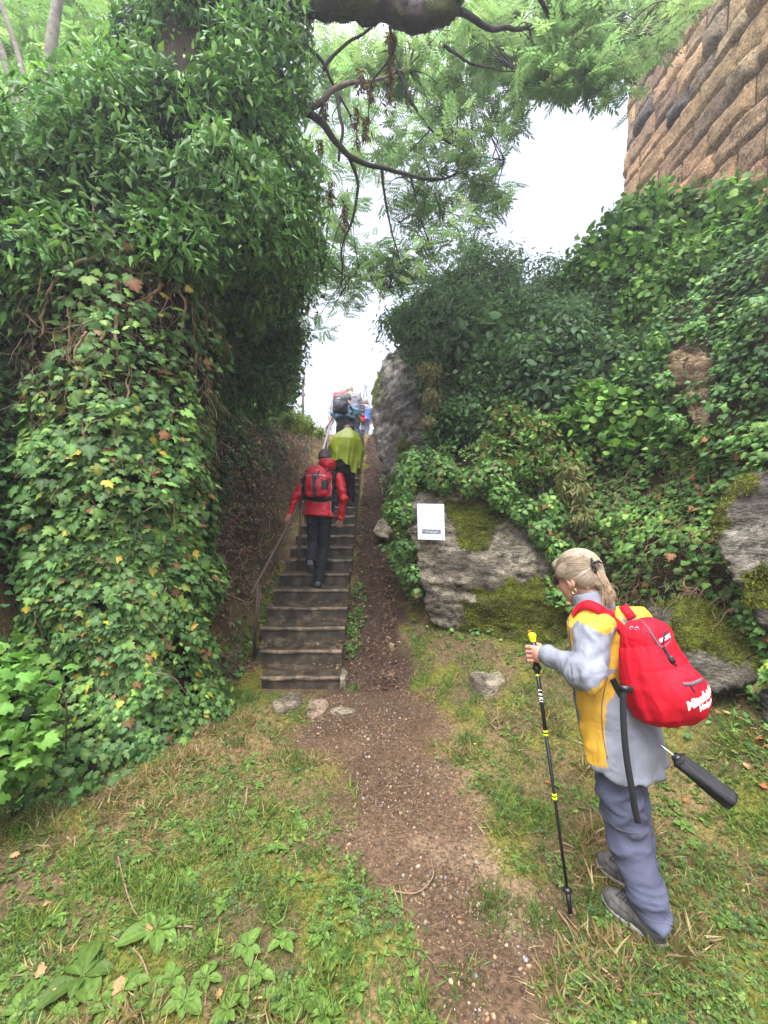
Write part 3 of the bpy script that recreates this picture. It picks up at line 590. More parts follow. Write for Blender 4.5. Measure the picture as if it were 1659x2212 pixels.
# mature ivy bush round the upper trunk
def B(u, v, Y, r): return (P(u, v, Y), r)
up = [B(560, 40, 3.7, .5), B(440, 60, 3.7, .62), B(330, 120, 3.9, .45), B(590, 190, 3.7, .36), B(500, 230, 3.5, .5), B(380, 270, 3.4, .48), B(280, 300, 3.3, .42), B(590, 340, 3.7, .38), B(500, 380, 3.4, .45), B(180, 360, 3.3, .42), B(370, 420, 3.3, .36), B(95, 420, 3.3, .42),
      B(250, 420, 3.25, .34), B(20, 460, 3.2, .42), B(600, 480, 3.7, .36), B(665, 500, 4.2, .2), B(690, 560, 4.6, .16), B(655, 420, 3.9, .16), B(645, 330, 3.9, .14), B(640, 620, 4.6, .22), B(540, 520, 3.6, .32), B(120, 500, 3.3, .30), B(640, 545, 3.9, .22), B(470, 490, 3.4, .30), B(330, 500, 3.05, .2), B(400, 520, 3.05, .2), B(180, 520, 3.0, .2), B(60, 560, 3.0, .26), B(100, 620, 3.1, .16), B(440, 570, 3.3, .2), B(10, 640, 3.1, .2), B(500, -80, 3.9, .6), B(380, -60, 4.1, .5), B(600, -60, 3.9, .4), B(-60, 520, 3.3, .5), B(450, 320, 4.0, .7), B(250, 420, 4.1, .7), B(560, 620, 4.4, .34), B(500, 600, 4.2, .4)]
a = Acc(); core(a, up, .50, (.010, .018, .007)); a.build('ivy_sky_blocker', M['bark'], tree)  # added dark blobs behind the leaves to block the sky, not real wood
p, d = blobpts(up, 11500, .55, 5, True, .6, 1.9); q, dd = clumped(p, d, 5, .045)
a = Acc(); tipc = 1 + .38 * fbm(p, 1.7, 3, 44); cl = np.repeat(tipc, 5)
leaves(a, q, nrm(dd + np.array([0, 0, .3])), fan(sym([(0, 0), (.17, .14), (.21, .38), (.09, .78), (0, 1.15)]), .02, .45, .4), .068 * RNG.uniform(.65, 1.4, len(q)), [(45, (.070, .155, .040)), (35, (.10, .21, .050)), (18, (.16, .29, .06))], 1.0, .5, None, cl, .2)
a.build('upper_ivy_leaves', M['ivy'], tree)
# the mossy limb
s = spline([P(560, -70, 3.9), P(640, -10, 3.7), P(700, 8, 3.6), P(770, 14, 3.55), P(840, 16, 3.55), P(895, 36, 3.55), P(945, 26, 3.5), P(985, -15, 3.45), P(1010, -80, 3.4)], 10)
s = s + .02 * np.stack([fbm(s, 3, 2, k) for k in (1, 2, 3)], -1); vv, ff = tube(s, .112 * (1 + .12 * fbm(s, 3, 3, 6)) * np.linspace(1.15, .72, len(s)), 26)
cn = nrm(vv - np.repeat(np.concatenate([s, ]), 26, 0)[:len(vv)] if False else vv[:len(s) * 26] - np.repeat(s, 26, 0)); vv[:len(s) * 26] += cn * (.022 * fbm(vv[:len(s) * 26], 12, 3, 3) - .02 * np.abs(fbm(vv[:len(s) * 26] * np.array([.5, 2, 2]), 14, 2, 13)))[:, None]
mc = np.tile([.035, .027, .022], (len(vv), 1)); mm = sst(fbm(vv, 4, 3, 8) * 1.5 + .2)[:, None]; mc = mc + (np.array([.05, .065, .012]) - mc) * mm * .7
limb = mesh('limb', vv, ff, M['bark'], tree, mc)
a = Acc(); k = 9000; ii = RNG.integers(0, len(s) * 26, k); mp_ = vv[ii]; sel = (fbm(mp_, 4, 3, 8) > -.15); mp_ = mp_[sel] + rnd(sel.sum(), 3) * .006; cnn = cn[ii][sel]
scatter(a, np.array([[-.14, 0, 0], [.14, 0, 0], [0, 1, 0]]), np.array([[0, 1, 2]]), mp_, frames(rnd(len(mp_), 3), cnn + .6 * rnd(len(mp_), 3)), RNG.uniform(.01, .028, len(mp_)), mixcols(len(mp_), [(3, (.055, .08, .012)), (2, (.09, .11, .02)), (1, (.03, .03, .012))]))
a.build('moss', M['grass'], limb)
# crown: branches and pinnate leaves
a = Acc(); tips = []
def br(pts, r0, r1, col=(.10, .085, .065), n=7):
    q = spline([P(*p_) for p_ in pts], n); q = q + .02 * np.stack([fbm(q, 4, 2, k) for k in (11, 12, 13)], -1)
    v_, f_ = tube(q, np.linspace(r0, r1, len(q)), 7); a.add(v_, f_, np.array(col)); tips.append(q); return q
dk = (.045, .038, .032)
br([(560, 200, 4.2), (640, 240, 4.2), (690, 262, 4.2), (730, 312, 4.3), (770, 348, 4.4), (850, 372, 4.6), (930, 388, 4.9), (1000, 372, 5.2)], .045, .012, dk)
br([(620, 260, 4.2), (680, 235, 4.2), (715, 205, 4.2), (760, 182, 4.3), (810, 172, 4.4), (875, 150, 4.6)], .04, .012, (.13, .105, .08))
br([(640, 85, 4.2), (690, 130, 4.3), (725, 190, 4.5), (760, 250, 4.6)], .022, .01, dk); br([(700, 150, 4.2), (740, 105, 4.2), (800, 60, 4.0)], .018, .012, dk)
br([(755, 340, 4.4), (775, 400, 4.5), (760, 470, 4.6), (740, 540, 4.7), (738, 620, 4.9)], .02, .006, dk); br([(825, 368, 4.6), (832, 430, 4.7), (848, 500, 4.8), (868, 570, 5.0)], .018, .006, dk)
br([(885, 382, 4.8), (900, 440, 4.9), (922, 520, 5.1)], .012, .005, dk); br([(855, 150, 4.5), (890, 220, 4.6), (940, 290, 4.8), (1030, 335, 5.2), (1090, 345, 5.4)], .018, .006, dk)
br([(1150, -30, 3.9), (1190, 40, 4.1), (1240, 110, 4.5), (1290, 160, 4.8)], .022, .006, dk); br([(960, 100, 4.0), (1040, 140, 4.3), (1120, 160, 4.6)], .016, .005, dk)
br([(730, 190, 4.5), (738, 270, 4.4), (735, 350, 4.4)], .02, .014, dk); br([(840, 60, 3.6), (855, 110, 3.8), (800, 180, 4.0), (795, 260, 4.1)], .012, .006, dk)
br([(985, 20, 3.5), (1060, 60, 3.8), (1160, 60, 4.2), (1300, 80, 4.8), (1420, 70, 5.2)], .03, .006, dk); br([(860, 480, 4.8), (900, 470, 4.9), (940, 560, 5.2)], .01, .004, dk)
br([(700, 560, 5.5), (760, 600, 5.8), (840, 620, 6.0)], .012, .004, dk); br([(870, 20, 3.5), (930, -40, 3.6), (1100, -60, 3.9), (1300, -40, 4.4)], .06, .02, dk)
areas = [(30, [(640, 80), (900, 90), (1160, 120), (1150, 200), (1090, 330), (1090, 430), (1020, 470), (930, 560), (870, 600), (800, 560), (700, 520), (650, 420)], 4.0, 7.5), (55, [(980, 0), (1560, -60), (1480, 30), (1400, 110), (1350, 195), (1230, 200), (1170, 170), (1000, 120)], 3.9, 6.0),
         (10, [(640, 560), (760, 580), (930, 560), (900, 640), (800, 600), (760, 650), (700, 720), (660, 690)], 4.6, 7.5), (4, [(1000, 250), (1120, 300), (1110, 430), (1040, 480), (980, 420)], 4.6, 7), (10, [(640, 80), (1000, 100), (1000, 180), (660, 190)], 3.9, 6), (10, [(700, 420), (960, 400), (950, 560), (860, 600), (720, 560)], 5, 8)]
cl_p = []
for wgt, poly, ya, yb in areas:
    pu = np.array(poly); k = 0
    while k < wgt * 11:
        u, v = RNG.uniform(pu[:, 0].min(), pu[:, 0].max()), RNG.uniform(pu[:, 1].min(), pu[:, 1].max())
        if not inpoly(np.array([u]), np.array([v]), poly)[0]: continue
        Yp = RNG.uniform(ya, yb); pt = np.array(P(u, v, Yp))
        if fbm(pt, 1.15, 2, 66) < -.05: k += .6; continue
        cl_p.append(pt); k += 1
cl_p = np.array(cl_p); allb = np.concatenate(tips)
tw = Acc()
for pt in cl_p[::2]:
    dd = np.linalg.norm(allb - pt, axis=1); nb = allb[np.argmin(dd)]
    if dd.min() < 1.3:
        mid = (nb + pt) / 2 + np.array([0, 0, .08]) + .06 * rnd(3); v_, f_ = tube(spline([nb, mid, pt], 4), np.linspace(.008, .003, 9), 4, False); a.add(v_, f_, np.array(dk))
a.build('branches', M['bark'], tree)
k = 8; n = len(cl_p) * k; base = np.repeat(cl_p, k, 0) + rnd(n, 3) * .07; az = RNG.uniform(0, 2 * pi, n)
T = np.stack([np.cos(az), np.sin(az), -.75 + .5 * RNG.normal(size=n)], -1); Nv = np.stack([.3 * rnd(n), .3 * rnd(n), np.ones(n)], -1)
a = Acc(); scatter(a, ASH[0], ASH[1], base, frames(Nv, T), RNG.uniform(.16, .28, n), mixcols(n, [(4, (.090, .145, .065)), (3, (.115, .172, .075)), (1, (.15, .21, .085))], .18, np.repeat(1 + .2 * rnd(len(cl_p)).clip(-1.5, 1.5), k)))
a.build('crown', M['ash'], tree)
# brown bunches of dried keys
for g_ in [(845, 60, 150, 3.9), (842, 150, 240, 4.0), (780, 150, 200, 4.1), (800, 170, 215, 4.1), (770, 230, 320, 4.2), (790, 250, 300, 4.2), (845, 70, 90, 3.8), (690, 300, 360, 4.3), (690, 420, 470, 4.4), (715, 390, 440, 4.4), (745, 440, 500, 4.6), (660, 330, 400, 4.1), (700, 215, 260, 4.2), (655, 180, 230, 4.1)]:
    u, v0, v1, Yk = g_; k = 90; pp = np.array([P(u + RNG.normal() * 4, v0 + (v1 - v0) * RNG.random(), Yk + RNG.normal() * .03) for _ in range(k)])
    a = Acc(); leaves(a, pp, rnd(k, 3), LANCE, .07, [(3, (.14, .085, .05)), (2, (.09, .055, .035))], 1.6, .4); a.build('seed_bunch', M['dead'], tree)
# ================================================================== ivy and dry stems on the banks
ivy = Acc(); w_ = ((gdR > -.02) & gvis & (_c[:, 2] > .5)) * 1.0
w_ = w_ * (_c[:, 0] < 6); n = 44000; p, nv = tri_sample(GV, GF, n, w_ * np.clip(2.2 - .28 * _c[:, 1], .3, 2))
u, v = uv(p); g = fbm(p, 2.3, 3, 91); bare = (g > .6) | inpoly(u, v, [(1220, 1120), (1350, 1160), (1340, 1240), (1290, 1330), (1200, 1270)]) & (RNG.random(n) < .75)
dry = inpoly(u, v, [(1340, 1180), (1560, 1180), (1640, 1340), (1500, 1340), (1380, 1300)])
kk = ~bare & ~(dry & (RNG.random(n) < .6)) & ~(inpoly(u, v, [(1430, 740), (1490, 725), (1540, 745), (1575, 830), (1610, 905), (1570, 935), (1490, 930), (1440, 850)]) & (RNG.random(n) < .75)); p, nv, u, v = p[kk], nv[kk], u[kk], v[kk]
off = (.04 + .50 * np.clip(fbm(p, 1.5, 3, 19) + .15, 0, 1)) * RNG.random(len(p)) ** .5; p2 = p + nv * off[:, None]
near = v > 930; cl = 1 + .42 * fbm(p, 1.9, 3, 52)
leaves(ivy, p2[near], nv[near] + [0, 0, .3], IVY, np.where(v[near] > 1000, .065, .06), [(45, (.080, .165, .042)), (30, (.115, .22, .05)), (18, (.17, .29, .06)), (2, (.24, .28, .05)), (5, (.24, .12, .05))], .8, .5, IVYC, cl[near], .2)
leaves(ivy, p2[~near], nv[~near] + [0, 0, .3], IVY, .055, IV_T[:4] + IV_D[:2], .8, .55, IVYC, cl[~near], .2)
tag(ivy.build('bank_ivy', M['ivy']), 'dark green ivy blanketing the steep right bank above the boulder', 'ivy', kind='stuff')
# ivy lobe hanging at the left edge of the notice boulder
a = Acc(); bl = [B(950, 1030, 5.0, .2), B(885, 1030, 5.15, .24), B(868, 1110, 5.1, .18), B(872, 1180, 5.1, .16), B(890, 1240, 5.05, .12), B(905, 1000, 5.1, .26), B(900, 1280, 5.0, .06), B(875, 1070, 5.2, .2)]
core(a, bl, .6); hl = a.build('hanging_ivy', M['bark']); tag(hl, 'tongue of ivy hanging down the left edge of the notice boulder', 'ivy')
p, d = blobpts(bl, 2300, .3, 8, True, .3, 4); a = Acc(); leaves(a, p, d, IVY, .062, IV_T[:3] + [(3, (.2, .12, .05))], 1, .45, IVYC, 1 + .3 * fbm(p, 3, 2, 3)); a.build('leaves', M['ivy'], hl)
# ivy spilling over the top and right shoulder of the notice boulder, and round the ochre outcrop
a = Acc(); bl = [B(1010, 1040, 4.95, .16), B(1080, 1070, 4.85, .17), B(1130, 1110, 4.75, .16), B(1170, 1150, 4.65, .15), B(1210, 1195, 4.5, .14), B(1240, 1225, 4.42, .12), B(1060, 1030, 4.95, .2), B(1190, 1110, 4.75, .2), B(950, 1020, 5.05, .16)]
core(a, bl, .5); hl = a.build('hanging_ivy', M['bark']); tag(hl, 'fringe of ivy spilling over the top and right shoulder of the notice boulder', 'ivy')
p, d = blobpts(bl, 3000, .4, 12, True, .5, 4); a = Acc(); leaves(a, p, d, IVY, .062, IV_T[:4] + [(5, (.2, .12, .05))], 1, .45, IVYC, 1 + .3 * fbm(p, 3, 2, 3)); a.build('leaves', M['ivy'], hl)
a = Acc(); bl = [B(1420, 735, 4.3, .1), B(1500, 710, 4.3, .08), B(1560, 755, 4.1, .08), B(1600, 850, 3.85, .07), B(1625, 900, 3.8, .09), B(1430, 830, 4.15, .12), B(1460, 910, 4.0, .10), B(1530, 945, 3.8, .08), B(1600, 945, 3.75, .08)]
core(a, bl, .4); hl = a.build('hanging_ivy', M['bark']); tag(hl, 'ivy creeping round the edges of the ochre rock outcrop', 'ivy')
p, d = blobpts(bl, 1500, .5, 13, True, .6, 5); a = Acc(); leaves(a, p, d, IVY, .055, IV_T[:4], 1, .45, IVYC, 1 + .3 * fbm(p, 3, 2, 3)); a.build('leaves', M['ivy'], hl)
# left bank: glossy small ivy above, dry hanging stems below
ivl = Acc(); wl = ((gdL > -.05) & gvis & (_c[:, 1] > 3.4)) * 1.0; n = 34000; p, nv = tri_sample(GV, GF, n, ((gdL > -.05) & gvis & (_c[:, 1] > 1.4)) * np.clip(2 - .2 * _c[:, 1], .3, 2)); u, v = uv(p)
hgt = p[:, 2] - np.clip(stairline(p[:, 1]), 0, 5); lim = 1.15 + .35 * fbm(p, 1.3, 2, 3) - .06 * (p[:, 1] - 5)
kk = ((hgt > lim) | (RNG.random(n) < .10)) & ((p[:, 1] < 9) | (RNG.random(n) < .35)); p, nv, u, v = p[kk], nv[kk], u[kk], v[kk]
p2 = p + nv * (.02 + .14 * RNG.random(len(p)))[:, None]
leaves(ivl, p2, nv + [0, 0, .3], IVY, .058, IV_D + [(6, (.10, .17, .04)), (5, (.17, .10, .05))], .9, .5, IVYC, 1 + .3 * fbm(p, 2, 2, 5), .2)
tag(ivl.build('bank_ivy', M['ivy']), 'small glossy ivy leaves covering the top of the left bank beside the railing', 'ivy', kind='stuff')
dr = Acc(); n = 13000; p, nv = tri_sample(GV, GF, n, wl * (_c[:, 1] < 14)); hgt = p[:, 2] - np.clip(stairline(p[:, 1]), 0, 5); kk = (hgt < 2.3); p, nv = p[kk], nv[kk]
strands(dr, p + nv * (.03 + .13 * RNG.random((len(p), 1))), 7, .30, .0048, np.tile([0, 0, -.6], (len(p), 1)) + nv * .35 + np.array([0, .9, 0]) * rnd(len(p), 1), nv, .5, mixcols(len(p), [(3, (.17, .105, .06)), (3, (.27, .175, .105)), (2, (.08, .05, .03)), (2, (.36, .26, .17))]))
tag(dr.build('dry_stems', M['stem']), 'tangle of dry brown ivy stems hanging down the left bank beside the railing', 'dry stems', kind='stuff')
dlv = Acc(); n = 8000; p, nv = tri_sample(GV, GF, n, wl * (_c[:, 1] < 13)); hgt = p[:, 2] - np.clip(stairline(p[:, 1]), 0, 5); kk = hgt < 2.0; p, nv = p[kk] + nv[kk] * .05, nv[kk]
leaves(dlv, p, nv, IVY, .045, [(3, (.14, .085, .05)), (3, (.22, .14, .08)), (1, (.07, .13, .035)), (1, (.30, .18, .09))], .8, .6)
tag(dlv.build('dead_leaves', M['dead']), 'brown dead leaves caught in the dry stems of the left bank', 'leaf litter', kind='stuff')
X_s = RNG.uniform(-1.45, -.46, 1500); k_s = RNG.integers(0, 22, 1500); ed_ = (RNG.random(1500) < .5); X_s = np.where(ed_, np.where(RNG.random(1500) < .7, -1.44 + np.abs(rnd(1500)) * .10, -.47 - np.abs(rnd(1500)) * .05), X_s); Y_s = Y0 + TREAD * k_s + TREAD * (1 - RNG.random(1500) ** 1.6 * .9)
sa = Acc(); leaves(sa, np.stack([X_s, Y_s, Z0s + RISE * k_s + .012], -1), np.tile([0, 0, 1.0], (1500, 1)), IVY, .030, [(4, (.13, .08, .045)), (3, (.22, .14, .07)), (2, (.06, .045, .03)), (1, (.09, .15, .04))], .1, .35)
tag(sa.build('leaf_litter', M['dead']), 'small dead leaves and crumbs of earth lying on the treads of the steps', 'leaf litter', kind='stuff')
X_s = RNG.uniform(-.46, .15, 5200); Y_s = RNG.uniform(4.2, 12.5, 5200); ok_ = (sdist(X_s, Y_s, FR, 1) < .12) & (RNG.random(5200) < .35 + .65 * (np.abs(X_s + .2) > .17)); X_s, Y_s = X_s[ok_], Y_s[ok_]; n_ = len(X_s)
sb = Acc(); leaves(sb, onground(X_s, Y_s, .012), Hn(X_s, Y_s), IVY, .038, [(4, (.07, .045, .028)), (3, (.13, .08, .045)), (2, (.035, .025, .018)), (1, (.20, .14, .08))], .1, .45)
strands(sb, onground(X_s[::4], Y_s[::4], .02), 5, .14, .0022, nrm(rnd(len(X_s[::4]), 3) * [1, 1, .1]), Hn(X_s[::4], Y_s[::4]), .3, mixcols(len(X_s[::4]), [(2, (.14, .09, .055)), (2, (.25, .18, .12))]))
tag(sb.build('leaf_litter', M['dead']), 'dark leaf litter and roots on the steep earth strip right of the steps', 'leaf litter', kind='stuff')
X_s = np.concatenate([RNG.normal(-.36, .06, 260), RNG.normal(-1.5, .08, 300)]); Y_s = RNG.uniform(4.1, 7.5, 560) ; sc_ = Acc(); q_ = np.repeat(onground(X_s, Y_s, .03), 4, 0) + rnd(2240, 3) * .025; ok_ = np.repeat(vn(np.stack([X_s * 0, Y_s, X_s * 0], -1), 2.2, 3) > .0, 4); q_ = q_[ok_]
leaves(sc_, q_, np.tile([0, -.3, 1.0], (len(q_), 1)), OVAL, .042, [(3, (.08, .16, .035)), (2, (.12, .22, .045))], .1, .5)
tag(sc_.build('weeds', M['leaf']), 'small green weeds growing along both edges of the steps', 'weeds', kind='stuff')
dr = Acc(); n = 1900; p, nv = tri_sample(GV, GF, n, ((gdR > 0) & gvis & (_c[:, 1] < 6) & (GVV > 1000) & (GU < 1640)) * 1.0)
u, v = uv(p); kk = inpoly(u, v, [(1200, 1100), (1660, 1150), (1660, 1400), (1350, 1380), (1180, 1270)]) | (RNG.random(n) < .25); p, nv = p[kk], nv[kk]
strands(dr, p + nv * .09, 7, .40, .0042, np.tile([0, 0, -.7], (len(p), 1)) + .9 * np.array([1, .4, 0]) * rnd(len(p), 1), nv, .35, mixcols(len(p), [(3, (.22, .14, .08)), (2, (.32, .23, .14)), (2, (.12, .075, .05))]))
tag(dr.build('dry_stems', M['stem']), 'brown roots and dry stems showing through thin ivy behind the woman', 'dry stems', kind='stuff')
# ================================================================== shrubs and bushes
def shrub(name, label, cat, blobs, n, tmpl, size, table, k=4, spread=.05, mat='leaf', seed=1, thick=.5, rough=.45, ck=.5, group=None, droop=.5, corec=(.012, .02, .009), fqz=2.2, stems=8, up=.35):
    c0 = np.array(blobs[0][0]); root = empty(name, label, cat, (c0[0], c0[1], float(Hf(np.array([c0[0]]), np.array([c0[1]]))[0])), group)
    a = Acc(); rs = random.Random(seed); zb = root.location.z - .1
    for _ in range(stems):
        b = blobs[rs.randrange(len(blobs))]; e = np.array(b[0]) + np.array([rs.uniform(-.5, .5), rs.uniform(-.3, .3), rs.uniform(0, .8)]) * np.mean(b[1])
        s0 = np.array([e[0] + rs.uniform(-.2, .2), e[1] + rs.uniform(-.05, .25), e[2] - rs.uniform(.3, .6)]); v_, f_ = tube(spline([s0, (s0 * .45 + e * .55) + np.array([rs.uniform(-.15, .15), 0, .1]), e], 5), np.linspace(min(.02, .05 * float(np.mean(b[1]))), .004, 11), 5); a.add(v_, f_, np.array((.12, .09, .06)))
    if ck: core(a, blobs, ck, corec, seed)  # added dark filler behind the leaves, joined to the stem mesh
    a.build('stems', M['bark'], root)
    p, d = blobpts(blobs, n, thick, seed, True, rough, fqz); cl = np.repeat(1 + .3 * fbm(p, 2.0, 2, seed + 1), k); q, dd = clumped(p, d, k, spread)
    a = Acc(); leaves(a, q, dd, tmpl, size, table, droop, .5, None, cl, up); a.build('leaves', M[mat], root); return root
G1 = [(5, (.065, .13, .048)), (3, (.095, .175, .058)), (2, (.14, .23, .07))]; G2 = [(4, (.07, .15, .03)), (3, (.11, .22, .04)), (2, (.16, .29, .05))]; G3 = [(4, (.085, .15, .07)), (3, (.115, .19, .08)), (1, (.11, .19, .06))]
shrub('elder_bush', 'dense grey green bush standing tallest behind the tall rock, right of the stair gap', 'bush', [B(1000, 640, 7.4, .75), B(930, 670, 7.2, .55), B(1070, 640, 7.2, .6), B(900, 700, 7.0, .45), B(1020, 550, 7.6, .35), B(1100, 590, 7.4, .3), B(1100, 680, 6.8, .55), B(960, 700, 6.6, .55), B(1040, 700, 6.4, .5)], 3000, LANCE, .13, G3, 5, .08, 'leaf', 3, .7, .7, .4)
shrub('hawthorn_bush', 'fine leaved green bush in the middle of the right bank skyline', 'bush', [B(1200, 650, 6.6, .6), B(1280, 620, 6.4, .6), B(1150, 700, 6.2, .5), B(1330, 660, 6.0, .55), B(1230, 720, 5.8, .5)], 3800, OVAL, .055, G3, 5, .06, 'leaf', 5, .5, .5, .5)
shrub('hazel_bush', 'bright round leaved bush growing in front of the castle wall', 'bush', [B(1330, 545, 6.0, .34), B(1385, 500, 5.9, .4), B(1450, 480, 5.7, .42), B(1520, 480, 5.5, .38), B(1300, 590, 6.0, .3), B(1250, 590, 6.1, .22), B(1345, 470, 6.1, .16), B(1505, 440, 5.5, .14), B(1420, 560, 5.6, .45), B(1600, 500, 5.2, .35), B(1560, 445, 5.3, .14), B(1400, 430, 5.9, .12), B(1290, 520, 6.1, .14)], 1900, ROUND, .088 , G2 + [(2, (.05, .11, .025))], 3, .09, 'leaf', 7, .8, .75, .36)
shrub('dark_shrub', 'dark leafy shrub at the right edge under the castle wall', 'shrub', [B(1560, 590, 5.0, .5), B(1640, 560, 4.8, .45), B(1480, 640, 5.2, .5), B(1600, 680, 4.7, .45), B(1690, 650, 4.5, .45), B(1400, 690, 5.3, .4), B(1530, 720, 4.8, .3), B(1690, 500, 4.6, .35)], 3300, ROUND, .065, [(5, (.05, .11, .026)), (3, (.08, .165, .035)), (3, (.13, .25, .045))], 4, .06, 'leaf', 9, .5, .5, .5)
shrub('broadleaf_shrub', 'small shrub with broad grey green leaves leaning out over the right bank', 'shrub', [B(1060, 730, 6.0, .22), B(1020, 720, 6.1, .2), B(1100, 760, 5.9, .16), B(1000, 745, 6.1, .14)], 150, OVAL, .17, [(3, (.09, .17, .06)), (2, (.12, .21, .08))], 3, .09, 'leaf', 11, .6, .4, .3)
shrub('broadleaf_shrub', 'rounded shrub with pale leaves midway up the right bank', 'shrub', [B(1150, 780, 5.5, .3), B(1230, 740, 5.4, .28), B(1260, 810, 5.2, .22), B(1320, 770, 5.1, .24), B(1190, 840, 5.3, .2)], 700, OVAL, .10, G3, 4, .07, 'leaf', 13, .5, .5, .42)
shrub('nettle_clump', 'bright fresh green leafy clump in the middle of the right bank ivy', 'plant', [B(1300, 880, 4.85, .22), B(1240, 910, 4.9, .2), B(1380, 900, 4.7, .22), B(1330, 940, 4.75, .17), B(1440, 930, 4.5, .18), B(1270, 850, 5.0, .16)], 480, ROUND, .085, G2, 4, .06, 'leaf', 17, .5, .5, .35, stems=6)
shrub('nettle_clump', 'yellow green grassy clump on the ledge below the ochre outcrop', 'plant', [B(1540, 975, 4.1, .2), B(1600, 980, 3.9, .2), B(1650, 960, 3.8, .2), B(1480, 1000, 4.2, .12)], 800, LANCE, .09, [(3, (.11, .19, .04)), (2, (.18, .24, .06))], 3, .05, 'leaf', 19, .5, .4, .35, stems=4)
shrub('creeper', 'ivy and creeper mound overhanging the top edge of the tall rock', 'shrub', [B(880, 700, 7.6, .3), B(940, 750, 7.2, .35), B(970, 780, 6.8, .45), B(965, 850, 6.6, .35), B(1040, 830, 6.2, .4), B(1000, 900, 6.0, .33), B(950, 930, 6.2, .22), B(1110, 850, 5.8, .3)], 3400, ROUND, .06, G1, 4, .06, 'leaf', 23, .5, .5, .5)
shrub('creeper', 'sprawling creeper below the dark shrub by the ochre outcrop', 'shrub', [B(1480, 720, 4.9, .22), B(1400, 760, 5.0, .28), B(1380, 830, 4.8, .25), B(1600, 780, 4.4, .2), B(1640, 860, 4.2, .25), B(1430, 880, 4.6, .15)], 1300, ROUND, .06, G1 + [(2, (.12, .2, .05))], 4, .06, 'leaf', 29, .5, .5, .42)
shrub('wild_clematis', 'pale green climber draped over the dark shrub below the hazel', 'climber', [B(1400, 640, 5.2, .2), B(1460, 600, 5.0, .18), B(1500, 560, 4.9, .16), B(1440, 680, 5.0, .16)], 600, OVAL, .075, [(3, (.12, .22, .05)), (2, (.16, .28, .06))], 3, .06, 'leaf', 61, .6, .6, .3)
shrub('bramble', 'arching bramble with light leaves in the middle of the right bank', 'plant', [B(1100, 900, 5.3, .2), B(1170, 930, 5.0, .2), B(1060, 960, 5.2, .16), B(1200, 990, 4.8, .18), B(1130, 1000, 4.95, .16)], 500, OVAL, .075, [(3, (.09, .17, .04)), (2, (.13, .24, .05)), (1, (.25, .16, .06))], 3, .06, 'leaf', 67, .6, .6, .3)
shrub('dry_grass_tuft', 'hanging tuft of straw coloured grass in the right bank ivy above the boulder', 'grass tuft', [B(1240, 1060, 4.55, .11), B(1260, 1110, 4.5, .09), B(1230, 1020, 4.6, .09)], 330, LANCE, .10, [(3, (.20, .19, .08)), (2, (.15, .19, .05))], 3, .03, 'leaf', 71, .6, .4, 0, droop=1.6, stems=2)
shrub('dry_grass_tuft', 'tan dead ivy and straw patch on the left shoulder of the right bank', 'grass tuft', [B(930, 800, 6.2, .14), B(935, 860, 6.0, .12), B(925, 910, 5.9, .1)], 230, LANCE, .10, [(3, (.17, .14, .07)), (2, (.16, .17, .06))], 3, .03, 'leaf', 73, .6, .4, 0, droop=1.6, stems=2)
# left side
shrub('ivy_bush', 'dark ivy bush overhanging the left bank between tree and sky gap', 'bush', [B(500, 560, 5.0, .5), B(590, 600, 5.4, .45), B(480, 680, 4.9, .45), B(560, 700, 5.3, .5), B(610, 720, 5.8, .35), B(500, 790, 5.1, .4), B(560, 820, 5.6, .38), B(470, 860, 4.9, .3), B(600, 790, 6.2, .28), B(620, 650, 5.6, .25), B(450, 760, 4.7, .35)], 6500, fan(sym([(0, 0), (.17, .14), (.21, .38), (.09, .78), (0, 1.15)]), .02, .45, .4), .066, [(5, (.045, .10, .032)), (3, (.07, .14, .04)), (2, (.11, .20, .05))], 5, .06, 'ivy', 31, .6, .65, .40, droop=1)
shrub('lilac_bush', 'light green round leaved bush against the sky left of the fence post', 'bush', [B(610, 790, 7.6, .22), B(600, 840, 7.6, .3), B(575, 870, 7.2, .3), B(625, 745, 7.2, .18), B(590, 760, 7.0, .3)], 480, ROUND, .085, [(3, (.08, .16, .03)), (2, (.13, .24, .04))], 3, .06, 'leaf', 37, .6, .5, .4)
shrub('crest_bush', 'yellow green low bush on the crest of the left bank by the fence', 'bush', [B(640, 912, 9.2, .2), B(665, 922, 9.6, .2), B(690, 935, 10.2, .14), B(620, 900, 8.8, .22)], 700, OVAL, .06, [(3, (.16, .22, .035)), (2, (.24, .28, .05)), (2, (.10, .15, .03))], 3, .05, 'leaf', 41, .6, .5, .5)
shrub('hedge', 'deep dark hedge at the left edge behind the ivy covered tree', 'hedge', [B(20, 640, 4.6, .7), B(0, 820, 4.6, .7), B(-60, 1000, 4.4, .7), B(60, 960, 4.9, .6), B(30, 1120, 4.6, .5), B(-120, 700, 4.2, .8), B(90, 760, 5.2, .6), B(-60, 1150, 4.0, .4)], 4200, ROUND, .07, [(5, (.022, .05, .014)), (3, (.035, .08, .02)), (1, (.08, .15, .03))], 4, .07, 'leaf', 43, .5, .5, .66, stems=10)
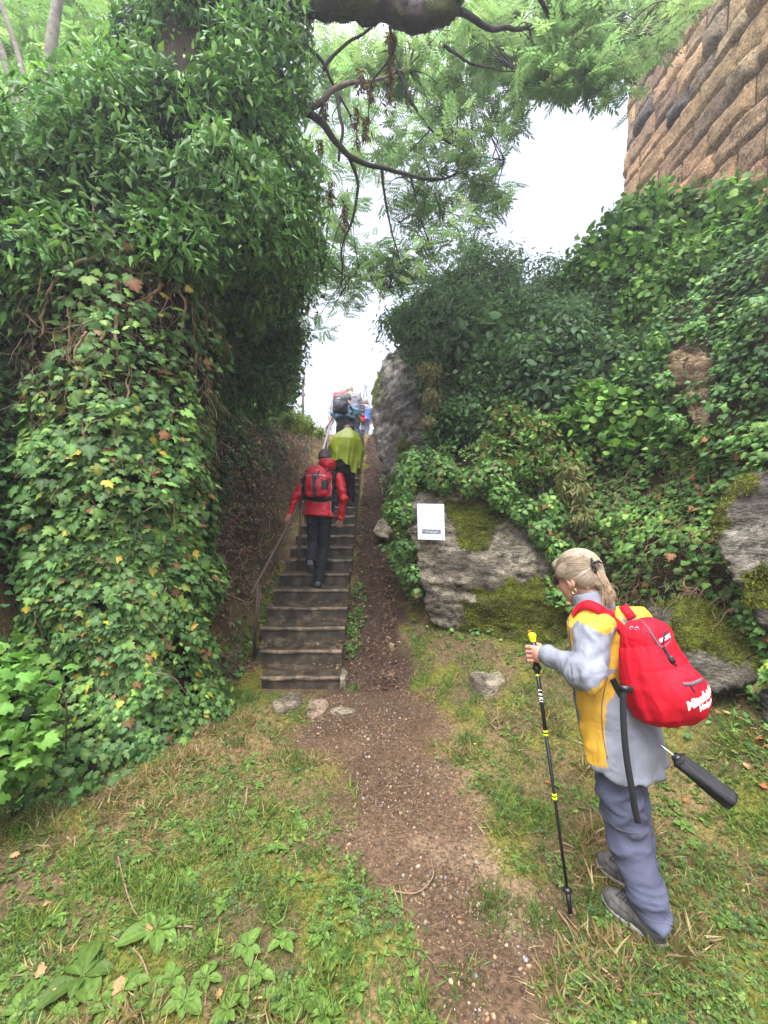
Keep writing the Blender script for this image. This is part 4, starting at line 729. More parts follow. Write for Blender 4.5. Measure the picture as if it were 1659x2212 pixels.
# background ash saplings at the upper left
a = Acc(); sap = empty('ash_tree', 'pale stemmed young ash trees with bright leaves at the upper left', 'tree', P(80, 1106, 7)); tips2 = []
for pts, r0, r1 in [([(105, 420, 5.2), (102, 250, 5.2), (110, 100, 5.2), (135, -60, 5.3)], .08, .055), ([(95, 380, 5.3), (70, 250, 5.3), (40, 120, 5.4), (0, 0, 5.4)], .045, .028), ([(60, 300, 5), (30, 200, 5), (0, 100, 5), (-40, 0, 5)], .045, .03), ([(-20, 215, 5.3), (40, 195, 5.3), (110, 158, 5.3), (170, 160, 5.3), (200, 180, 5.3)], .035, .016), ([(110, 120, 7.1), (150, 60, 7.1), (175, 10, 7.1)], .02, .012), ([(50, 90, 7), (120, 130, 7), (180, 100, 7)], .015, .008)]:
    q = spline([P(*p_) for p_ in pts], 8); v_, f_ = tube(q, np.linspace(r0, r1, len(q)), 9); a.add(v_, f_, np.array((.17, .16, .12) if r0 > .042 else (.07, .065, .05)))
a.build('trunk', M['bark'], sap)
pts = []; poly = [(-80, -80), (330, -80), (280, 120), (230, 230), (150, 300), (0, 330), (-80, 300)]
while len(pts) < 400:
    u, v = RNG.uniform(-80, 330), RNG.uniform(-80, 330)
    if inpoly(np.array([u]), np.array([v]), poly)[0]:
        pt = np.array(P(u, v, RNG.uniform(5.6, 10)))
        if fbm(pt, .9, 2, 5) > .05 or RNG.random() < .05: pts.append(pt)
pts = np.array(pts); n = len(pts) * 7; base = np.repeat(pts, 7, 0) + rnd(n, 3) * .09; az = RNG.uniform(0, 2 * pi, n)
a = Acc(); scatter(a, ASH[0], ASH[1], base, frames(np.stack([.3 * rnd(n), .3 * rnd(n), np.ones(n)], -1), np.stack([np.cos(az), np.sin(az), -.6 + .5 * RNG.normal(size=n)], -1)), RNG.uniform(.2, .32, n), mixcols(n, [(3, (.095, .165, .055)), (2, (.13, .21, .06))], .18))
a.build('crown', M['ash'], sap)
# ================================================================== ground cover
def gpos(u, v):      # ground point seen at (u,v)
    Y = 3.0
    for _ in range(40):
        X = (u - 829.5) / FP * Y; Y = .6 * Y + .4 * (ZC - float(Hf(np.array([X]), np.array([Y]))[0])) * FP / max(v - 1106, 20)
    X = (u - 829.5) / FP * Y; return np.array([X, Y, float(Hf(np.array([X]), np.array([Y]))[0])])
def gscat(n, xr=(-2.8, 3.0), yr=(.85, 5.2)):
    X = RNG.uniform(*xr, n); Y = RNG.uniform(*yr, n) if n < 500 else yr[0] + (yr[1] - yr[0]) * RNG.random(n) ** 1.35
    k = np.abs(X) < Y * 1.0 + .2; X, Y = X[k], Y[k]
    st = (X > -1.5) & (X < -.42) & (Y > 4.15); dl = sdist(X, Y, FL, -1); k = ~st & (dl < .15); return X[k], Y[k]
def noise2(X, Y, f, s): return fbm(np.stack([X, Y, 0 * X], -1), f, 3, s)
BLADE = (np.array([[-.045, 0, 0], [.045, 0, 0], [.03, .55, .06], [-.03, .55, .06], [0, 1, .25]]), np.array([[0, 1, 2], [0, 2, 3], [3, 2, 4]]))
X, Y = gscat(270000); pm_ = pathmask(X, Y); dn = noise2(X, Y, 2.2, 61); dR_ = sdist(X, Y, FR, 1)
pr = (1 - pm_) ** 1.5 * (.55 + .9 * sst(dn + .55)) * (1 - .45 * sst((Y - 3.2) / 1.2)) * (1 - .75 * sst(dR_ / .3)) * (1 - .5 * (noise2(X, Y, 5, 62) > .3))
k = RNG.random(len(X)) < pr * 1.15; X, Y = X[k], Y[k]; n = len(X); dryn = noise2(X, Y, 1.5, 63)
drym = (sst(dryn * 1.8 + .10 + .35 * (X < -.4) - .35 * (X > .6)) * .8)
isd = RNG.random(n) < drym; az = RNG.uniform(0, 2 * pi, n); lean = RNG.uniform(.35, 1.9, n) * np.where(isd, 1.8, 1)
T = np.stack([np.cos(az) * lean, np.sin(az) * lean, np.ones(n)], -1); Nv = rnd(n, 3)
col = np.where(isd[:, None], mixcols(n, [(3, (.30, .22, .10)), (3, (.22, .15, .07)), (2, (.36, .29, .15)), (2, (.15, .13, .04))]), mixcols(n, [(4, (.11, .185, .035)), (3, (.15, .23, .04)), (2, (.07, .13, .03)), (3, (.21, .23, .05))]))
tuft = sst(noise2(X, Y, 6, 65) * 1.5); ln = RNG.uniform(.022, .05, n) * (1 + 1.0 * tuft) * (1 + .25 * isd)
a = Acc(); scatter(a, BLADE[0], BLADE[1], onground(X, Y, -.003), frames(Nv, T), ln, col)
# denser darker tufts
for (u, v, q_, h_) in [(1225 // 1 - 60, 1990, 260, .05), (1065, 1945, 240, .055), (1085, 1990, 150, .045), (1000, 2120, 120, .05), (620, 1640, 220, .06), (650, 1660, 160, .06), (1010, 1600, 260, .06), (1290, 1960, 200, .06), (1260, 1990, 150, .05), (990, 1640, 120, .05), (580, 1900, 100, .05), (860, 2150, 120, .05), (1430, 2120, 180, .06), (1540, 1900, 200, .06), (540, 1420 + 90, 140, .06), (1570, 1620, 160, .06), (1100, 1330 + 40, 150, .05), (900, 1420, 100, .05), (760, 1490, 100, .06), (770, 1330, 60, .06)]:
    c = gpos(u, v); x_ = c[0] + RNG.normal(size=q_) * .05; y_ = c[1] + RNG.normal(size=q_) * .05; az = RNG.uniform(0, 2 * pi, q_); le = RNG.uniform(.1, 1, q_)
    scatter(a, BLADE[0], BLADE[1], onground(x_, y_, -.003), frames(rnd(q_, 3), np.stack([np.cos(az) * le, np.sin(az) * le, np.ones(q_)], -1)), RNG.uniform(.6, 1.2, q_) * h_, mixcols(q_, [(3, (.06, .13, .025)), (2, (.09, .18, .03)), (1, (.2, .2, .06))]))
tag(a.build('grass', M['grass']), 'short patchy grass, green and straw coloured, on both sides of the dirt path', 'grass', kind='stuff')
# clover and small herbs
CL = []; CF = []
for q_ in range(3):
    t = q_ * 2 * pi / 3; r = np.array([[cos(t), -sin(t), 0], [sin(t), cos(t), 0], [0, 0, 1]]); o = np.array([[0, .05, 0], [.28, .35, .04], [.2, .7, .05], [0, .62, .02], [-.2, .7, .05], [-.28, .35, .04]]) @ r.T
    CF += [(len(CL), len(CL) + 1, len(CL) + 2, len(CL) + 3), (len(CL), len(CL) + 3, len(CL) + 4, len(CL) + 5)]; CL += list(o)
CLV = (np.array(CL), np.array(CF))
X, Y = gscat(40000); pr = (1 - pathmask(X, Y)) ** 2 * sst(noise2(X, Y, 2.6, 71) * 1.8 + .30) * (1 - .5 * sst((Y - 3) / 1.5)); k = RNG.random(len(X)) < pr; X, Y = X[k], Y[k]; n = len(X)
a = Acc(); scatter(a, CLV[0], CLV[1], onground(X, Y, .012) + np.array([0, 0, 1]) * RNG.random((n, 1)) * .02, frames(np.array([0, 0, 1.0]) + .35 * rnd(n, 3), rnd(n, 3)), RNG.uniform(.013, .025, n), mixcols(n, [(4, (.08, .145, .035)), (3, (.115, .19, .045)), (2, (.06, .11, .04))]))
X, Y = gscat(15000); pr = (1 - pathmask(X, Y)) ** 1.5 * sst(noise2(X, Y, 2.1, 75) * 1.6 + .25); k = RNG.random(len(X)) < pr; X, Y = X[k], Y[k]; n = len(X)
q = np.repeat(onground(X, Y, .01), 5, 0); az = RNG.uniform(0, 2 * pi, n * 5); scatter(a, OVAL[0], OVAL[1], q, frames(np.stack([.3 * rnd(n * 5), .3 * rnd(n * 5), np.ones(n * 5)], -1), np.stack([np.cos(az), np.sin(az), .35 + 0 * az], -1)), np.repeat(RNG.uniform(.014, .034, n), 5) * RNG.uniform(.6, 1.2, n * 5), mixcols(n * 5, [(4, (.085, .15, .035)), (3, (.125, .20, .04)), (1, (.19, .23, .05))], .2))
# young ivy and weeds spilling at the foot of the banks
X, Y = gscat(9000, (-3, 3), (1.6, 5.2)); d1 = sdist(X, Y, FL, -1); d2 = sdist(X, Y, FR, 1); k = (((d1 > -.45) & (RNG.random(len(X)) < sst((d1 + .5) / .5))) | ((d2 > -.7) & (RNG.random(len(X)) < .35 * sst((d2 + .7) / .7)))) & (pathmask(X, Y) < .3)
X, Y = X[k], Y[k]; n = len(X); leaves(a, onground(X, Y, .02) + np.array([0, 0, .05]) * RNG.random((n, 1)), np.tile([0, -.3, 1.0], (n, 1)), IVY, .05, IV_T, .3, .45, IVYC)
tag(a.build('clover', M['leaf']), 'clover, creeping ivy and small weeds spread through the grass', 'ground cover', kind='stuff')
# plantain rosettes
def plantain_mesh(seed):
    rs = np.random.default_rng(seed); V_ = []; F_ = []; C_ = []; k0 = 0; m = int(rs.integers(6, 10))
    for q_ in range(m):
        az = q_ * 2.4 + rs.uniform(-.2, .2); Ln = rs.uniform(.6, 1.0) * (1 if q_ < m - 2 else .6); wd = rs.uniform(.24, .34) * Ln; tilt = rs.uniform(.15, .5) + (.6 if q_ >= m - 2 else 0)
        nu, nv_ = 9, 6; c0 = np.array([.115, .20, .038]) * rs.uniform(.75, 1.25)
        for i_ in range(nu + 1):
            t = i_ / nu; wi = wd * (.12 + .88 * sin(min(1, max(0, (t - .18) / .82)) ** .8 * pi) ** .75) if t > .18 else wd * .12
            z_ = Ln * (tilt * t - (tilt + .1) * t * t * .8); 
            for j_ in range(nv_ + 1):
                s_ = j_ / nv_ * 2 - 1; rib = .010 * cos(s_ * pi * 2.5); px, py = Ln * t, wi * s_
                V_.append((cos(az) * px - sin(az) * py, sin(az) * px + cos(az) * py, z_ + wi * .35 * s_ * s_ + rib + .01 * rs.normal() * (t > .3))); C_.append(c0 * (1.12 if j_ % 2 else .9) * (1.1 if j_ == 3 else 1))
        for i_ in range(nu):
            for j_ in range(nv_): b = k0 + i_ * (nv_ + 1) + j_; F_.append((b, b + nv_ + 1, b + nv_ + 2, b + 1))
        k0 = len(V_)
    return np.array(V_), np.array(F_), np.array(C_)
protos = []
big = {0: 'large plantain rosette with wide pale green leaves in the lower left grass', 1: 'largest dark green plantain, near the lower left corner beside a fallen brown leaf'}
spots = [(337, 2014, .15), (178, 2118, .16), (403, 1902, .085), (337, 1902, .09), (436, 1803, .10), (300, 1757, .075), (375, 1717, .07), (445, 1691, .07), (506, 1752, .075), (544, 1766, .07), (370, 1780, .07), (647, 1785, .075), (595, 1836, .075), (637, 1902, .07), (534, 2052, .09), (609, 2038, .085), (694, 2019, .08), (722, 2075, .08), (445, 2118, .085), (370, 2122, .08),
         (267, 2146, .10), (323, 2164, .09), (398, 2169, .09), (520, 2146, .09), (647, 2169, .1), (698, 2197, .1), (605, 2169, .09), (52, 2190, .12), (28, 2118, .10), (760, 1958, .06), (480, 1830, .08), (410, 1790, .07), (560, 1700, .06), (640, 1760, .06), (540, 1650, .055), (250, 1900, .07), (120, 1990, .07), (480, 1960, .06), (300, 1860, .06),
         (1090, 1590, .055), (1110, 1600, .05), (1480, 1790, .07), (1500, 1830, .06), (1440, 1760, .06), (1300, 2000, .05), (1560, 2000, .06), (1200, 1700, .05), (1250, 2120, .05), (880, 1350, .05), (640, 1690, .05), (460, 2040, .06), (560, 2110, .07), (490, 2190, .08), (230, 2190, .09), (140, 2200, .08), (770, 2150, .06)]
for i_, (u, v, s_) in enumerate(spots):
    c = gpos(u, v)
    if i_ < 7:
        Vp, Fp, Cp = plantain_mesh(100 + i_); o = mesh('plantain', Vp, Fp, M['leaf'], None, Cp * (.75 if i_ == 1 else 1)); protos.append(o)
    else: o = protos[i_ % 5 + 2].copy(); COL.objects.link(o)
    o.location = c + np.array([0, 0, .012]); o.scale = (s_ * .95,) * 3; o.rotation_euler = (RNG.normal() * .08, RNG.normal() * .08, RNG.uniform(0, 6.28))
    tag(o, big.get(i_, 'small plantain in the right hand grass near the woman and notice boulder' if u > 860 else 'small plantain close to the bottom edge of the view' if v > 2090 else 'small plantain rosette with ribbed oval leaves in the grass left of the path'), 'plant', 'plantains in the grass')
# fallen leaves
lf = fan(sym([(0, 0), (.2, .1), (.42, .12), (.34, .35), (.5, .5), (.3, .6), (.28, .8), (0, 1)]), .12, .45, .5)
lfp = []
for q_, (u, v, s_, cc) in enumerate([(262, 2125, .065, 0), (315, 2010, .045, 0), (5, 1780, .05, 1), (160, 1700, .06, 0), (1188, 1694, .03, 2), (1640, 1400, .05, 0), (1625, 1560, .06, 1), (1600, 1530, .05, 0), (1640, 1600, .06, 2), (1580, 1545, .05, 1), (1655, 1620, .05, 0), (1560, 1500, .045, 0), (1610, 1480, .05, 1), (1530, 1478, .04, 1), (1480, 1730, .03, 2), (935, 1488, .035, 1), (80, 2130, .05, 0), (100, 1960, .04, 0), (130, 2150, .04, 1), (40, 1850, .04, 1), (690, 1590, .02, 1), (1022, 1612, .03, 3), (1620, 1660, .05, 0), (1590, 1630, .04, 1), (1650, 1700, .04, 2), (640, 1345, .03, 2), (560, 1370, .03, 1), (1565, 2090, .03, 0), (1330, 2150, .03, 1), (470, 2170, .035, 0), (1645, 1520, .05, 1), (1615, 1590, .05, 0)]):
    cl_ = [(.36, .21, .10), (.42, .24, .12), (.40, .12, .05), (.42, .42, .06)][cc]; c = gpos(u, v)
    o = mesh('fallen_leaf', lf[0] + rnd(len(lf[0]), 3) * .03, lf[1], M['dead'], None, np.tile(cl_, (len(lf[0]), 1))); o.location = c + np.array([0, 0, .03 if u < 400 else .02]); o.scale = (s_,) * 3; o.rotation_euler = (RNG.normal() * .35, RNG.normal() * .35, RNG.uniform(0, 6.28))
    tag(o, 'curled pale brown fallen leaf under the big plantains at the lower left' if q_ == 0 else 'yellow green fallen leaf lying right of the dirt path' if cc == 3 else 'dry brown fallen leaf at the right edge by the bank' if u > 1500 else 'dry brown fallen leaf lying in the grass or on the path', 'leaf', 'fallen leaves')
# pebbles in the trodden earth
ico = bmesh.new(); bmesh.ops.create_icosphere(ico, subdivisions=1, radius=1); IV_ = np.array([v_.co for v_ in ico.verts]); IF_ = np.array([[v_.index for v_ in f_.verts] for f_ in ico.faces]); ico.free()
X = RNG.uniform(-1.2, 1.6, 60000); Y = .95 + 4.1 * RNG.random(60000) ** 1.5; k = (RNG.random(60000) < pathmask(X, Y) * (.25 + .75 * sst(noise2(X, Y, 3, 81) + .5))) & ~((X > -1.5) & (X < -.42) & (Y > 4.1)); X, Y = X[k][:15000], Y[k][:15000]; n = len(X)
s_ = .0022 + .0085 * RNG.random(n) ** 4.5; Rm = np.linalg.qr(rnd(n, 3, 3))[0] * (1 + .35 * rnd(n, 1, 3)).clip(.5, 1.5)
a = Acc(); scatter(a, IV_ * (1 + .15 * rnd(len(IV_), 1)), IF_, onground(X, Y, 0) + np.stack([0 * X, 0 * X, s_ * .2], -1), Rm, s_, mixcols(n, [(6, (.13, .088, .050)), (4, (.19, .135, .075)), (3, (.08, .055, .035)), (1, (.30, .235, .155)), (1, (.17, .16, .15)), (1, (.24, .13, .07))], .25))
tag(a.build('pebbles', colmat('pebble', .6, .35, .2, 120, .2, 80)), 'small brown and cream pebbles pressed into the trodden dirt path', 'pebbles', kind='stuff')
# twigs and bits of straw lying about
X, Y = gscat(2600); Y2 = Y; n = len(X); dr = Acc(); az = RNG.uniform(0, 2 * pi, n); d_ = np.stack([np.cos(az), np.sin(az), 0 * az], -1)
strands(dr, onground(X, Y, .012), 5, .085, .0011, d_, np.tile([0, 0, 1.0], (n, 1)), .12, mixcols(n, [(3, (.20, .13, .08)), (2, (.36, .27, .16)), (2, (.09, .06, .04))]))
for pu in [[(250, 1840), (300, 1990), (420, 2010)], [(1085, 1395), (1080, 1370), (1092, 1350)], [(840, 1930), (900, 1935), (935, 1900), (930, 1860)], [(600, 1500), (640, 1520)], [(240, 2030), (300, 2070), (330, 2150)], [(850, 1350), (838, 1300)], [(1020, 1540), (990, 1510)]]:
    q = spline([gpos(*p_) + np.array([0, 0, .015]) for p_ in pu], 8); v_, f_ = tube(q, .003, 5); dr.add(v_, f_, np.array((.24, .16, .10)))
tag(dr.build('twigs', M['stem']), 'thin dry twigs and straws scattered over the earth and grass', 'twigs', kind='stuff')
# lobed bright weeds at the left edge
shrub('bramble', 'bright green lobed weeds at the left edge below the ivy', 'plant', [B(10, 1440, 2.5, .12), B(0, 1520, 2.4, .14), B(30, 1590, 2.35, .12), B(-20, 1650, 2.25, .14), B(60, 1540, 2.4, .08), B(70, 1470, 2.5, .09)], 210, IVY, .075, [(3, (.09, .19, .035)), (2, (.12, .24, .045))], 3, .05, 'leaf', 47, .6, .4, .35, stems=5, up=.8)
# ================================================================== railing, notice, fence
M['iron'] = flat('rusty_iron', (.085, .055, .042), .55, .35, 60, .3, 180, .4, .2)
M['galv'] = flat('worn_pale_metal', (.30, .29, .285), .4, .2, 40, .1, 150, .5, .5)
rail = empty('handrail', 'round rusty metal handrail on a thin post left of the stairs', 'handrail', (-1.33, 4.3, 0))
def rp(u, v, Y): return P(u, v, Y)
s = spline([rp(541, 1283, 4.62), rp(549, 1273, 4.66), rp(560, 1250, 4.75), rp(622, 1135, 5.25), rp(652, 1077, 5.75)], 8)
v_, f_ = tube(s, .019, 10); mesh('rail', v_, f_, M['iron'], rail)
s = spline([rp(652, 1077, 5.75), rp(672, 1035, 6.3), rp(694, 985, 7.0), rp(707, 940, 8.0), rp(711, 925, 8.6), rp(722, 905, 10)], 8)
v_, f_ = tube(s, .022, 10); o = mesh('rail', v_, f_, M['galv'], rail); o['label'] = 'pale worn upper length of the handrail'
for (u0, v0, Y0_, u1, v1) in [(557, 1262, 4.68, 546, 1432), (650, 1085, 5.7, 643, 1230), (706, 945, 7.9, 703, 1030)]:
    v_, f_ = tube([rp(u0, v0, Y0_), rp(u1, v1, Y0_)], .013, 8); mesh('post', v_, f_, M['iron'], rail)
    v_, f_ = tube([rp(u0 + 5, v0 + 2, Y0_), rp(u1 + 4, v1, Y0_)], .008, 6); mesh('post', v_, f_, M['iron'], rail)
# notice sheet fixed to the boulder
M['sheet'] = flat('laminated_sheet', (.62, .66, .74), .35, .03, 5, 0, 200, .5); M['ink'] = flat('grey_ink', (.22, .26, .30), .6, .1); M['photo'] = flat('printed_photo', (.16, .175, .2), .5, .6, 45)
M['photow'] = flat('printed_photo_pale', (.5, .52, .56), .5, .3, 60); M['brass'] = flat('dark_screw', (.05, .05, .05), .4)
c00, c10, c01 = (np.array(P(*q)) for q in [(901, 1088, 4.86), (959, 1089, 4.80), (903, 1165, 4.84)])
ex = c10 - c00; ey = c01 - c00; en = nrm(np.cross(ex, ey)); 
if en[1] > 0: en = -en
notice = empty('notice_sheet', 'white laminated notice with a grey photograph fixed on the grey boulder', 'sign', c00)
def panel(name, x0, y0, x1, y1, d, t, mat, lab=None):
    pts = [c00 + ex * x + ey * y + en * (d + z) for z in (0, t) for x, y in ((x0, y0), (x1, y0), (x1, y1), (x0, y1))]
    o = mesh(name, np.array(pts), np.array([[0, 3, 2, 1], [4, 5, 6, 7], [0, 1, 5, 4], [1, 2, 6, 5], [2, 3, 7, 6], [3, 0, 4, 7]]), mat, notice, smooth=False)
    if lab: o['label'] = lab
    return o
panel('sheet', 0, 0, 1, 1, 0, .006, M['sheet'])
panel('photograph', .16, .71, .86, .84, .0065, .001, M['photo'], 'grey printed photograph with pale buildings')
for q_, (x, y, s1, s2) in enumerate([(.34, .765, .05, .02), (.42, .775, .06, .025), (.5, .768, .05, .03), (.58, .78, .07, .02), (.67, .77, .05, .022), (.27, .755, .03, .012), (.76, .775, .04, .015)]):
    panel('pale_house', x, y, x + s1, y + s2, .0078, .0006, M['photow'])
def textmesh(body, size, mat, name, parent, org, dx, dy, dn, shear=0, bold=0, extr=.0005):
    cu = bpy.data.curves.new(name, 'FONT'); cu.body = body; cu.size = size; cu.shear = shear; cu.offset = bold; cu.resolution_u = 3; o = bpy.data.objects.new(name, cu); COL.objects.link(o)
    dg = bpy.context.evaluated_depsgraph_get(); me = bpy.data.meshes.new_from_object(o.evaluated_get(dg)); bpy.data.objects.remove(o)
    Rm = np.stack([dx, dy, dn], -1)
    for v_ in me.vertices: v_.co = Vector(np.array(org) + Rm @ np.array([v_.co.x, v_.co.y, extr]))
    oo = bpy.data.objects.new(name, me); link(oo, parent, mat)
    if parent is not None: oo.matrix_parent_inverse = Matrix.Translation(-parent.location)
    return oo
uex, uey = nrm(ex), -nrm(ey)
textmesh('Burg und Bergfried', .022, M['ink'], 'heading', notice, c00 + ex * .22 + ey * .225 + en * .0075, uex, uey, en)
for r_ in range(9):
    y = .30 + r_ * .04 + (.015 if r_ > 4 else 0); panel('text_line', .15, y, .85 - (.25 if r_ in (4, 8) else .03 * (r_ % 3)), y + .006, .0065, .0006, flat('pale_ink', (.42, .46, .52), .6) if r_ == 0 else bpy.data.materials['pale_ink'])
for x, y in ((.63, .05), (.93, .95)): 
    cc = c00 + ex * x + ey * y; v_, f_ = tube([cc, cc + en * .012], .006, 8); mesh('screw', v_, f_, M['brass'], notice)
# stock fence on the hill
fence = empty('wire_fence', 'wooden post and wire mesh fence on the crest left of the stairs', 'fence', P(654, 930, 13))
M['post'] = flat('grey_wood', (.12, .11, .10), .9, .3, 20); M['wire'] = flat('thin_wire', (.40, .40, .42), .5)
v_, f_ = tube([P(654, 940, 13), P(655, 815, 13)], .04, 8); mesh('post', v_, f_, M['post'], fence)
v_, f_ = tube([P(560, 960, 12), P(562, 790, 12)], .04, 8); mesh('post', v_, f_, M['post'], fence)
v_, f_ = tube([P(735, 945, 15), P(735, 870, 15)], .035, 8); mesh('post', v_, f_, M['post'], fence)
a = Acc()
for (ua, va, Ya), (ub, vb, Yb), (uc, vc, Yc), (ud, vd, Yd) in [((562, 800, 12), (655, 822, 13), (560, 950, 12), (654, 935, 13)), ((655, 868, 13), (735, 878, 15), (654, 940, 13), (735, 940, 15))]:
    A_, B_, C_, D_ = (np.array(P(*q)) for q in ((ua, va, Ya), (ub, vb, Yb), (uc, vc, Yc), (ud, vd, Yd)))
    for t in np.linspace(0, 1, 8):
        p0, p1 = A_ + (C_ - A_) * t, B_ + (D_ - B_) * t; mid = (p0 + p1) / 2 - np.array([0, 0, .05 * (1 - t)]); v_, f_ = tube(spline([p0, mid, p1], 4), .0032, 3, False); a.add(v_, f_)
    for t in np.linspace(.04, .96, 14):
        p0 = A_ + (B_ - A_) * t - np.array([0, 0, .2 * t * (1 - t)]); p1 = C_ + (D_ - C_) * t; v_, f_ = tube([p0, p1], .0025, 3, False); a.add(v_, f_)
a.build('wire_mesh', M['wire'], fence)
# thin airy shrub beyond the top of the stairs
a = Acc(); sh = empty('willow_shrub', 'wispy shrub against the sky behind the hikers at the top', 'shrub', P(760, 925, 15)); q2 = Acc()
for _ in range(46):
    u0 = RNG.uniform(700, 800); h_ = RNG.uniform(20, 70) * (1 if u0 > 735 else .8); tip = np.array(P(u0 + RNG.normal() * 8, 905 - h_ - (15 if u0 > 740 else 0), 15 + RNG.normal() * .3)); bt = np.array(P(u0, 930, 15)); q = spline([bt, (bt + tip) / 2 + rnd(3) * .05, tip], 6); v_, f_ = tube(q, .006, 3, False); a.add(v_, f_, np.array((.1, .1, .06)))
    n = 16; pp = q[RNG.integers(4, len(q), n)] + rnd(n, 3) * .03; leaves(q2, pp, rnd(n, 3), LANCE, .09, [(1, (.14, .19, .08)), (1, (.10, .15, .05))], -.6, .5)
a.build('stems', M['bark'], sh); q2.build('leaves', M['leaf'], sh)
# ================================================================== smooth figures: distance fields turned into skins
def smin(a, b, k):
    h = np.clip(.5 + .5 * (b - a) / k, 0, 1); return b + (a - b) * h - k * h * (1 - h)
def cap_(p, a, b, ra, rb):
    a = np.asarray(a, float); b = np.asarray(b, float); d = b - a; t = np.clip(((p - a) @ d) / (d @ d + 1e-12), 0, 1); return np.linalg.norm(p - a - t[..., None] * d, axis=-1) - (ra + (rb - ra) * t)
def ell_(p, c, r, Rm=None):
    q = p - np.asarray(c, float)
    if Rm is not None: q = q @ np.asarray(Rm)
    r = np.asarray(r, float); k0 = np.linalg.norm(q / r, axis=-1); k1 = np.linalg.norm(q / (r * r), axis=-1); return k0 * (k0 - 1) / np.maximum(k1, 1e-9)
def loft_(p, org, ax, e1, e2, zs, cs, r1, r2, pw=2.0, cs2=None):
    """elliptical sections along axis ax from org; zs heights, cs offsets along e1, r1/r2 radii along e1/e2"""
    q = p - np.asarray(org, float); z = q @ ax; x = q @ e1; y = q @ e2; zc = np.clip(z, zs[0], zs[-1])
    c = np.interp(zc, zs, cs); c2 = np.interp(zc, zs, cs2) if cs2 is not None else 0; a = np.interp(zc, zs, r1); b = np.interp(zc, zs, r2)
    k = (np.abs((x - c) / a) ** pw + np.abs((y - c2) / b) ** pw) ** (1 / pw); d = (k - 1) * np.minimum(a, b)
    return np.maximum(d, np.maximum(zs[0] - z, z - zs[-1]))
def skin(sdf, lo, hi, h):
    lo = np.array(lo, float); hi = np.array(hi, float); n = np.ceil((hi - lo) / h).astype(int) + 1
    g = np.stack(np.meshgrid(*[lo[i_] + h * np.arange(n[i_]) for i_ in range(3)], indexing='ij'), -1)
    D = sdf(g.reshape(-1, 3)).reshape(n); D = np.where(D == 0, 1e-9, D); S = D < 0
    cn = [(i_, j_, k_) for i_ in (0, 1) for j_ in (0, 1) for k_ in (0, 1)]
    sl = lambda A, c: A[c[0]:n[0] - 1 + c[0], c[1]:n[1] - 1 + c[1], c[2]:n[2] - 1 + c[2]]
    acc_ = np.zeros(tuple(n - 1) + (3,)); cnt = np.zeros(tuple(n - 1))
    for a_ in cn:
        for ax in range(3):
            if a_[ax] == 0:
                b_ = list(a_); b_[ax] = 1; da, db = sl(D, a_), sl(D, b_); m = (da < 0) != (db < 0); t = np.where(m, da / np.where(m, da - db, 1), 0)
                pt = np.array(a_, float) + 0 * acc_; pt[..., ax] = t; acc_ += pt * m[..., None]; cnt += m
    act = cnt > 0; idx = np.full(act.shape, -1); idx[act] = np.arange(act.sum()); cell = np.argwhere(act)
    V = lo + h * (cell + acc_[act] / cnt[act][:, None]); F = []
    for ax in range(3):
        b1, b2 = [(1, 2), (2, 0), (0, 1)][ax]; s0 = [slice(1, n[i_] - 1) for i_ in range(3)]; s0[ax] = slice(0, n[ax] - 1); s1 = list(s0); s1[ax] = slice(1, n[ax])
        A_, B_ = S[tuple(s0)], S[tuple(s1)]; e = np.argwhere(A_ != B_)
        if not len(e): continue
        fl = A_[tuple(e.T)]; e = e + np.array([s0[i_].start for i_ in range(3)]); o1 = np.zeros(3, int); o1[b1] = 1; o2 = np.zeros(3, int); o2[b2] = 1
        q = np.stack([idx[tuple((e - o1 - o2).T)], idx[tuple((e - o2).T)], idx[tuple(e.T)], idx[tuple((e - o1).T)]], -1)
        F.append(np.where(fl[:, None], q, q[:, ::-1]))
    return V, np.concatenate(F)
def join(*ms):
    V = []; F = []; C = []; n = 0
    for v_, f_, c_ in ms: V.append(v_); F.append(f_ + n); C.append(c_); n += len(v_)
    return np.concatenate(V), np.concatenate(F), np.concatenate(C)
def bvh(V, F):
    from mathutils.bvhtree import BVHTree
    return BVHTree.FromPolygons([tuple(map(float, v_)) for v_ in V], [tuple(map(int, f_)) for f_ in F])
def drape(pts, d, tree_, off=.004):
    out_ = []
    for p in pts:
        h_ = tree_.ray_cast(Vector(p) - Vector(d) * .6, Vector(d)); q = h_[0]
        if q is None: q = tree_.find_nearest(Vector(p))[0]
        out_.append(np.array(q) - np.array(d) * off)
    return np.array(out_)
def ribbon(pts, wdir, w_, nrm_, th=.003):
    """flat strap along pts; wdir width direction(s), nrm_ outward direction"""
    pts = np.asarray(pts, float); m = len(pts); W_ = np.broadcast_to(np.asarray(wdir, float), (m, 3)); T = nrm(np.gradient(pts, axis=0)); Nn = nrm(np.broadcast_to(np.asarray(nrm_, float), (m, 3)))
    W_ = nrm(W_ - T * np.sum(W_ * T, -1, keepdims=True)); w_ = np.broadcast_to(np.asarray(w_, float), (m,))[:, None] / 2
    r = np.stack([pts - W_ * w_, pts + W_ * w_, pts + W_ * w_ + Nn * th, pts - W_ * w_ + Nn * th], 1).reshape(-1, 3)
    F = []
    for i_ in range(m - 1):
        for j_ in range(4): F.append((i_ * 4 + j_, i_ * 4 + (j_ + 1) % 4, (i_ + 1) * 4 + (j_ + 1) % 4, (i_ + 1) * 4 + j_))
    F += [(3, 2, 1, 0), ((m - 1) * 4, (m - 1) * 4 + 1, (m - 1) * 4 + 2, (m - 1) * 4 + 3)]
    return r, np.array(F)
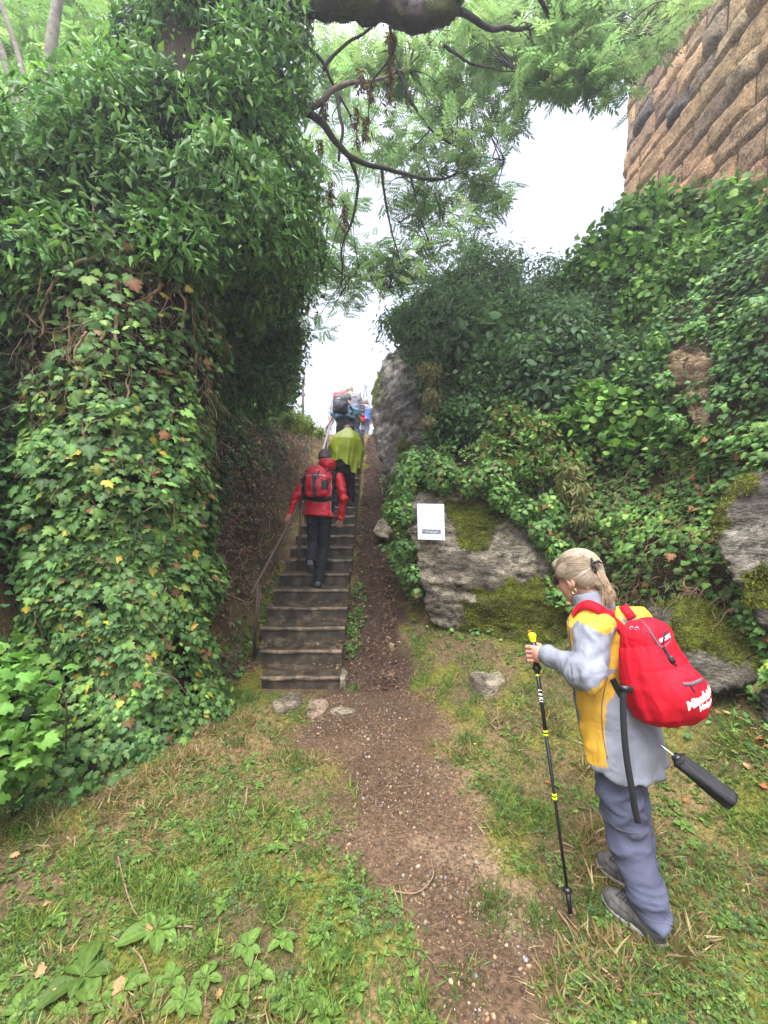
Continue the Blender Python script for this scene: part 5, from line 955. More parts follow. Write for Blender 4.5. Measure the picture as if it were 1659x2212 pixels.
def clothmat(name, base=None, rough=.7, bscale=900, bump=.25, spec=.25, var=.08, crum=.5, cs=8):
    m = colmat(name, rough, spec, bump, bscale, var, 9, base is None, base or (1, 1, 1), 0, None, .0008); t = m.node_tree; b = t.nodes['Principled BSDF']; n = t.nodes.new; l = t.links.new
    tcn = n('ShaderNodeTexCoord'); w1 = n('ShaderNodeTexNoise'); w1.inputs['Scale'].default_value = cs; w1.inputs['Detail'].default_value = 2; w1.inputs['Distortion'].default_value = 1.2; l(tcn.outputs['Object'], w1.inputs['Vector'])
    r_ = n('ShaderNodeMath'); r_.operation = 'SUBTRACT'; r_.inputs[1].default_value = .5; l(w1.outputs[0], r_.inputs[0]); ab = n('ShaderNodeMath'); ab.operation = 'ABSOLUTE'; l(r_.outputs[0], ab.inputs[0]); sq = n('ShaderNodeMath'); sq.operation = 'POWER'; sq.inputs[1].default_value = .85; l(ab.outputs[0], sq.inputs[0])
    bp = n('ShaderNodeBump'); bp.inputs['Strength'].default_value = crum; bp.inputs['Distance'].default_value = .014; l(sq.outputs[0], bp.inputs['Height'])
    old = b.inputs['Normal'].links[0].from_node; l(bp.outputs[0], old.inputs['Normal']); return m
M['cloth'] = clothmat('jacket_cloth', None, .62); M['denim'] = clothmat('trouser_cloth', None, .8); M['skinm'] = colmat('skin', .5, .35, .15, 300, .08, 12, True, bdist=.001)
M['hair'] = colmat('hair', .55, .4, 0, 10, .15, 60); M['black'] = flat('black_plastic', (.012, .012, .013), .35, .1, 20, 0, 10, .5); M['web'] = flat('black_webbing', (.014, .014, .015), .8, .2, 300, .3, 900)
M['metal'] = flat('bare_metal', (.55, .56, .58), .25, .05, 20, 0, 10, .5, 1); M['gold'] = flat('gold', (.75, .58, .25), .25, .05, 20, 0, 10, .5, 1)
M['red'] = clothmat('red_canvas', (.44, .006, .018), .75, 700, .3, .2, .10); M['shoe'] = colmat('shoe_mesh', .85, .2, .5, 500, .2, 40, True, bdist=.001); M['lacem'] = flat('shoe_lace', (.055, .052, .05), .8); M['sole'] = flat('pale_sole', (.30, .28, .23), .7, .15, 40, .2, 100)
M['ywl'] = flat('neon_plastic', (.62, .80, .01), .4, .05); M['orange'] = flat('orange_plastic', (.75, .10, .02), .4, .05); M['white'] = flat('white_print', (.75, .74, .74), .6, .08, 60)
M['umb'] = clothmat('black_umbrella_cloth', (.018, .018, .02), .65, 400, .3, .3, .2); M['lens'] = flat('dark_glasses', (.03, .02, .03), .15, .05, 20, 0, 10, .6); M['grey'] = flat('grey_piping', (.10, .085, .095), .7)
SK = np.array([.42, .235, .17])
# ------------------------------------------------------------------ woman walking with pole
FW = np.array([-.535, .845, 0.]); LW = np.array([-.845, -.535, 0.]); OW = np.array([1.083, 1.917, 0.]); UP = np.array([0, 0, 1.])
BW = np.stack([FW, LW, UP], 0)
def W(a, b, z): return OW + a * FW + b * LW + np.array([0, 0, z])
def inv(u, v, b):
    s = (u - 829.5) / FP; a = (s * (OW[1] + b * LW[1]) - OW[0] - b * LW[0]) / (FW[0] - s * FW[1]); Yp = OW[1] + a * FW[1] + b * LW[1]; return np.array([a, b, ZC - (v - 1106) / FP * Yp])
def Wp(u, v, b): q = inv(u, v, b); return W(*q)
toW = lambda V: OW + V @ BW
woman = empty('person', 'grey haired woman in a grey and yellow jacket walking with a pole at the right', 'person', tuple(OW))
head = inv(1247, 1247, 0); hx, hz = head[0], head[2]
# head frame: face looks forward and down a little
tl = R(22); hf = np.array([cos(tl), 0, -sin(tl)]); hu = np.array([sin(tl), 0, cos(tl)]); hl = np.array([0, 1., 0])
def Hd(f, l, u): return head + f * hf + l * hl + u * hu
def He(f, l, u): return Hd(f * 1.1, l * 1.1, u * 1.1)
HR = np.stack([hf, hl, hu], -1)
neckb = inv(1292, 1318, 0)
def headsdf(p):
    p = head + (p - head) / 1.1
    d = ell_(p, Hd(-.012, 0, .022), (.092, .073, .090), HR)
    d = smin(d, ell_(p, Hd(.035, 0, -.040), (.052, .053, .062), HR), .03)
    d = smin(d, ell_(p, Hd(.052, 0, -.083), (.028, .026, .020), HR), .022)            # chin
    d = smin(d, ell_(p, Hd(.050, .030, -.028), (.030, .022, .026), HR), .015); d = smin(d, ell_(p, Hd(.050, -.030, -.028), (.030, .022, .026), HR), .015)   # cheeks
    d = smin(d, cap_(p, Hd(.078, 0, .012), Hd(.104, 0, -.022), .008, .0125), .010)    # nose
    d = smin(d, ell_(p, Hd(.082, 0, -.052), (.012, .022, .006), HR), .006); d = smin(d, ell_(p, Hd(.080, 0, -.062), (.012, .019, .006), HR), .006)  # lips
    d = np.maximum(d, -ell_(p, Hd(.096, 0, -.0565), (.008, .022, .0016), HR))
    for s_ in (1, -1): d = -smin(-d, ell_(p, Hd(.088, .031 * s_, .008), (.014, .017, .010), HR), .008)
    d = smin(d, cap_(p, Hd(-.03, 0, -.03), neckb, .046, .05), .03)
    for s_ in (1, -1):
        e = ell_(p, Hd(-.012, .076 * s_, -.012), (.019, .008, .032), HR @ Matrix.Rotation(R(12), 3, 'Y')); e = np.maximum(e, -ell_(p, Hd(-.010, .084 * s_, -.010), (.010, .006, .020), HR)); e = smin(e, ell_(p, Hd(-.002, .074 * s_, -.038), (.009, .006, .009), HR), .005); d = smin(d, e, .008)
    return d * 1.1
hv, hF = skin(headsdf, head - .17, head + np.array([.165, .11, .15]), .0042)
hc = np.tile(SK, (len(hv), 1)); q = (hv - head) @ HR / 1.1
hc = hc * (1 + .10 * vn(hv, 60, 1)[:, None]); hc[(np.abs(q[:, 2] + .057) < .011) & (q[:, 0] > .07) & (np.abs(q[:, 1]) < .021)] = (.38, .13, .11)
ck_ = np.exp(-(((q[:, 0] - .06) / .03) ** 2 + ((np.abs(q[:, 1]) - .045) / .02) ** 2 + ((q[:, 2] + .025) / .025) ** 2))[:, None]; hc = hc * (1 - .5 * ck_) + np.array([.46, .19, .14]) * .5 * ck_
# joints
shL, shR = inv(1281, 1372, .165), None; shR = shL * [1, -1, 1]; elL = inv(1272, 1462, .27); wrL = inv(1182, 1412, .22); haL = inv(1158, 1411, .20)
elR = shR + np.array([-.02, -.05, -.28]); wrR = elR + np.array([.06, .06, -.20]); haR = wrR + np.array([.03, .01, -.07])
anL = np.array([-.165, .085, .10]); anR = np.array([-.04, -.083, .10]); hip = inv(1338, 1580, 0); knL = inv(1352, 1800, .088); knR = knL * [1, -1, 1] + [.08, 0, 0]
def bodysdf(p):
    d = loft_(p, (0, 0, 0), UP, np.array([1., 0, 0]), np.array([0, 1., 0]), [.80, .95, 1.11, 1.22, 1.30], [.02, .065, .095, .12, .125], [.08, .08, .08, .06, .04], [.12, .12, .12, .10, .04])
    for A_, B_, C_ in ((shL, elL, wrL), (shR, elR, wrR)): d = smin(d, cap_(p, A_, B_, .045, .036), .03); d = smin(d, cap_(p, B_, C_, .036, .026), .01)
    for H_, K_, A_ in (((hip[0], .085, .82), knL, anL), ((hip[0], -.085, .82), knR, anR)): d = smin(d, cap_(p, H_, K_, .075, .050), .03); d = smin(d, cap_(p, K_, A_, .048, .035), .01)
    return d
bv, bF = skin(bodysdf, (-.4, -.36, 0), (.5, .36, 1.42), .016)
# left hand wrapped round the pole grip
tipW = Wp(1235, 1990, 0); tip = np.array([.807, 1.806, 0.0]); topW = toW(inv(1150, 1374, .20)); pd = nrm(topW - tip)
pdl = BW @ pd; grip = inv(1157, 1411, .20); grip = BW @ (tip + pd * ((toW(grip) - tip) @ pd) - OW)
hd_ = nrm(grip - wrL); hd_ = nrm(hd_ - pdl * (hd_ @ pdl)); sd_ = np.cross(pdl, hd_)    # hd_: from wrist towards pole; sd_: across
if sd_[1] < 0: sd_ = -sd_
def hp(h_, s_, t_): return grip + hd_ * h_ + sd_ * s_ + pdl * t_
def handsdf(p):
    d = cap_(p, wrL, hp(-.052, .012, 0), .027, .026)
    d = smin(d, ell_(p, hp(-.038, .022, 0), (.030, .018, .040), np.stack([hd_, sd_, pdl], -1)), .015)
    for k_, (t_, ln) in enumerate([(.032, .95), (.011, 1.05), (-.010, 1.0), (-.030, .85)]):
        r = .0098 if k_ < 3 else .0085; c_ = [(-.020, .030), (.010, .034), (.030, .014), (.026, -.012), (.006, -.024)]
        for (a_, b_), (c2, d2) in zip(c_[:-1], c_[1:]): d = smin(d, cap_(p, hp(a_ * ln, b_, t_), hp(c2 * ln, d2, t_ - .002), r, r * .95), .003)
    for A_, B_, r1, r2 in ((hp(-.045, .0, .015), hp(-.018, -.022, .034), .015, .012), (hp(-.018, -.022, .034), hp(.012, -.020, .046), .0115, .0095)): d = smin(d, cap_(p, A_, B_, r1, r2), .006)
    return d
av, aF = skin(handsdf, grip - .11, grip + .11, .0032)
def handR(p):
    f_ = nrm(haR - wrR); d = cap_(p, wrR, haR, .024, .028)
    for k_ in range(4):
        o = np.array([0, (k_ - 1.5) * .019, 0]); A_ = haR + o + f_ * .02; B_ = A_ + f_ * .04 + np.array([0, 0, -.012]); C_ = B_ + f_ * .018 + np.array([0, 0, -.028]); d = smin(smin(d, cap_(p, A_, B_, .0095, .009), .004), cap_(p, B_, C_, .009, .008), .003)
    A_ = wrR + f_ * .03 + np.array([0, .02, 0]); return smin(d, cap_(p, A_, A_ + f_ * .045 + np.array([0, .022, -.02]), .012, .009), .006)
rv, rF = skin(handR, haR - .13, haR + .13, .005)
jv, jF, jC = join((bv, bF, np.tile(SK, (len(bv), 1))), (hv, hF, hc), (av, aF, SK * np.array([1.1, .95, .95]) * (1 + .12 * vn(av, 90, 1)[:, None])), (rv, rF, np.tile(SK, (len(rv), 1))))
mesh('body', toW(jv), jF, M['skinm'], woman, jC)
# hair: cap swept back into a gathered tail
def hairsdf(p):
    p0 = p; p = head + (p - head) / 1.1
    d = ell_(p, Hd(-.020, 0, .032), (.100, .083, .096), HR); d = np.maximum(d, -((p - Hd(.055, 0, .045)) @ (-hf * .55 + hu * .83)) - .0)  # clear the face below the hairline
    d = np.maximum(d, ((p - Hd(.068, 0, .0)) @ hf) - .012); d2 = ell_(p, Hd(-.050, 0, -.010), (.066, .078, .066), HR); d = smin(d, d2, .02)
    side = np.minimum(ell_(p, Hd(.004, .066, .030), (.046, .018, .036), HR), ell_(p, Hd(.004, -.066, .030), (.046, .018, .036), HR)); d = smin(d, side, .02)
    d = smin(d, ell_(p, Hd(.060, 0, .075), (.034, .050, .030), HR), .02)
    c_ = inv(1287, 1228, 0); e_ = inv(1302, 1262, .02); g_ = inv(1318, 1290, .02); d = d * 1.1; p = p0; d = smin(d, cap_(p, c_, e_, .030, .026), .02); d = smin(d, cap_(p, e_, g_, .024, .012), .01)
    return d
rv, rF = skin(hairsdf, head - .21, head + .18, .005); q = (rv - head) @ HR / 1.1; nn = vnormals(rv, rF)
ang = np.arctan2(q[:, 1], q[:, 2] + .3 * q[:, 0]); st = vn(np.stack([ang * 40, q[:, 0] * 12, q[:, 2] * 10], -1), 1, 3); rv = rv + nn * (.0025 * st)[:, None]
hcol = np.array([.26, .21, .15]) * (1 + .25 * st)[:, None]; hair = mesh('hair', toW(rv), rF, M['hair'], woman, hcol.clip(.05, .9))
a = Acc(); clip = inv(1283, 1224, .02); hcn = Hd(-.022, 0, .03)
def onhair(p_, up_=.0):     # push a point onto the combed surface
    q_ = (p_ - hcn) @ HR; r_ = np.array([.110, .0915, .1055]) + up_; return hcn + HR @ (q_ / np.linalg.norm(q_ / r_))
for k_ in range(3600):      # fine strands combed from the hairline to the clip
    t_ = RNG.uniform(-1, 1); s0 = He(.082 - .055 * t_ * t_, .088 * sin(1.55 * t_), .082 - .088 * abs(t_) ** 1.7) + rnd(3) * .004; s0 = onhair(s0); x0 = max(0, RNG.uniform(-.5, .6)); u_ = RNG.normal() * .0015
    pts_ = [onhair(s0 + (clip - s0) * (x0 + (.9 - x0) * x_) + nrm(s0 - hcn) * .02, u_ + .003 * sin(pi * x_)) for x_ in (0, .25, .5, .75, 1)] + [clip + rnd(3) * .012]
    v_, f_ = tube(spline(pts_, 2), .00075, 3, False); a.add(toW(v_), f_, np.array([.40, .32, .22]) * RNG.uniform(.55, 1.35))
for k_ in range(700):
    s0 = clip + rnd(3) * .012; e_ = inv(1301 + RNG.normal() * 6, 1258, .02 + RNG.normal() * .012); g_ = inv(1311 + RNG.normal() * 6, 1280 + RNG.normal() * 8, .02 + RNG.normal() * .016); g2 = g_ + np.array([-.005, RNG.normal() * .01, -.02 - .02 * RNG.random()])
    v_, f_ = tube(spline([s0, e_, g_, g2], 3), .0008, 3, False); a.add(toW(v_), f_, np.array([.40, .29, .17]) * RNG.uniform(.55, 1.4))
for k_ in range(170):      # stray wisps at the forehead and nape
    s0 = onhair(He(.075 + RNG.normal() * .01, RNG.uniform(-.05, .06), .06 + RNG.normal() * .015)) if k_ < 100 else He(-.07, RNG.uniform(-.05, .06), -.04)
    v_, f_ = tube(spline([s0, s0 + hf * RNG.uniform(.0, .008) - hu * .008 + rnd(3) * .003, s0 - hf * RNG.uniform(-.008, .008) - hu * RNG.uniform(.012, .028) + rnd(3) * .005], 3), .0007, 3, False); a.add(toW(v_), f_, np.array([.45, .37, .26]))
a.build('strands', M['hair'], hair)
v_, f_ = tube(toW(np.array([inv(1277, 1207, .03), inv(1282, 1222, .055), inv(1288, 1238, .04)])), [.006, .009, .006], 8); mesh('hair_clip', v_, f_, M['black'], woman)
v_, f_ = tube(toW(np.array([inv(1281, 1217, .058), inv(1292, 1212, .045), inv(1299, 1216, .02)])), [.005, .008, .004], 8); mesh('hair_clip', v_, f_, M['black'], woman)
# glasses and earring
gl = empty('glasses', None, None, tuple(OW)); gl.parent = woman; gl.matrix_parent_inverse = Matrix.Translation(-woman.location)
def sub(o, par): o.parent = par; o.matrix_parent_inverse = (woman.matrix_parent_inverse @ Matrix()).copy() if False else Matrix.Translation(-Vector(OW)); return o
for s_ in (1, -1):
    th_ = np.linspace(0, 2 * pi, 20, endpoint=False); c_ = He(.098 - .006, .034 * s_, .006); ring = np.array([c_ + hl * .024 * cos(t_) + hu * .018 * sin(t_) - hf * .004 * abs(cos(t_)) for t_ in th_])
    v_, f_ = tube(np.concatenate([ring, ring[:1]]), .0018, 6, False); sub(mesh('frame', toW(v_), f_, M['lens'], None), gl)
    sub(mesh('lens', toW(np.concatenate([ring, [c_]])), np.array([[k_, (k_ + 1) % 20, 20] for k_ in range(20)]), M['lens'], None), gl)
    v_, f_ = tube([He(.090, .058 * s_, .010), He(.05, .074 * s_, .012), He(-.005, .082 * s_, .010)], .0022, 6); sub(mesh('temple', toW(v_), f_, flat('wine_frame', (.10, .01, .02), .3) if s_ > 0 else bpy.data.materials['wine_frame'], None), gl)
v_, f_ = tube([He(.094, .012, .010), He(.097, 0, .012), He(.094, -.012, .010)], .0018, 6); sub(mesh('bridge', toW(v_), f_, M['lens'], None), gl)
c_ = inv(1241, 1277, .092); th_ = np.linspace(0, 2 * pi, 22); v_, f_ = tube(np.array([c_ + np.array([.012 * cos(t_), .003, .0125 * sin(t_)]) for t_ in th_]), .0017, 6, False); mesh('earring', toW(v_), f_, M['gold'], woman)
# jacket
lv = [(1285, 1300, 30), (1284, 1318, 46), (1287, 1345, 66), (1302, 1400, 76), (1314, 1480, 76), (1330, 1540, 84), (1343, 1590, 88), (1350, 1640, 91), (1353, 1665, 93)]
LV = [(inv(u, v, 0)[2], inv(u, v, 0)[0], h_) for u, v, h_ in lv][::-1]; zsj = [q[0] for q in LV]; csj = [q[1] for q in LV]
rbj = np.interp(zsj, [.6, .8, .95, 1.1, 1.22, 1.28, 1.33], [.215, .20, .185, .185, .175, .11, .06]); raj = [max(.05, math.sqrt(max(h_ ** 2 - (260 * b_) ** 2, 0)) / 480) for (_, _, h_), b_ in zip(LV, rbj)]
raj = list(np.maximum(raj, .118 - .05 * (np.array(zsj) > 1.26))); print('JACKET', [(round(a_, 3), round(b_, 3), round(c2, 3), round(d_, 3)) for a_, b_, c2, d_ in zip(zsj, csj, raj, rbj)])
zsj[0] = .648; rbj = list(rbj)
X1, Y1 = np.array([1., 0, 0]), np.array([0, 1., 0])
def torso(p): return loft_(p, (0, 0, 0), UP, X1, Y1, zsj, csj, raj, rbj, 2.15)
def sleeve(p, s_):
    A_, B_, C_ = (shL, elL, wrL) if s_ > 0 else (shR, elR, wrR); d = smin(cap_(p, A_, B_, .074, .070), cap_(p, B_, B_ + (C_ - B_) * .93, .068, .044), .03)
    return smin(d, cap_(p, A_ * [1, .55, 1] + [0, 0, .035], A_, .05, .070), .05)
def collar(p):
    c_ = inv(1280, 1303, 0); ax = nrm(np.array([.42, 0, 1.])); q = p - c_; z_ = q @ ax; r_ = np.linalg.norm((q - z_[:, None] * ax) * [1, 1.0, 1], axis=1); rr_ = .072 - .08 * (z_ + .02)
    return np.maximum(np.abs(r_ - rr_) - .0085, np.abs(z_ - .005) - .046)
def jsdf(p):
    d = smin(torso(p), sleeve(p, 1), .025); d = smin(d, sleeve(p, -1), .025); return smin(d, collar(p), .012)
jv, jF = skin(jsdf, (-.42, -.38, .52), (.45, .40, 1.44), .0085); nn = vnormals(jv, jF)
sl = np.minimum(sleeve(jv, 1), sleeve(jv, -1)); to = torso(jv); co = collar(jv); isl = sl < to - .004
ax_ = nrm(wrL - elL); along = (jv - elL) @ ax_
folds = fbm(np.stack([jv[:, 0] * 5, jv[:, 1] * 5, jv[:, 2] * 2.4], -1), 1.6, 4, 15); fold2 = fbm(np.stack([along * 12, jv[:, 1] * 4, jv[:, 2] * 6], -1), 1.4, 3, 19)
rdg = 1 - np.abs(fbm(np.stack([jv[:, 0] * 2 + jv[:, 2] * 1.2, jv[:, 1] * 2, jv[:, 2] * 1.6 - jv[:, 0]], -1), 2.8, 3, 17)) * 2
amp = np.where(isl, .015, .013 + .007 * sst((.9 - jv[:, 2]) / .2)); amp = amp * (1 + .8 * np.exp(-((jv - elL) ** 2).sum(1) / .008))
dd_ = amp * (.7 * folds + np.where(isl, .9, .3) * fold2 + .55 * rdg.clip(0, 1) ** 2); dd_ = dd_ + .006 * np.sin(np.arctan2(jv[:, 1], jv[:, 0] - csj[0]) * 9 + 3) * sst((.78 - jv[:, 2]) / .15) * ~isl
ax2_ = jv[:, 0] - np.interp(jv[:, 2], zsj, csj); jv2 = jv + nn * (dd_ + .012 * sst((.10 - np.abs(jv[:, 2] - .92)) / .08) * (~isl))[:, None]; jv2[:, 2] += (.055 * sst((ax2_ - .02) / .10) - .025 * sst((.0 - ax2_) / .12)) * sst((.76 - jv[:, 2]) / .1)
gry = np.array([.195, .21, .24]); yel = np.array([.52, .30, .035]); ax2 = jv[:, 0] - np.interp(jv[:, 2], zsj, csj)
ax2_c = jv[:, 0] - np.interp(jv[:, 2], zsj, csj)
ypl = [inv(u, v, .2)[[0, 2]] for u, v in [(1236, 1300), (1226, 1332), (1258, 1347), (1288, 1368), (1308, 1402), (1311, 1430), (1300, 1462), (1262, 1486), (1240, 1492), (1243, 1560), (1250, 1650), (1314, 1655), (1302, 1590), (1297, 1530), (1310, 1482), (1326, 1455), (1362, 1465), (1460, 1458), (1460, 1300), (1330, 1270)]]
yy = inpoly(jv[:, 0] + np.where(isl, .052, 0) + .003 * vn(jv, 30, 5), jv[:, 2], [tuple(q) for q in ypl])
yy = yy | (~isl & (jv[:, 2] > 1.055 + .02 * np.sin(jv[:, 1] * 9)) & (ax2_c < .10)); yy = yy & ~(co < .004); jc = np.where(yy[:, None], yel, gry); jacket = mesh('jacket', toW(jv2), jF, M['cloth'], woman, jc * (1 + .06 * vn(jv, 14, 2)[:, None]))
jb = bvh(toW(jv2), jF); camd = lambda q: nrm(q - np.array([0, 0, ZC]))
# front zip edge, cuff strap, white piping
for pu, b_, nm, w_, mt in [([(1228, 1335), (1232, 1380), (1238, 1470), (1250, 1560), (1263, 1622)], .04, 'zip', .006, 'grey'), ([(1308, 1480), (1300, 1530), (1303, 1590), (1312, 1636)], .17, 'piping', .003, 'grey'), ([(1355, 1461), (1366, 1463), (1381, 1458)], .1, 'piping', .004, 'white')]:
    q = spline(np.array([toW(inv(u, v, b_)) for u, v in pu]), 6); dr_ = camd(q.mean(0)); q = drape(q, dr_, jb, .001); v_, f_ = ribbon(q, np.cross(dr_, UP) if nm != 'piping' or mt != 'white' else UP, w_, -dr_, .002); mesh(nm, v_, f_, M[mt], jacket)
# trousers
def leg(p, s_):
    c_ = [(1331, 1640, .080), (1334, 1690, .092), (1341, 1745, .090), (1356, 1817, .080), (1379, 1870, .073), (1399, 1930, .069), (1411, 1978, .069), (1420, 2020, .069)] if s_ > 0 else None
    if s_ > 0: P_ = [(inv(u, v, .088), r) for u, v, r in c_]
    else: P_ = [(inv(u, v, .088) * [1, -1, 1] + [da_, 0, 0], r) for (u, v, r), da_ in zip([(1331, 1640, .080), (1334, 1690, .090), (1341, 1745, .088), (1356, 1817, .078), (1379, 1870, .072), (1400, 1935, .068), (1411, 1978, .067), (1420, 2020, .067)], (.05, .055, .065, .08, .10, .115, .125, .13))]
    d = 9
    for (A_, r1), (B_, r2) in zip(P_[:-1], P_[1:]): d = np.minimum(d, cap_(p, A_, B_, r1, r2)) if np.ndim(d) == 0 else smin(d, cap_(p, A_, B_, r1, r2), .012)
    e_ = P_[-2][0]; cx_ = UP; d = np.maximum(d, -((p - e_) @ cx_) - .012); return d
def tsdf(p): return np.maximum(p[:, 2] - .80, smin(smin(leg(p, 1), leg(p, -1), .02), ell_(p, (hip[0] - .02, 0, .80), (.115, .15, .14)), .04))
tv, tF = skin(tsdf, (-.4, -.25, .03), (.3, .26, .96), .009); nn = vnormals(tv, tF)
rdg = (1 - np.abs(fbm(tv * [1.5, 1.5, 4.2] + [0, 0, 0], 2.4, 3, 23)) * 2).clip(0, 1) ** 2; lw = .6 + 1.1 * np.exp(-((tv[:, 2] - .12) / .09) ** 2) + .8 * np.exp(-((tv[:, 2] - .48) / .08) ** 2)
tv2 = tv + nn * (.014 * lw * (rdg - .4) + .004 * fbm(tv, 7, 3, 3))[:, None]
tc_ = np.array([.085, .093, .138]) * (1 - .22 * sst((tv[:, 2] - .42) / .05))[:, None] * (1 + .08 * fbm(tv, 5, 3, 8))[:, None]
tro = mesh('trousers', toW(tv2), tF, M['denim'], woman, tc_); tb = bvh(toW(tv2), tF)
for zz in (.435, .135): 
    pts_ = []
    for t_ in np.linspace(-2.2, 1.4, 24):
        c_ = inv(1356, 1817, .088) if zz > .3 else inv(1408, 1965, .088); p_ = np.array([c_[0] + .3 * cos(t_ + pi / 2 + .3), c_[1] + .3 * sin(t_ + pi / 2 + .3), zz]); o_ = toW(p_); h_ = tb.ray_cast(Vector(o_), Vector(toW(np.array([c_[0], c_[1], zz])) - o_))[0]
        if h_ is not None: pts_.append(np.array(h_))
    if len(pts_) > 4: v_, f_ = tube(np.array(pts_), .0016, 5); mesh('seam', v_, f_, M['grey'], tro)
# shoes
def shoe(s_, hl_, toe_):
    hl_ = np.array(hl_, float); toe_ = np.array(toe_, float); f_ = toe_ - hl_; Ln = np.linalg.norm(f_[:2]); f_ = f_ / np.linalg.norm(f_); r_ = np.cross(UP, f_); Rm = np.stack([f_, r_, UP], -1)
    g0 = 0.012
    def sd(p):
        d = ell_(p, hl_ + f_ * Ln * .70 + UP * .040, (Ln * .31, .048, .046), Rm); d = smin(d, ell_(p, hl_ + f_ * Ln * .22 + UP * .055, (Ln * .23, .040, .062), Rm), .03)
        d = smin(d, cap_(p, hl_ + f_ * .085 + UP * .075, hl_ + f_ * .065 + UP * .115, .040, .038), .03); d = smin(d, cap_(p, hl_ + f_ * Ln * .3 + UP * .07, hl_ + f_ * Ln * .62 + UP * .052, .036, .030), .03); return np.maximum(d, -(p[:, 2] - g0 - .012))
    v_, F_ = skin(sd, np.minimum(hl_, toe_) - [.09, .09, .01], np.maximum(hl_, toe_) + [.09, .09, .19], .0055); nn_ = vnormals(v_, F_); x_ = (v_ - hl_) @ f_ / Ln
    v2_ = v_ + nn_ * (.0012 * np.sin((x_ * 60 + np.abs((v_ - hl_) @ r_) * 90)) * (x_ < .8) * (x_ > .25))[:, None]; c_ = np.array([.125, .12, .11]) * np.where(x_ > .80, .72, np.where(np.abs(((v_ - hl_) @ UP) - .05 - .02 * x_) < .005, .6, 1.0))[:, None] * (1 + .3 * vn(v_, 70, 4))[:, None]
    sh_ = mesh('shoe', toW(v2_), F_, M['shoe'], woman, c_.clip(.02, .5)); th_ = np.linspace(0, 2 * pi, 44, endpoint=False); ring = []
    for t_ in th_:
        xx = .5 + .52 * cos(t_); wd = (.037 + .013 * sst((xx - .3) / .4)) * abs(sin(t_)) ** .7 * np.sign(sin(t_)); ring.append((hl_[:2] + f_[:2] / np.linalg.norm(f_[:2]) * Ln * xx + r_[:2] * wd, xx))
    rv_ = []; 
    for lvl, sc_ in ((0, .90), (.005, .97), (.015, .99), (.021, .95)):
        for (xy, xx) in ring: c0_ = hl_[:2] + f_[:2] * Ln * .5; q_ = c0_ + (xy - c0_) * sc_; rv_.append((q_[0], q_[1], lvl + .008 + .014 * sst((xx - .85) / .25) + (.006 if xx < .2 and lvl > .01 else 0)))
    F2 = [(k_ * 44 + j_, k_ * 44 + (j_ + 1) % 44, (k_ + 1) * 44 + (j_ + 1) % 44, (k_ + 1) * 44 + j_) for k_ in range(3) for j_ in range(44)]
    sub(mesh('sole', toW(np.array(rv_)), [np.array(F2), np.array([list(range(44))[::-1], [132 + j_ for j_ in range(44)]])], M['sole'], None), woman).parent = sh_
    sb_ = bvh(v2_, F_)
    for k_ in range(6):
        for cr_ in (-1, 1):
            q_ = [hl_ + f_ * Ln * (.47 + .05 * k_ + .012 * cr_ * w_) + r_ * .026 * w_ + UP * .3 for w_ in np.linspace(-1, 1, 7)]; v_, f2 = tube(toW(drape(q_, -UP, sb_, -.0) + UP * .0015), .0021, 5); o_ = mesh('lace', v_, f2, M['lacem'], None); sub(o_, woman); o_.parent = sh_
shoe(1, (-.228, .088, .004), (.036, .080, .004)); shoe(-1, (-.107, -.083, .004), (.160, -.082, .004))
# ------------------------------------------------------------------ walking pole
pole = empty('walking_pole', 'black trekking pole with a yellow top held in the woman\'s hand', 'walking pole', tuple(tip))
def pp_(t_): return tip + pd * t_
Lp = np.linalg.norm(topW - tip); hb = (toW(grip) - tip) @ pd
def ptube(name, t0, t1, r0, r1, mat, n=12, par=pole): v_, f_ = tube([pp_(t0), pp_(t0 * .5 + t1 * .5), pp_(t1)], [r0, (r0 + r1) / 2, r1], n); return mesh(name, v_, f_, mat, par)
ptube('tip', 0, .035, .003, .006, M['metal']); ptube('tip_cover', .03, .11, .009, .012, M['black']); v_, f_ = tube([pp_(.105), pp_(.112), pp_(.125)], [.006, .022, .014], 14); mesh('basket', v_, f_, M['black'], pole)
M['shaft'] = flat('dark_alloy', (.045, .048, .05), .3, .1, 20, 0, 10, .5, .6); ptube('shaft', .12, hb - .16, .0068, .0085, M['shaft']); ptube('upper_shaft', hb - .36, hb - .06, .0095, .0098, M['black'])
for t_ in (hb - .085 - .02, hb - .37, hb - .375 + .02, hb - .62, hb - .635): ptube('yellow_band', t_, t_ + .008, .0108, .0108, M['ywl'])
ptube('grip', hb - .075, hb + .055, .0145, .0135, M['black']); v_, f_ = tube([pp_(hb - .085), pp_(hb - .07), pp_(hb - .052)], [.014, .023, .015], 14); mesh('grip_foot', v_, f_, M['black'], pole)
s = spline([pp_(hb + .05), pp_(hb + .066), pp_(hb + .083), pp_(hb + .098) - FW * .004], 5); v_, f_ = tube(s, np.interp(np.linspace(0, 1, len(s)), [0, .3, .75, 1], [.012, .015, .021, .012]), 14); mesh('grip_top', v_, f_, M['ywl'], pole)
v_, f_ = tube([pp_(hb + .098) + FW * .018, pp_(hb + .105) + FW * .014], [.008, .005], 8); mesh('release_button', v_, f_, M['orange'], pole)
cd_ = nrm(np.array([0, 0, ZC]) - pp_(hb - .2)); sx = nrm(np.cross(pd, cd_))
for k_, ch in enumerate('LEKI'):
    dy_ = np.cross(cd_, -pd); q = pp_(hb - .165 - k_ * .017) + cd_ * .0102 - dy_ * .007; oo = textmesh(ch, .021, M['white'], 'letter', pole, q, -pd, dy_, cd_, .2, .0008, 0)
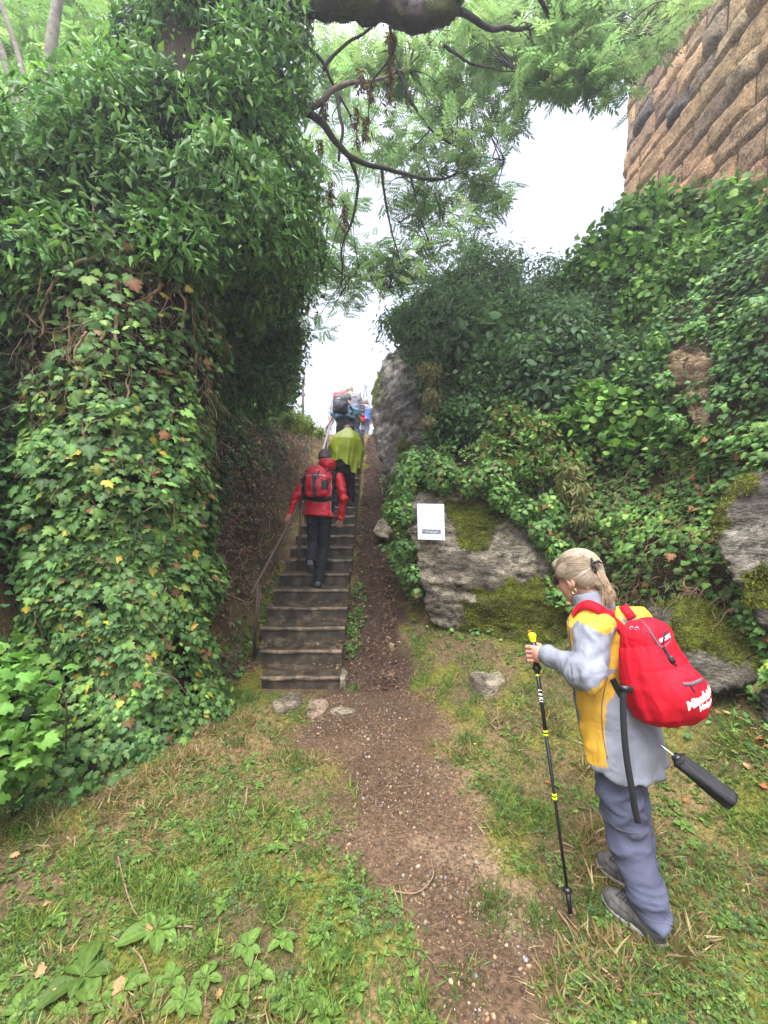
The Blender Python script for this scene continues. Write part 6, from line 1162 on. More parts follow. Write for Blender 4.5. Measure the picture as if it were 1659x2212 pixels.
# ------------------------------------------------------------------ red rucksack
pk = empty('rucksack', 'bright red drawstring rucksack with white lettering on the back of the woman', 'rucksack', tuple(Wp(1440, 1450, .02)))
t3, b3 = inv(1384, 1352, .02), inv(1444, 1540, .02); axp = nrm(t3 - b3); HL = np.linalg.norm(t3 - b3); e1 = nrm(np.cross(Y1, axp)); e1 = e1 if e1[0] < 0 else -e1   # e1: away from her back
zp = [-.035, .0, .04, .10, .18, .27, .34, HL + .0, HL + .035]; HLs = HL
def hw(px, rb): return max(.03, math.sqrt(max(px ** 2 - (260 * rb) ** 2, 1)) / 480)
zf = np.array([-.05, -.03, .0, .06, .14, .22, .30, .36, .42, .46]) / .46 * (HL + .02)
r2p = np.array([.07, .10, .125, .138, .14, .136, .125, .108, .088, .05]); pxp = np.array([38, 56, 68, 76, 76, 70, 62, 55, 46, 28]); r1p = np.array([hw(a_, b_) for a_, b_ in zip(pxp, r2p)]) * .92
c1p = np.array([0, .0, .004, .004, .0, -.004, -.004, .0, .0, .0])
def packsdf(p):
    d = loft_(p, b3, axp, e1, Y1, zf, c1p, r1p, r2p, 2.6)
    pc_ = b3 + axp * HL * .24 + e1 * .105; d = smin(d, ell_(p, pc_, (.055, .115, HL * .26), np.stack([e1, Y1, axp], -1)), .03)       # outer pocket
    lc = b3 + axp * HL * .90 + e1 * .012; d = smin(d, ell_(p, lc, (.082, .108, .060), np.stack([e1, Y1, axp], -1)), .02)               # lid
    return d
pv_, pF = skin(packsdf, b3 - .33, b3 + axp * HL + np.array([.3, .3, .25]), .0075); nn = vnormals(pv_, pF); q = pv_ - b3; hz_ = q @ axp; hx_ = q @ e1; hy_ = q @ Y1
thp = np.arctan2(hy_, hx_); fo = fbm(np.stack([np.cos(thp) * 2.2, np.sin(thp) * 2.2, hz_ * 2.2], -1), 1.7, 4, 31); rd = (1 - np.abs(fbm(pv_ * [3.2, 3.2, 1.6], 1.6, 3, 37)) * 2).clip(0, 1) ** 2
gath = np.sin(thp * 22 + 3 * fo) * sst((hz_ - HL * .66) / .05) * sst((HL * .86 - hz_) / .03)
seam = np.exp(-((hz_ - HL * .52 - .03 * hx_) / .004) ** 2) * (hx_ > .03) + np.exp(-((hz_ - HL * .80) / .006) ** 2)
pv2 = pv_ + nn * (.0045 * fo + .007 * (rd - .3) + .0028 * gath - .004 * seam)[:, None]; ph_ = nn @ BW[:0].T if False else None
bag = mesh('bag', toW(pv2), pF, M['red'], pk); pb = bvh(toW(pv2), pF)
def pdrape(pu, b_, w_, nm, mat, wd=None, off=.001, th=.003, par=None, nsp=6):
    q = spline(np.array([toW(inv(u, v, b_)) for u, v in pu]), nsp); dr_ = camd(q.mean(0)); q = drape(q, dr_, pb, off); T = nrm(q[-1] - q[0]); wdir = np.cross(dr_, T); v_, f_ = ribbon(q, wdir, w_, -dr_, th); return mesh(nm, v_, f_, mat, pk)
pdrape([(1358, 1340), (1380, 1338), (1396, 1352), (1412, 1377), (1430, 1400), (1450, 1385), (1456, 1372)], .12, .008, 'lid_piping', M['grey'])
pdrape([(1440, 1360), (1433, 1375), (1431, 1392)], .12, .010, 'buckle_strap', M['web']); pdrape([(1431, 1396), (1440, 1410), (1447, 1424), (1461, 1440)], .12, .014, 'buckle_strap', M['web'], th=.005)
pdrape([(1446, 1418), (1455, 1432)], .12, .022, 'buckle', M['black'], th=.008, nsp=3); pdrape([(1476, 1478), (1496, 1477), (1519, 1467)], .1, .013, 'zipper', M['grey'], th=.004); pdrape([(1490, 1478), (1499, 1492), (1502, 1496)], .1, .006, 'zip_pull', M['web'], th=.004, nsp=3)
pdrape([(1430, 1405), (1470, 1455), (1490, 1468), (1516, 1446)], .1, .003, 'seam', flat('dark_red_seam', (.30, .004, .012), .7), th=.002)
for u, v in ((1364, 1357), (1375.5, 1358)):
    q = drape([toW(inv(u, v, .12))], camd(toW(inv(u, v, .12))), pb, .002)[0]; dr_ = camd(q); s1 = nrm(np.cross(dr_, UP)); s2 = np.cross(s1, dr_); th_ = np.linspace(0, 2 * pi, 14); v_, f_ = tube(np.array([q + s1 * .0065 * cos(t_) + s2 * .0065 * sin(t_) for t_ in th_]), .0018, 6, False); mesh('eyelet', v_, f_, M['metal'], pk)
def packtext(body, size, u, v, rot, nm, shear=.25, bold=.002, ke=.62):
    c_ = toW(inv(u, v, .10)); c_ = drape([c_], camd(c_), pb, .0)[0]; dr_ = nrm(-(e1 * ke + Y1 * (1 - ke)) @ BW + .15 * camd(c_)); s1 = nrm(np.cross(dr_, UP)); s2 = np.cross(s1, dr_); dx = s1 * cos(rot) + s2 * sin(rot); dy = -s1 * sin(rot) + s2 * cos(rot)
    cu = bpy.data.curves.new(nm, 'FONT'); cu.body = body; cu.size = size; cu.shear = shear; cu.offset = bold; cu.resolution_u = 4; cu.space_character = .88; o = bpy.data.objects.new(nm, cu); COL.objects.link(o)
    me = bpy.data.meshes.new_from_object(o.evaluated_get(bpy.context.evaluated_depsgraph_get())); bpy.data.objects.remove(o)
    bm = bmesh.new(); bm.from_mesh(me); bmesh.ops.triangulate(bm, faces=bm.faces[:]); bmesh.ops.subdivide_edges(bm, edges=[e_ for e_ in bm.edges if e_.calc_length() > .012], cuts=2); bm.to_mesh(me); bm.free()
    co_ = np.array([v_.co for v_ in me.vertices]); w_ = c_ + co_[:, :1] * dx + (co_[:, 1:2]) * dy; w_ = drape(w_, dr_, pb, .0032)
    for v_, q_ in zip(me.vertices, w_): v_.co = q_
    oo = bpy.data.objects.new(nm, me); link(oo, pk, M['white']); oo.matrix_parent_inverse = Matrix.Translation(-pk.location)
packtext('Mitsubishi', .043, 1485, 1535, R(26), 'lettering'); packtext('Motors', .028, 1511, 1537, R(26), 'lettering'); packtext('SPORT', .020, 1426, 1389, R(30), 'lettering', .1, .001, .4)
# straps: red shoulder strap over the jacket, black compression strap and the long loose end
def jdrape(pu, b_, w_, nm, mat, off=.004, th=.004, n=7):
    q = spline(np.array([toW(inv(u, v, b_)) for u, v in pu]), n); dr_ = nrm(camd(q.mean(0)) + np.array([0, 0, -.5])); q = drape(q, dr_, jb, off); v_, f_ = ribbon(q, np.cross(dr_, nrm(q[-1] - q[0])), w_, -dr_, th); return mesh(nm, v_, f_, mat, pk)
jdrape([(1236, 1328), (1250, 1310), (1272, 1303), (1300, 1310), (1325, 1322), (1345, 1336), (1352, 1342)], .10, .045, 'shoulder_strap', M['red'], .006, .010)
jdrape([(1345, 1300), (1352, 1315), (1366, 1335)], -.06, .04, 'shoulder_strap', M['red'], .004, .010)
jdrape([(1323, 1452), (1333, 1468), (1344, 1482), (1352, 1492)], .17, .026, 'side_strap', M['web'], .004)
lo_ = [toW(inv(u, v, b_)) for u, v, b_ in ((1349, 1488, .205), (1346, 1520, .215), (1348, 1580, .225), (1354, 1640, .228), (1364, 1700, .225), (1371, 1745, .215), (1379, 1779, .205))]
q = spline(np.array(lo_), 5); v_, f_ = ribbon(q, nrm(np.cross(camd(q[10]), UP)), .024, -camd(q[10]), .003); mesh('loose_strap', v_, f_, M['web'], pk)
v_, f_ = ribbon(np.array([lo_[0] + [0, 0, .012], lo_[0] - [0, 0, .012]]), nrm(np.cross(camd(q[0]), UP)), .04, -camd(q[0]), .007); mesh('strap_slider', v_, f_, M['black'], pk)
q = spline(np.array([toW(inv(1349, 1488, .205)), toW(inv(1358, 1489, .19)), toW(inv(1368, 1490, .16))]), 4); v_, f_ = ribbon(q, UP, .026, -camd(q[3]), .003); mesh('side_strap', v_, f_, M['web'], pk)
# ------------------------------------------------------------------ folded umbrella
um = empty('umbrella', 'folded black umbrella sticking out behind the woman below her rucksack', 'umbrella', tuple(Wp(1470, 1640, .05)))
A_, B_ = Wp(1463, 1638, .10), Wp(1583, 1733, .04); S_ = Wp(1425, 1608, .12); ad_ = nrm(B_ - A_); Lu = np.linalg.norm(B_ - A_)
v_, f_ = tube([S_, A_ + ad_ * .03], .0042, 8); mesh('shaft', v_, f_, M['metal'], um)
n_ = 30; t_ = np.linspace(0, 1, n_); prof_ = np.interp(t_, [0, .03, .12, .5, .93, .97, 1], [.024, .029, .030, .031, .0315, .031, .029]); v_, f_ = tube([A_ + ad_ * Lu * x for x in t_], prof_, 28)
cc = np.repeat(np.array([A_ + ad_ * Lu * x for x in t_]), 28, 0); rr_ = v_[:len(cc)] - cc; ang = np.tile(np.arange(28) / 28 * 2 * pi, n_); tt = np.repeat(t_, 28); v_[:len(cc)] = cc + rr_ * (1 + .10 * np.sin(ang * 4 + tt * 3.5) + .05 * np.sin(ang * 9 - tt * 5))[:, None]
mesh('canopy', v_, f_, M['umb'], um); v_, f_ = tube([A_ - ad_ * .014, A_ + ad_ * .012], [.016, .022], 14); mesh('runner', v_, f_, M['black'], um)
v_, f_ = tube([A_ + ad_ * Lu * .03, A_ + ad_ * Lu * .07], .0325, 16); mesh('closing_band', v_, f_, M['web'], um)
# ================================================================== hikers on the stairs, seen from behind
M['jk'] = clothmat('rain_jacket', None, .45, 300, .3, .35, .06, .5, 9); M['trs'] = clothmat('dark_trousers', None, .8, 300, .3, .2, .1, .5, 7)
def A3(q): return np.array(P(*q))
def hiker(label, key, sc, head, hr, hat, hatc, neck, sL, sR, eL, eR, hL, hR, hipc, kL, kR, aL, aR, jc, jz, tc, jw=.20, jd=.15, arm=.062, sleeve_skin=False, vox=.014, jcfn=None, tw=.085, heads=True, hairc=(.12, .09, .07), shoec=(.06, .06, .065), cut=None, armlen=1):
    root = empty('person', label, 'person', (hipc[0], hipc[1], min(aL[2], aR[2]) - .08)); X_, Y_ = np.array([1., 0, 0]), np.array([0, 1., 0])
    hf_ = nrm(np.array([0, 1, -.25])); wr = [(eL, hL), (eR, hR)]
    def bsd(p):
        d = ell_(p, head, (hr * .80, hr * .98, hr * 1.15)); d = smin(d, ell_(p, head + np.array([0, hr * .35, -hr * .62]), (hr * .5, hr * .55, hr * .5)), hr * .3); d = smin(d, cap_(p, head - [0, .01, hr * .7], neck, .055, .062), .03)
        for s_ in (1, -1): d = smin(d, ell_(p, head + np.array([s_ * hr * .80, 0, -hr * .1]), (.010, .018, .030)), .006)
        d = smin(d, cap_(p, neck, hipc, .10, .10), .05)
        for S_, E_, H_ in ((sL, eL, hL), (sR, eR, hR)):
            d = smin(d, cap_(p, S_, E_, .05, .04), .03); d = smin(d, cap_(p, E_, H_, .04, .027), .01)
        for s_, K_, F_ in ((-1, kL, aL), (1, kR, aR)): d = smin(d, cap_(p, hipc + np.array([s_ * .09, 0, -.02]), K_, .08, .055), .03); d = smin(d, cap_(p, K_, F_, .052, .04), .01)
        return d
    lo = np.min([head - hr * 2, sL, sR, eL, eR, hL, hR, kL, kR, aL, aR], 0) - .12; hi = np.max([head + hr * 2, sL, sR, eL, eR, hL, hR, kL, kR, aL, aR], 0) + .12
    v_, f_ = skin(bsd, lo, hi, vox); ps = [(v_, f_, np.tile(SK, (len(v_), 1)))]
    for E_, H_, s_ in ((eL, hL, -1), (eR, hR, 1)):      # hands with separate fingers
        d0 = nrm(H_ - E_); sd0 = nrm(np.cross(d0, Y_)); nd = np.cross(sd0, d0)
        def hs(p):
            d = ell_(p, H_ + d0 * .045, (.040, .020, .048), np.stack([sd0, nd, d0], -1)); d = smin(d, cap_(p, H_ - d0 * .03, H_ + d0 * .02, .026, .026), .02)
            for k_ in range(4):
                o_ = sd0 * (k_ - 1.5) * .020; L1 = (.040, .046, .044, .034)[k_]; a_ = H_ + d0 * .082 + o_; b_ = a_ + d0 * L1 * .8 + nd * .010 + sd0 * (k_ - 1.5) * .003; c2 = b_ + d0 * L1 * .55 + nd * .022; d = smin(d, cap_(p, a_, b_, .0098, .009), .004); d = smin(d, cap_(p, b_, c2, .009, .008), .003)
            t0 = H_ + d0 * .035 - s_ * sd0 * .032 * (1 if sd0[0] > 0 else -1); return smin(d, cap_(p, t0, t0 + d0 * .045 - s_ * sd0 * .022 * (1 if sd0[0] > 0 else -1), .012, .009), .006)
        v_, f_ = skin(hs, H_ - .17, H_ + .17, .0055 if key < 8 else .008); ps.append((v_, f_, np.tile(SK * [1.05, .9, .9], (len(v_), 1))))
    v_, f_, c_ = join(*ps); mesh('body', v_, f_, M['skinm'], root, c_)
    # hair or hat
    if hat == 'cap':
        def cs(p): d = ell_(p, head + np.array([0, 0, hr * .12]), (hr * .90, hr * 1.06, hr * 1.14)); return np.maximum(d, -(p[:, 2] - head[2] + hr * .12))
        v_, f_ = skin(cs, head - hr * 1.6, head + hr * 1.6, .008); mesh('cap', v_, f_, M['trs'], root, np.tile(hatc, (len(v_), 1)))
        q = [head + np.array([hr * .93 * cos(t_), hr * 1.08 * sin(t_), -hr * .10]) for t_ in np.linspace(0, 2 * pi, 30)]; v_, f_ = tube(np.array(q), .007, 6, False); mesh('cap_band', v_, f_, M['trs'], root, np.tile(np.array(hatc) * .5, (len(v_), 1)))
    def hs2(p): d = ell_(p, head + np.array([0, -hr * .06, hr * .02]), (hr * .87, hr * 1.05, hr * (1.2 if hat != 'cap' else 1.05))); return np.maximum(np.maximum(d, (p[:, 1] - head[1] - hr * .55)), -(p[:, 2] - head[2] + hr * .55))
    v_, f_ = skin(hs2, head - hr * 1.7, head + hr * 1.7, .009); nn_ = vnormals(v_, f_); v_ = v_ + nn_ * (.004 * vn(v_ * [60, 60, 14], 1, 3))[:, None]; mesh('hair', v_, f_, M['hair'], root, np.array(hairc) * (1 + .3 * vn(v_ * [70, 70, 16], 1, 4))[:, None])
    # jacket or shirt
    top, bot = jz; ax = nrm(neck - hipc); L_ = np.linalg.norm(neck - hipc); e2_ = nrm(np.cross(ax, X_)); zt = np.array([-(hipc[2] - bot) / ax[2], 0, L_ * .35, L_ * .72, L_ * .93, L_ * 1.02])
    def js(p):
        d = loft_(p, hipc, ax, X_, -e2_ if e2_[1] < 0 else e2_, zt, [0] * 6, [jw * 1.02, jw, jw * .98, jw * 1.05, jw * .78, .08], [jd * 1.05, jd, jd, jd, jd * .75, .07], 2.3)
        for S_, E_, H_ in ((sL, eL, hL), (sR, eR, hR)):
            if sleeve_skin: d = smin(d, cap_(p, S_, S_ + (E_ - S_) * .75, arm * 1.05, arm), .03)
            else: d = smin(d, cap_(p, S_, E_, arm, arm * .86), .03); d = smin(d, cap_(p, E_, E_ + (H_ - E_) * .97, arm * .84, arm * .55), .015)
        return d
    v_, f_ = skin(js, lo - .05, hi + .05, .012); nn_ = vnormals(v_, f_); rd_ = (1 - np.abs(fbm(v_ * [1.6, 1.6, 2.6], 2.2, 3, int(key * 7))) * 2).clip(0, 1) ** 2; dsp = .014 * rd_ + .008 * fbm(v_, 7, 3, 3) + .006 * np.sin(v_[:, 2] * 60 + 6 * vn(v_, 4, 3)) * (np.abs(v_[:, 0] - hipc[0]) > jw * .95)
    cj = jcfn(v_) if jcfn is not None else np.tile(jc, (len(v_), 1)); jo = mesh('shirt' if sleeve_skin else 'jacket', v_ + nn_ * dsp[:, None], f_, M['jk'], root, cj * (1 + .06 * vn(v_, 10, 3))[:, None])
    def ts(p):
        d = ell_(p, hipc + np.array([0, 0, .02]), (.165, .135, .15))
        for s_, K_, F_ in ((-1, kL, aL), (1, kR, aR)):
            H_ = hipc + np.array([s_ * .088, 0, -.05]); d = smin(d, cap_(p, H_, K_, tw * 1.1, tw * .92), .02); d2 = cap_(p, K_, F_, tw * .92, tw * .82); d2 = np.maximum(d2, (p - F_) @ nrm(F_ - K_) - .015); d = smin(d, d2, .015)
        return d
    v2, f2 = skin(ts, np.minimum(lo, np.min([kL, kR, aL, aR], 0) - .15), np.max([hipc + .25, kL + .15, kR + .15], 0), .012); n2 = vnormals(v2, f2); rd_ = (1 - np.abs(fbm(v2 * [1.6, 1.6, 4.5], 2.0, 3, int(key * 5) + 2)) * 2).clip(0, 1) ** 2
    mesh('trousers', v2 + n2 * (.012 * rd_)[:, None], f2, M['trs'], root, np.tile(tc, (len(v2), 1)) * (1 + .12 * vn(v2, 8, 3))[:, None])
    for A_, tilt in ((aL, .0), (aR, .0)):
        K_ = kL if A_ is aL else kR; dn = nrm(A_ - K_); fw = nrm(np.array([0, 1., 0]) - dn * dn[1]); fw = nrm(fw) ; upv = -dn; rt = np.cross(fw, upv); Rm = np.stack([rt, fw, upv], -1); o_ = A_ + dn * .065
        def ss(p): d = ell_(p, o_ + fw * .085 - upv * .0, (.048, .145, .040), Rm); d = smin(d, ell_(p, o_ + fw * -.01 + upv * .03, (.043, .055, .055), Rm), .03); return np.maximum(d, -((p - o_) @ upv) - .028)
        v3, f3 = skin(ss, o_ - .26, o_ + .26, .009); sh_ = mesh('shoe', v3, f3, M['shoe'], root, np.tile(shoec, (len(v3), 1))); th_ = np.linspace(0, 2 * pi, 28, endpoint=False)
        rg = [[o_ + fw * (.075 + .158 * cos(t_)) + rt * (.046 + .006 * cos(t_)) * sin(t_) + upv * z_ for t_ in th_] for z_ in (-.046, -.022)]; rg = np.array(rg).reshape(-1, 3)
        so = mesh('sole', rg, [np.array([(k_, (k_ + 1) % 28, 28 + (k_ + 1) % 28, 28 + k_) for k_ in range(28)]), np.array([list(range(28))[::-1], list(range(28, 56))])], M['sole'], None, smooth=False); so.parent = sh_; so.matrix_parent_inverse = Matrix.Translation(-root.location)
    return root, jo
def jcolor(base, dark, hip, top, jw, zc_):
    def f(v):
        c = np.tile(base, (len(v), 1)); x = np.abs(v[:, 0] - hip[0]); m = (np.abs(x - jw * 1.0) < .03) & (v[:, 2] < top[2] - .10) & (v[:, 2] > hip[2] - .05); c[m] = dark; m2 = (np.abs(x - jw * .84) < .0035) & (v[:, 2] < top[2]); c[m2] = (.30, .25, .25); return c
    return f
RED = (.42, .010, .020); YM = 5.72
hp_ = A3((689, 1100, YM)); nk = A3((698, 1010, YM + .12))
m1, j1 = hiker('man in a red jacket and grey cap on the lower stairs, hand on rail', 1, 1, A3((701, 988, YM + .22)), .098, 'cap', (.10, .085, .10), nk,
    A3((666, 1030, YM + .04)), A3((733, 1032, YM + .04)), A3((640, 1072, YM)), A3((742, 1078, YM - .02)), A3((627, 1108, YM - .05)), A3((736, 1120, YM + .05)),
    hp_, A3((677, 1172, YM + .10)), A3((700, 1180, YM + .08)), A3((671, 1212, YM - .08)), A3((688, 1253, YM - .02)), RED, (nk[2], float(A3((689, 1117, YM))[2])), (.018, .019, .024), .205, .145, .068, False, .013, jcolor(RED, (.02, .018, .02), hp_, nk, .205, 0), .082, shoec=(.09, .09, .10))
def onto(o): return bvh(np.array([o.data.vertices[i_].co for i_ in range(len(o.data.vertices))]), [tuple(p.vertices) for p in o.data.polygons])
def small_pack(name, label, c, w_, h_, d_, col, root_group=None, pocket=True, vox=.009, tilt=0, accent=None):
    r_ = empty(name, label, 'rucksack', tuple(c)); ax = nrm(np.array([sin(tilt), .12, 1])); X_ = nrm(np.cross(np.array([0, 1., 0]), ax)); Y_ = np.cross(ax, X_)
    def sd(p):
        d = loft_(p, c - ax * h_ / 2, ax, X_, Y_, [0, h_ * .08, h_ * .5, h_ * .85, h_], [0] * 5, [w_ * .42, w_ * .5, w_ * .5, w_ * .44, w_ * .3], [d_ * .4, d_ * .5, d_ * .48, d_ * .38, d_ * .2], 3.2)
        if pocket: d = smin(d, ell_(p, c - ax * h_ * .17 - Y_ * d_ * .48, (w_ * .34, d_ * .26, h_ * .24)), .02)
        return d
    v_, f_ = skin(sd, c - max(w_, h_) * .75, c + max(w_, h_) * .75, vox); n_ = vnormals(v_, f_); v_ = v_ + n_ * (.010 * fbm(v_, 9, 3, 2))[:, None]; q = v_ - c; x_ = q @ X_; z_ = q @ ax
    cc = np.tile(col, (len(v_), 1)); 
    if accent is not None: cc = accent(x_, z_, cc)
    mesh('bag', v_, f_, M['jk'], r_, cc); return r_, bvh(v_, f_), X_, ax, Y_
pc = A3((690, 1043, YM)) + np.array([0, -.20, 0])
def acc1(x, z, c): c[(np.abs(x + .02) < .022) & (z < .1)] = (.03, .028, .03); c[(x > .07) & (z < .02) & (z > -.12)] = (.035, .03, .033); c[np.abs(z - .075 + .3 * x * x) < .006] = (.35, .33, .33); return c
pk1, b1, px_, pax, pyy = small_pack('rucksack', 'small red and black rucksack worn by the man in the red jacket', pc, .30, .40, .17, (.46, .012, .025), accent=acc1)
def strap_on(par, tr, pts, w_, mat, off=.004, dirv=(0, 1., 0)): q = drape(spline(np.array(pts), 6), np.array(dirv), tr, off); v_, f_ = ribbon(q, np.cross(np.array(dirv), nrm(q[-1] - q[0])), w_, -np.array(dirv), .006); return mesh('strap', v_, f_, mat, par)
tj = onto(j1)
strap_on(pk1, tj, [A3((u, v, YM)) for u, v in ((661, 1020), (672, 1014), (680, 1020))], .045, M['web']); strap_on(pk1, tj, [A3((u, v, YM)) for u, v in ((722, 1020), (712, 1016), (703, 1022))], .04, M['web'])
strap_on(pk1, tj, [A3((u, v, YM)) for u, v in ((654, 1073), (672, 1077), (692, 1080), (712, 1078), (725, 1072))], .06, M['web'], .006); strap_on(pk1, tj, [A3((u, v, YM)) for u, v in ((660, 1030), (658, 1050), (662, 1072))], .03, M['web']); strap_on(pk1, tj, [A3((u, v, YM)) for u, v in ((722, 1030), (724, 1050), (720, 1072))], .03, M['web'])
for x_ in (-.05, .035): strap_on(pk1, b1, [pc + px_ * x_ + pax * z_ - pyy * .4 for z_ in (.17, .05, -.08, -.18)], .008, M['grey'], .002)
q = drape([pc + px_ * .02 + pax * .10 - pyy * .4], np.array([0, 1., 0]), b1, .003)[0]; th_ = np.linspace(0, 2 * pi, 14); v_, f_ = tube(np.array([q + X1 * .010 * cos(t_) + UP * .010 * sin(t_) for t_ in th_[:11]]), .002, 5); mesh('emblem', v_, f_, M['white'], pk1)
v_, f_ = tube(np.array([q + X1 * .010 + UP * .0, q + X1 * .012 + UP * .016, q + X1 * .02 + UP * .02]), .002, 5); mesh('emblem', v_, f_, M['white'], pk1)
# hood on the jacket
def hs(p): c_ = A3((706, 1003, YM + .10)); d = np.abs(ell_(p, c_, (.115, .10, .085))) - .012; return np.maximum(d, (p - c_) @ nrm(np.array([-.3, .9, .6])) - .02)
v_, f_ = skin(hs, A3((706, 1003, YM)) - .2, A3((706, 1003, YM + .1)) + .2, .009); n_ = vnormals(v_, f_); ho = mesh('hood', v_ + n_ * (.008 * fbm(v_, 14, 3, 2))[:, None], f_, M['jk'], m1, np.tile(RED, (len(v_), 1)))
# poncho walker
YP = 7.95; hpp = A3((745, 1015, YP)); 
m2, j2 = hiker('person hidden under a yellow green rain poncho climbing behind the red jacket man', 2, 1, A3((751, 931, YP + .22)), .098, 'none', None, A3((752, 945, YP + .14)), A3((728, 955, YP + .08)), A3((772, 955, YP + .08)), A3((722, 985, YP + .05)), A3((775, 985, YP + .1)), A3((728, 1000, YP + .25)), A3((768, 1000, YP + .25)),
    hpp, A3((737, 1052, YP + .1)), A3((757, 1050, YP + .1)), A3((735, 1088, YP - .02)), A3((758, 1083, YP + .06)), (.05, .05, .05), (2.8, float(A3((745, 1012, YP))[2])), (.010, .010, .012), .17, .13, .055, vox=.016, hairc=(.14, .065, .04))
PO = np.array([.30, .37, .012]); hemz = lambda th: 0
nth, nz_ = 96, 46; pv = []; topc = A3((752, 925, YP + .16)); botc = A3((746, 1000, YP + .02))
for i_ in range(nz_):
    t_ = i_ / (nz_ - 1)
    for j_ in range(nth):
        th = j_ / nth * 2 * pi; cx, cy = cos(th), sin(th); back = max(0, -cy)
        rx = np.interp(t_, [0, .05, .15, .3, .55, .8, 1], [.06, .10, .21, .29, .335, .32, .30]); ry = np.interp(t_, [0, .05, .15, .3, .55, .8, 1], [.06, .09, .15, .24, .27, .25, .24])
        dz = np.interp(t_, [0, 1], [0, 1]); ln = .78 + .07 * cos(th - .8) + (.12 if abs(th - 5.35) < .22 else 0) * sst((t_ - .6) / .4) + .05 * vn(np.array([cx * 2, cy * 2, 1.]), 1, 5) - .10 * np.exp(-((th - 4.55) / .25) ** 2) * t_
        c_ = topc + (botc - topc) * t_; fold = .035 * t_ * vn(np.array([cx * 3.2, cy * 3.2, t_ * 2.2]), 1.3, 7) + .05 * (t_ ** .7) * (max(0, 1 - 2 * abs(vn(np.array([th * 1.3, t_ * 1.1 + 3, 2.]), 1.5, 9))) - .3)
        pv.append((c_[0] + (rx + fold) * cx, c_[1] + (ry + fold) * cy, topc[2] - t_ * ln))
pv = np.array(pv); i_, j_ = np.meshgrid(np.arange(nz_ - 1), np.arange(nth), indexing='ij'); F = np.stack([i_ * nth + j_, (i_ + 1) * nth + j_, (i_ + 1) * nth + (j_ + 1) % nth, i_ * nth + (j_ + 1) % nth], -1).reshape(-1, 4)
po = mesh('poncho', pv, F, leafmat('poncho_film', .35, .25, 1.3, .45), m2, PO * (1 + .12 * vn(pv, 9, 3))[:, None])
def hd2(p): c_ = A3((752, 936, YP + .18)); d = np.abs(ell_(p, c_, (.125, .12, .115))) - .010; return np.maximum(d, p[:, 2] - c_[2] - .045)
v_, f_ = skin(hd2, A3((752, 936, YP)) - .2, A3((752, 936, YP + .2)) + .2, .010); mesh('poncho_hood', v_, f_, bpy.data.materials['poncho_film'], m2, np.tile(PO, (len(v_), 1)))
# man in blue shirt
YB = 9.6; hb_ = A3((746, 918, YB)); BL = (.055, .14, .22)
m3, j3 = hiker('broad man in a blue short sleeved shirt gripping the rail near the top', 3, 1, A3((749, 861, YB + .22)), .115, 'cap', (.16, .16, .14), A3((749, 874, YB + .12)), A3((728, 882, YB + .05)), A3((765, 881, YB + .05)), A3((719, 900, YB)), A3((773, 896, YB)), A3((711, 916, YB)), A3((779, 906, YB + .05)),
    hb_, A3((736, 960, YB + .1)), A3((757, 960, YB + .1)), A3((734, 1000, YB)), A3((757, 1000, YB)), BL, (4.3, float(A3((746, 907, YB))[2])), (.045, .038, .045), .245, .17, .075, True, .016, None, .11, hairc=(.2, .18, .16))
c_ = A3((738, 878, YB)) + np.array([0, -.22, 0]); pk3, b3_, px3, pa3, py3 = small_pack('rucksack', 'dark grey rucksack with a pale square patch on the man in blue', c_, .34, .42, .17, (.035, .034, .042), tilt=.05)
tj3 = onto(j3); strap_on(pk3, tj3, [A3((u, v, YB)) for u, v in ((748, 868), (755, 876), (762, 890), (757, 896))], .05, M['web']); strap_on(pk3, tj3, [A3((u, v, YB)) for u, v in ((730, 868), (725, 880), (722, 890))], .04, M['web'])
q = [drape([c_ + px3 * x_ + pa3 * z_ - py3 * .4], np.array([0, 1., 0]), b3_, .004)[0] for x_, z_ in ((-.10, .05), (-.01, .05), (-.01, .13), (-.10, .13))]; mesh('patch', np.array(q), np.array([[0, 1, 2, 3]]), flat('pale_patch', (.30, .30, .31), .7), pk3)
v_, f_ = ribbon(drape(spline([c_ + px3 * x_ + pa3 * z_ - py3 * .4 for x_, z_ in ((-.15, -.04), (0, -.02), (.15, -.04))], 5), np.array([0, 1., 0]), b3_, .003), UP, .012, np.array([0, -1., 0]), .003); mesh('zipper', v_, f_, M['grey'], pk3)
pl = empty('walking_pole', 'light blue trekking pole in the right hand of the man in the blue shirt', 'walking pole', tuple(A3((780, 948, 9.7))))
v_, f_ = tube([A3((779, 905, 9.66)), A3((780, 950, 9.7))], .011, 8); mesh('shaft', v_, f_, flat('pale_blue_metal', (.30, .42, .50), .35), pl); v_, f_ = tube([A3((779, 901, 9.66)), A3((779, 911, 9.66))], .018, 8); mesh('grip', v_, f_, M['black'], pl)
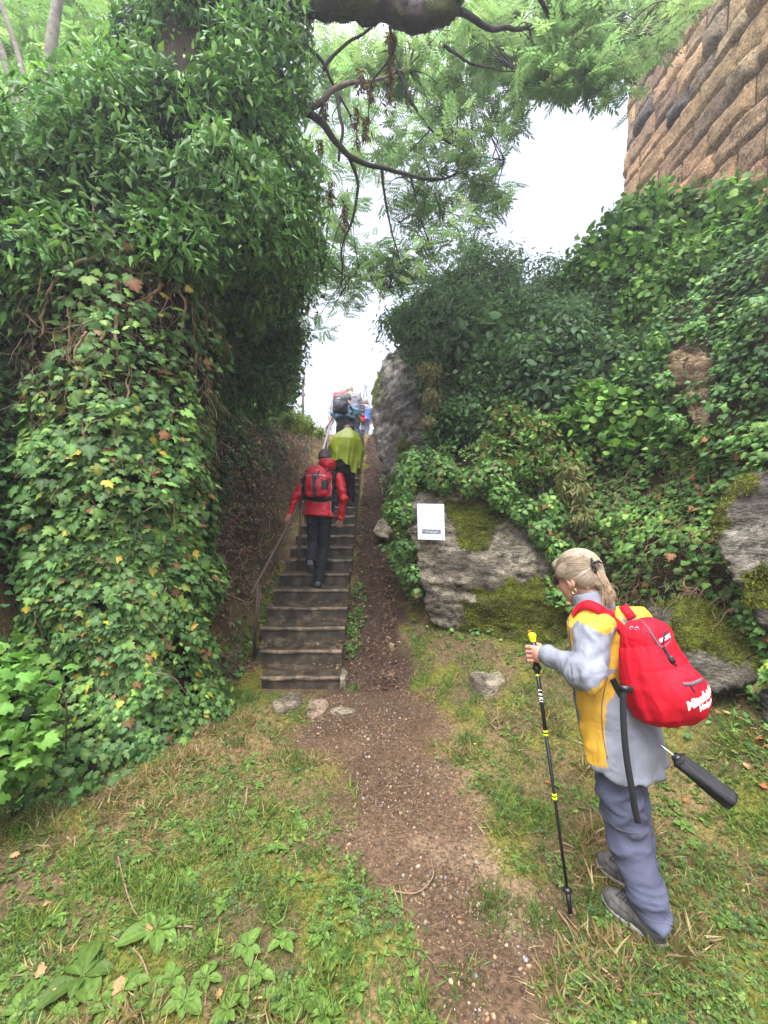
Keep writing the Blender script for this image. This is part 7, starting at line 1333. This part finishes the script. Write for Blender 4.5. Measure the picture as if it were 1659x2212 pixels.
# walkers at the very top
YD = 11.4; hd_c = A3((764, 895, YD))
m4, j4 = hiker('tall walker in a dark grey top just ahead of the man in blue', 4, 1, A3((755, 841, YD + .2)), .12, 'none', None, A3((757, 853, YD + .1)), A3((740, 861, YD)), A3((774, 861, YD)), A3((738, 880, YD)), A3((784, 879, YD)), A3((742, 896, YD)), A3((784, 897, YD)),
    hd_c, A3((757, 928, YD + .1)), A3((770, 928, YD + .1)), A3((757, 955, YD)), A3((771, 955, YD)), (.13, .115, .14), (5, float(A3((764, 900, YD))[2])), (.07, .08, .11), .21, .15, .07, False, .018, None, .09, hairc=(.45, .36, .32))
YR = 12.3; hr_ = A3((738, 893, YR))
m5, j5 = hiker('walker in a bright red rain jacket at the left of the group at the top', 5, 1, A3((741, 851, YR + .2)), .12, 'none', None, A3((741, 862, YR + .1)), A3((727, 868, YR)), A3((752, 868, YR)), A3((722, 884, YR)), A3((755, 884, YR)), A3((722, 896, YR)), A3((755, 896, YR)),
    hr_, A3((733, 918, YR + .1)), A3((744, 918, YR + .1)), A3((733, 938, YR)), A3((744, 938, YR)), (.60, .05, .045), (5, float(A3((738, 902, YR))[2])), (.05, .05, .06), .20, .15, .07, False, .018, None, .09, hairc=(.5, .16, .10))
pk5, *_ = small_pack('rucksack', 'red rucksack on the walker at the left of the top group', A3((733, 866, YR)) + np.array([0, -.2, 0]), .34, .42, .18, (.45, .04, .05))
YG = 14.2; hg_ = A3((788, 905, YG))
m6, j6 = hiker('walker in blue partly hidden by the tall rock at the top of the stairs', 6, 1, A3((789, 870, YG + .1)), .115, 'none', None, A3((789, 880, YG + .05)), A3((778, 885, YG)), A3((800, 885, YG)), A3((776, 898, YG)), A3((802, 898, YG)), A3((778, 908, YG)), A3((802, 908, YG)),
    hg_, A3((784, 922, YG + .05)), A3((792, 922, YG + .05)), A3((784, 938, YG)), A3((792, 938, YG)), (.06, .12, .30), (5, float(A3((788, 908, YG))[2])), (.12, .12, .18), .18, .14, .06, False, .018, None, .08, hairc=(.2, .16, .12))
bg = empty('shopping_bag', 'red bag hanging from the hand of the tall walker in dark grey', 'bag', tuple(A3((784, 908, YD))))
def bs(p): c0 = A3((783, 905, YD)); return ell_(p, c0, (.075, .05, .14))
v_, f_ = skin(bs, A3((783, 905, YD)) - .2, A3((783, 905, YD)) + .2, .012); n_ = vnormals(v_, f_); mesh('bag', v_ + n_ * (.018 * fbm(v_, 9, 3, 1))[:, None], f_, M['red'], bg); v_, f_ = tube([A3((783, 897, YD)), A3((783, 893, YD))], .01, 6); mesh('handle', v_, f_, M['red'], bg)
# ================================================================== haze volume added to imitate pale lens glare
hb = bmesh.new(); bmesh.ops.create_cube(hb, size=1); hm = bpy.data.meshes.new('haze'); hb.to_mesh(hm); hb.free(); ho_ = bpy.data.objects.new('haze', hm); COL.objects.link(ho_)
ho_.scale = (420, 420, 22); ho_.location = (0, 25, 8); hz = bpy.data.materials.new('haze'); hz.use_nodes = True; t = hz.node_tree; t.nodes.clear(); o_ = t.nodes.new('ShaderNodeOutputMaterial'); v_ = t.nodes.new('ShaderNodeVolumePrincipled')
v_.inputs['Color'].default_value = (.93, .95, 1, 1); v_.inputs['Density'].default_value = .005; v_.inputs['Anisotropy'].default_value = .35; t.links.new(v_.outputs[0], o_.inputs['Volume']); hm.materials.append(hz); tag(ho_, 'thin pale haze added to imitate lens glare', 'haze', kind='stuff')
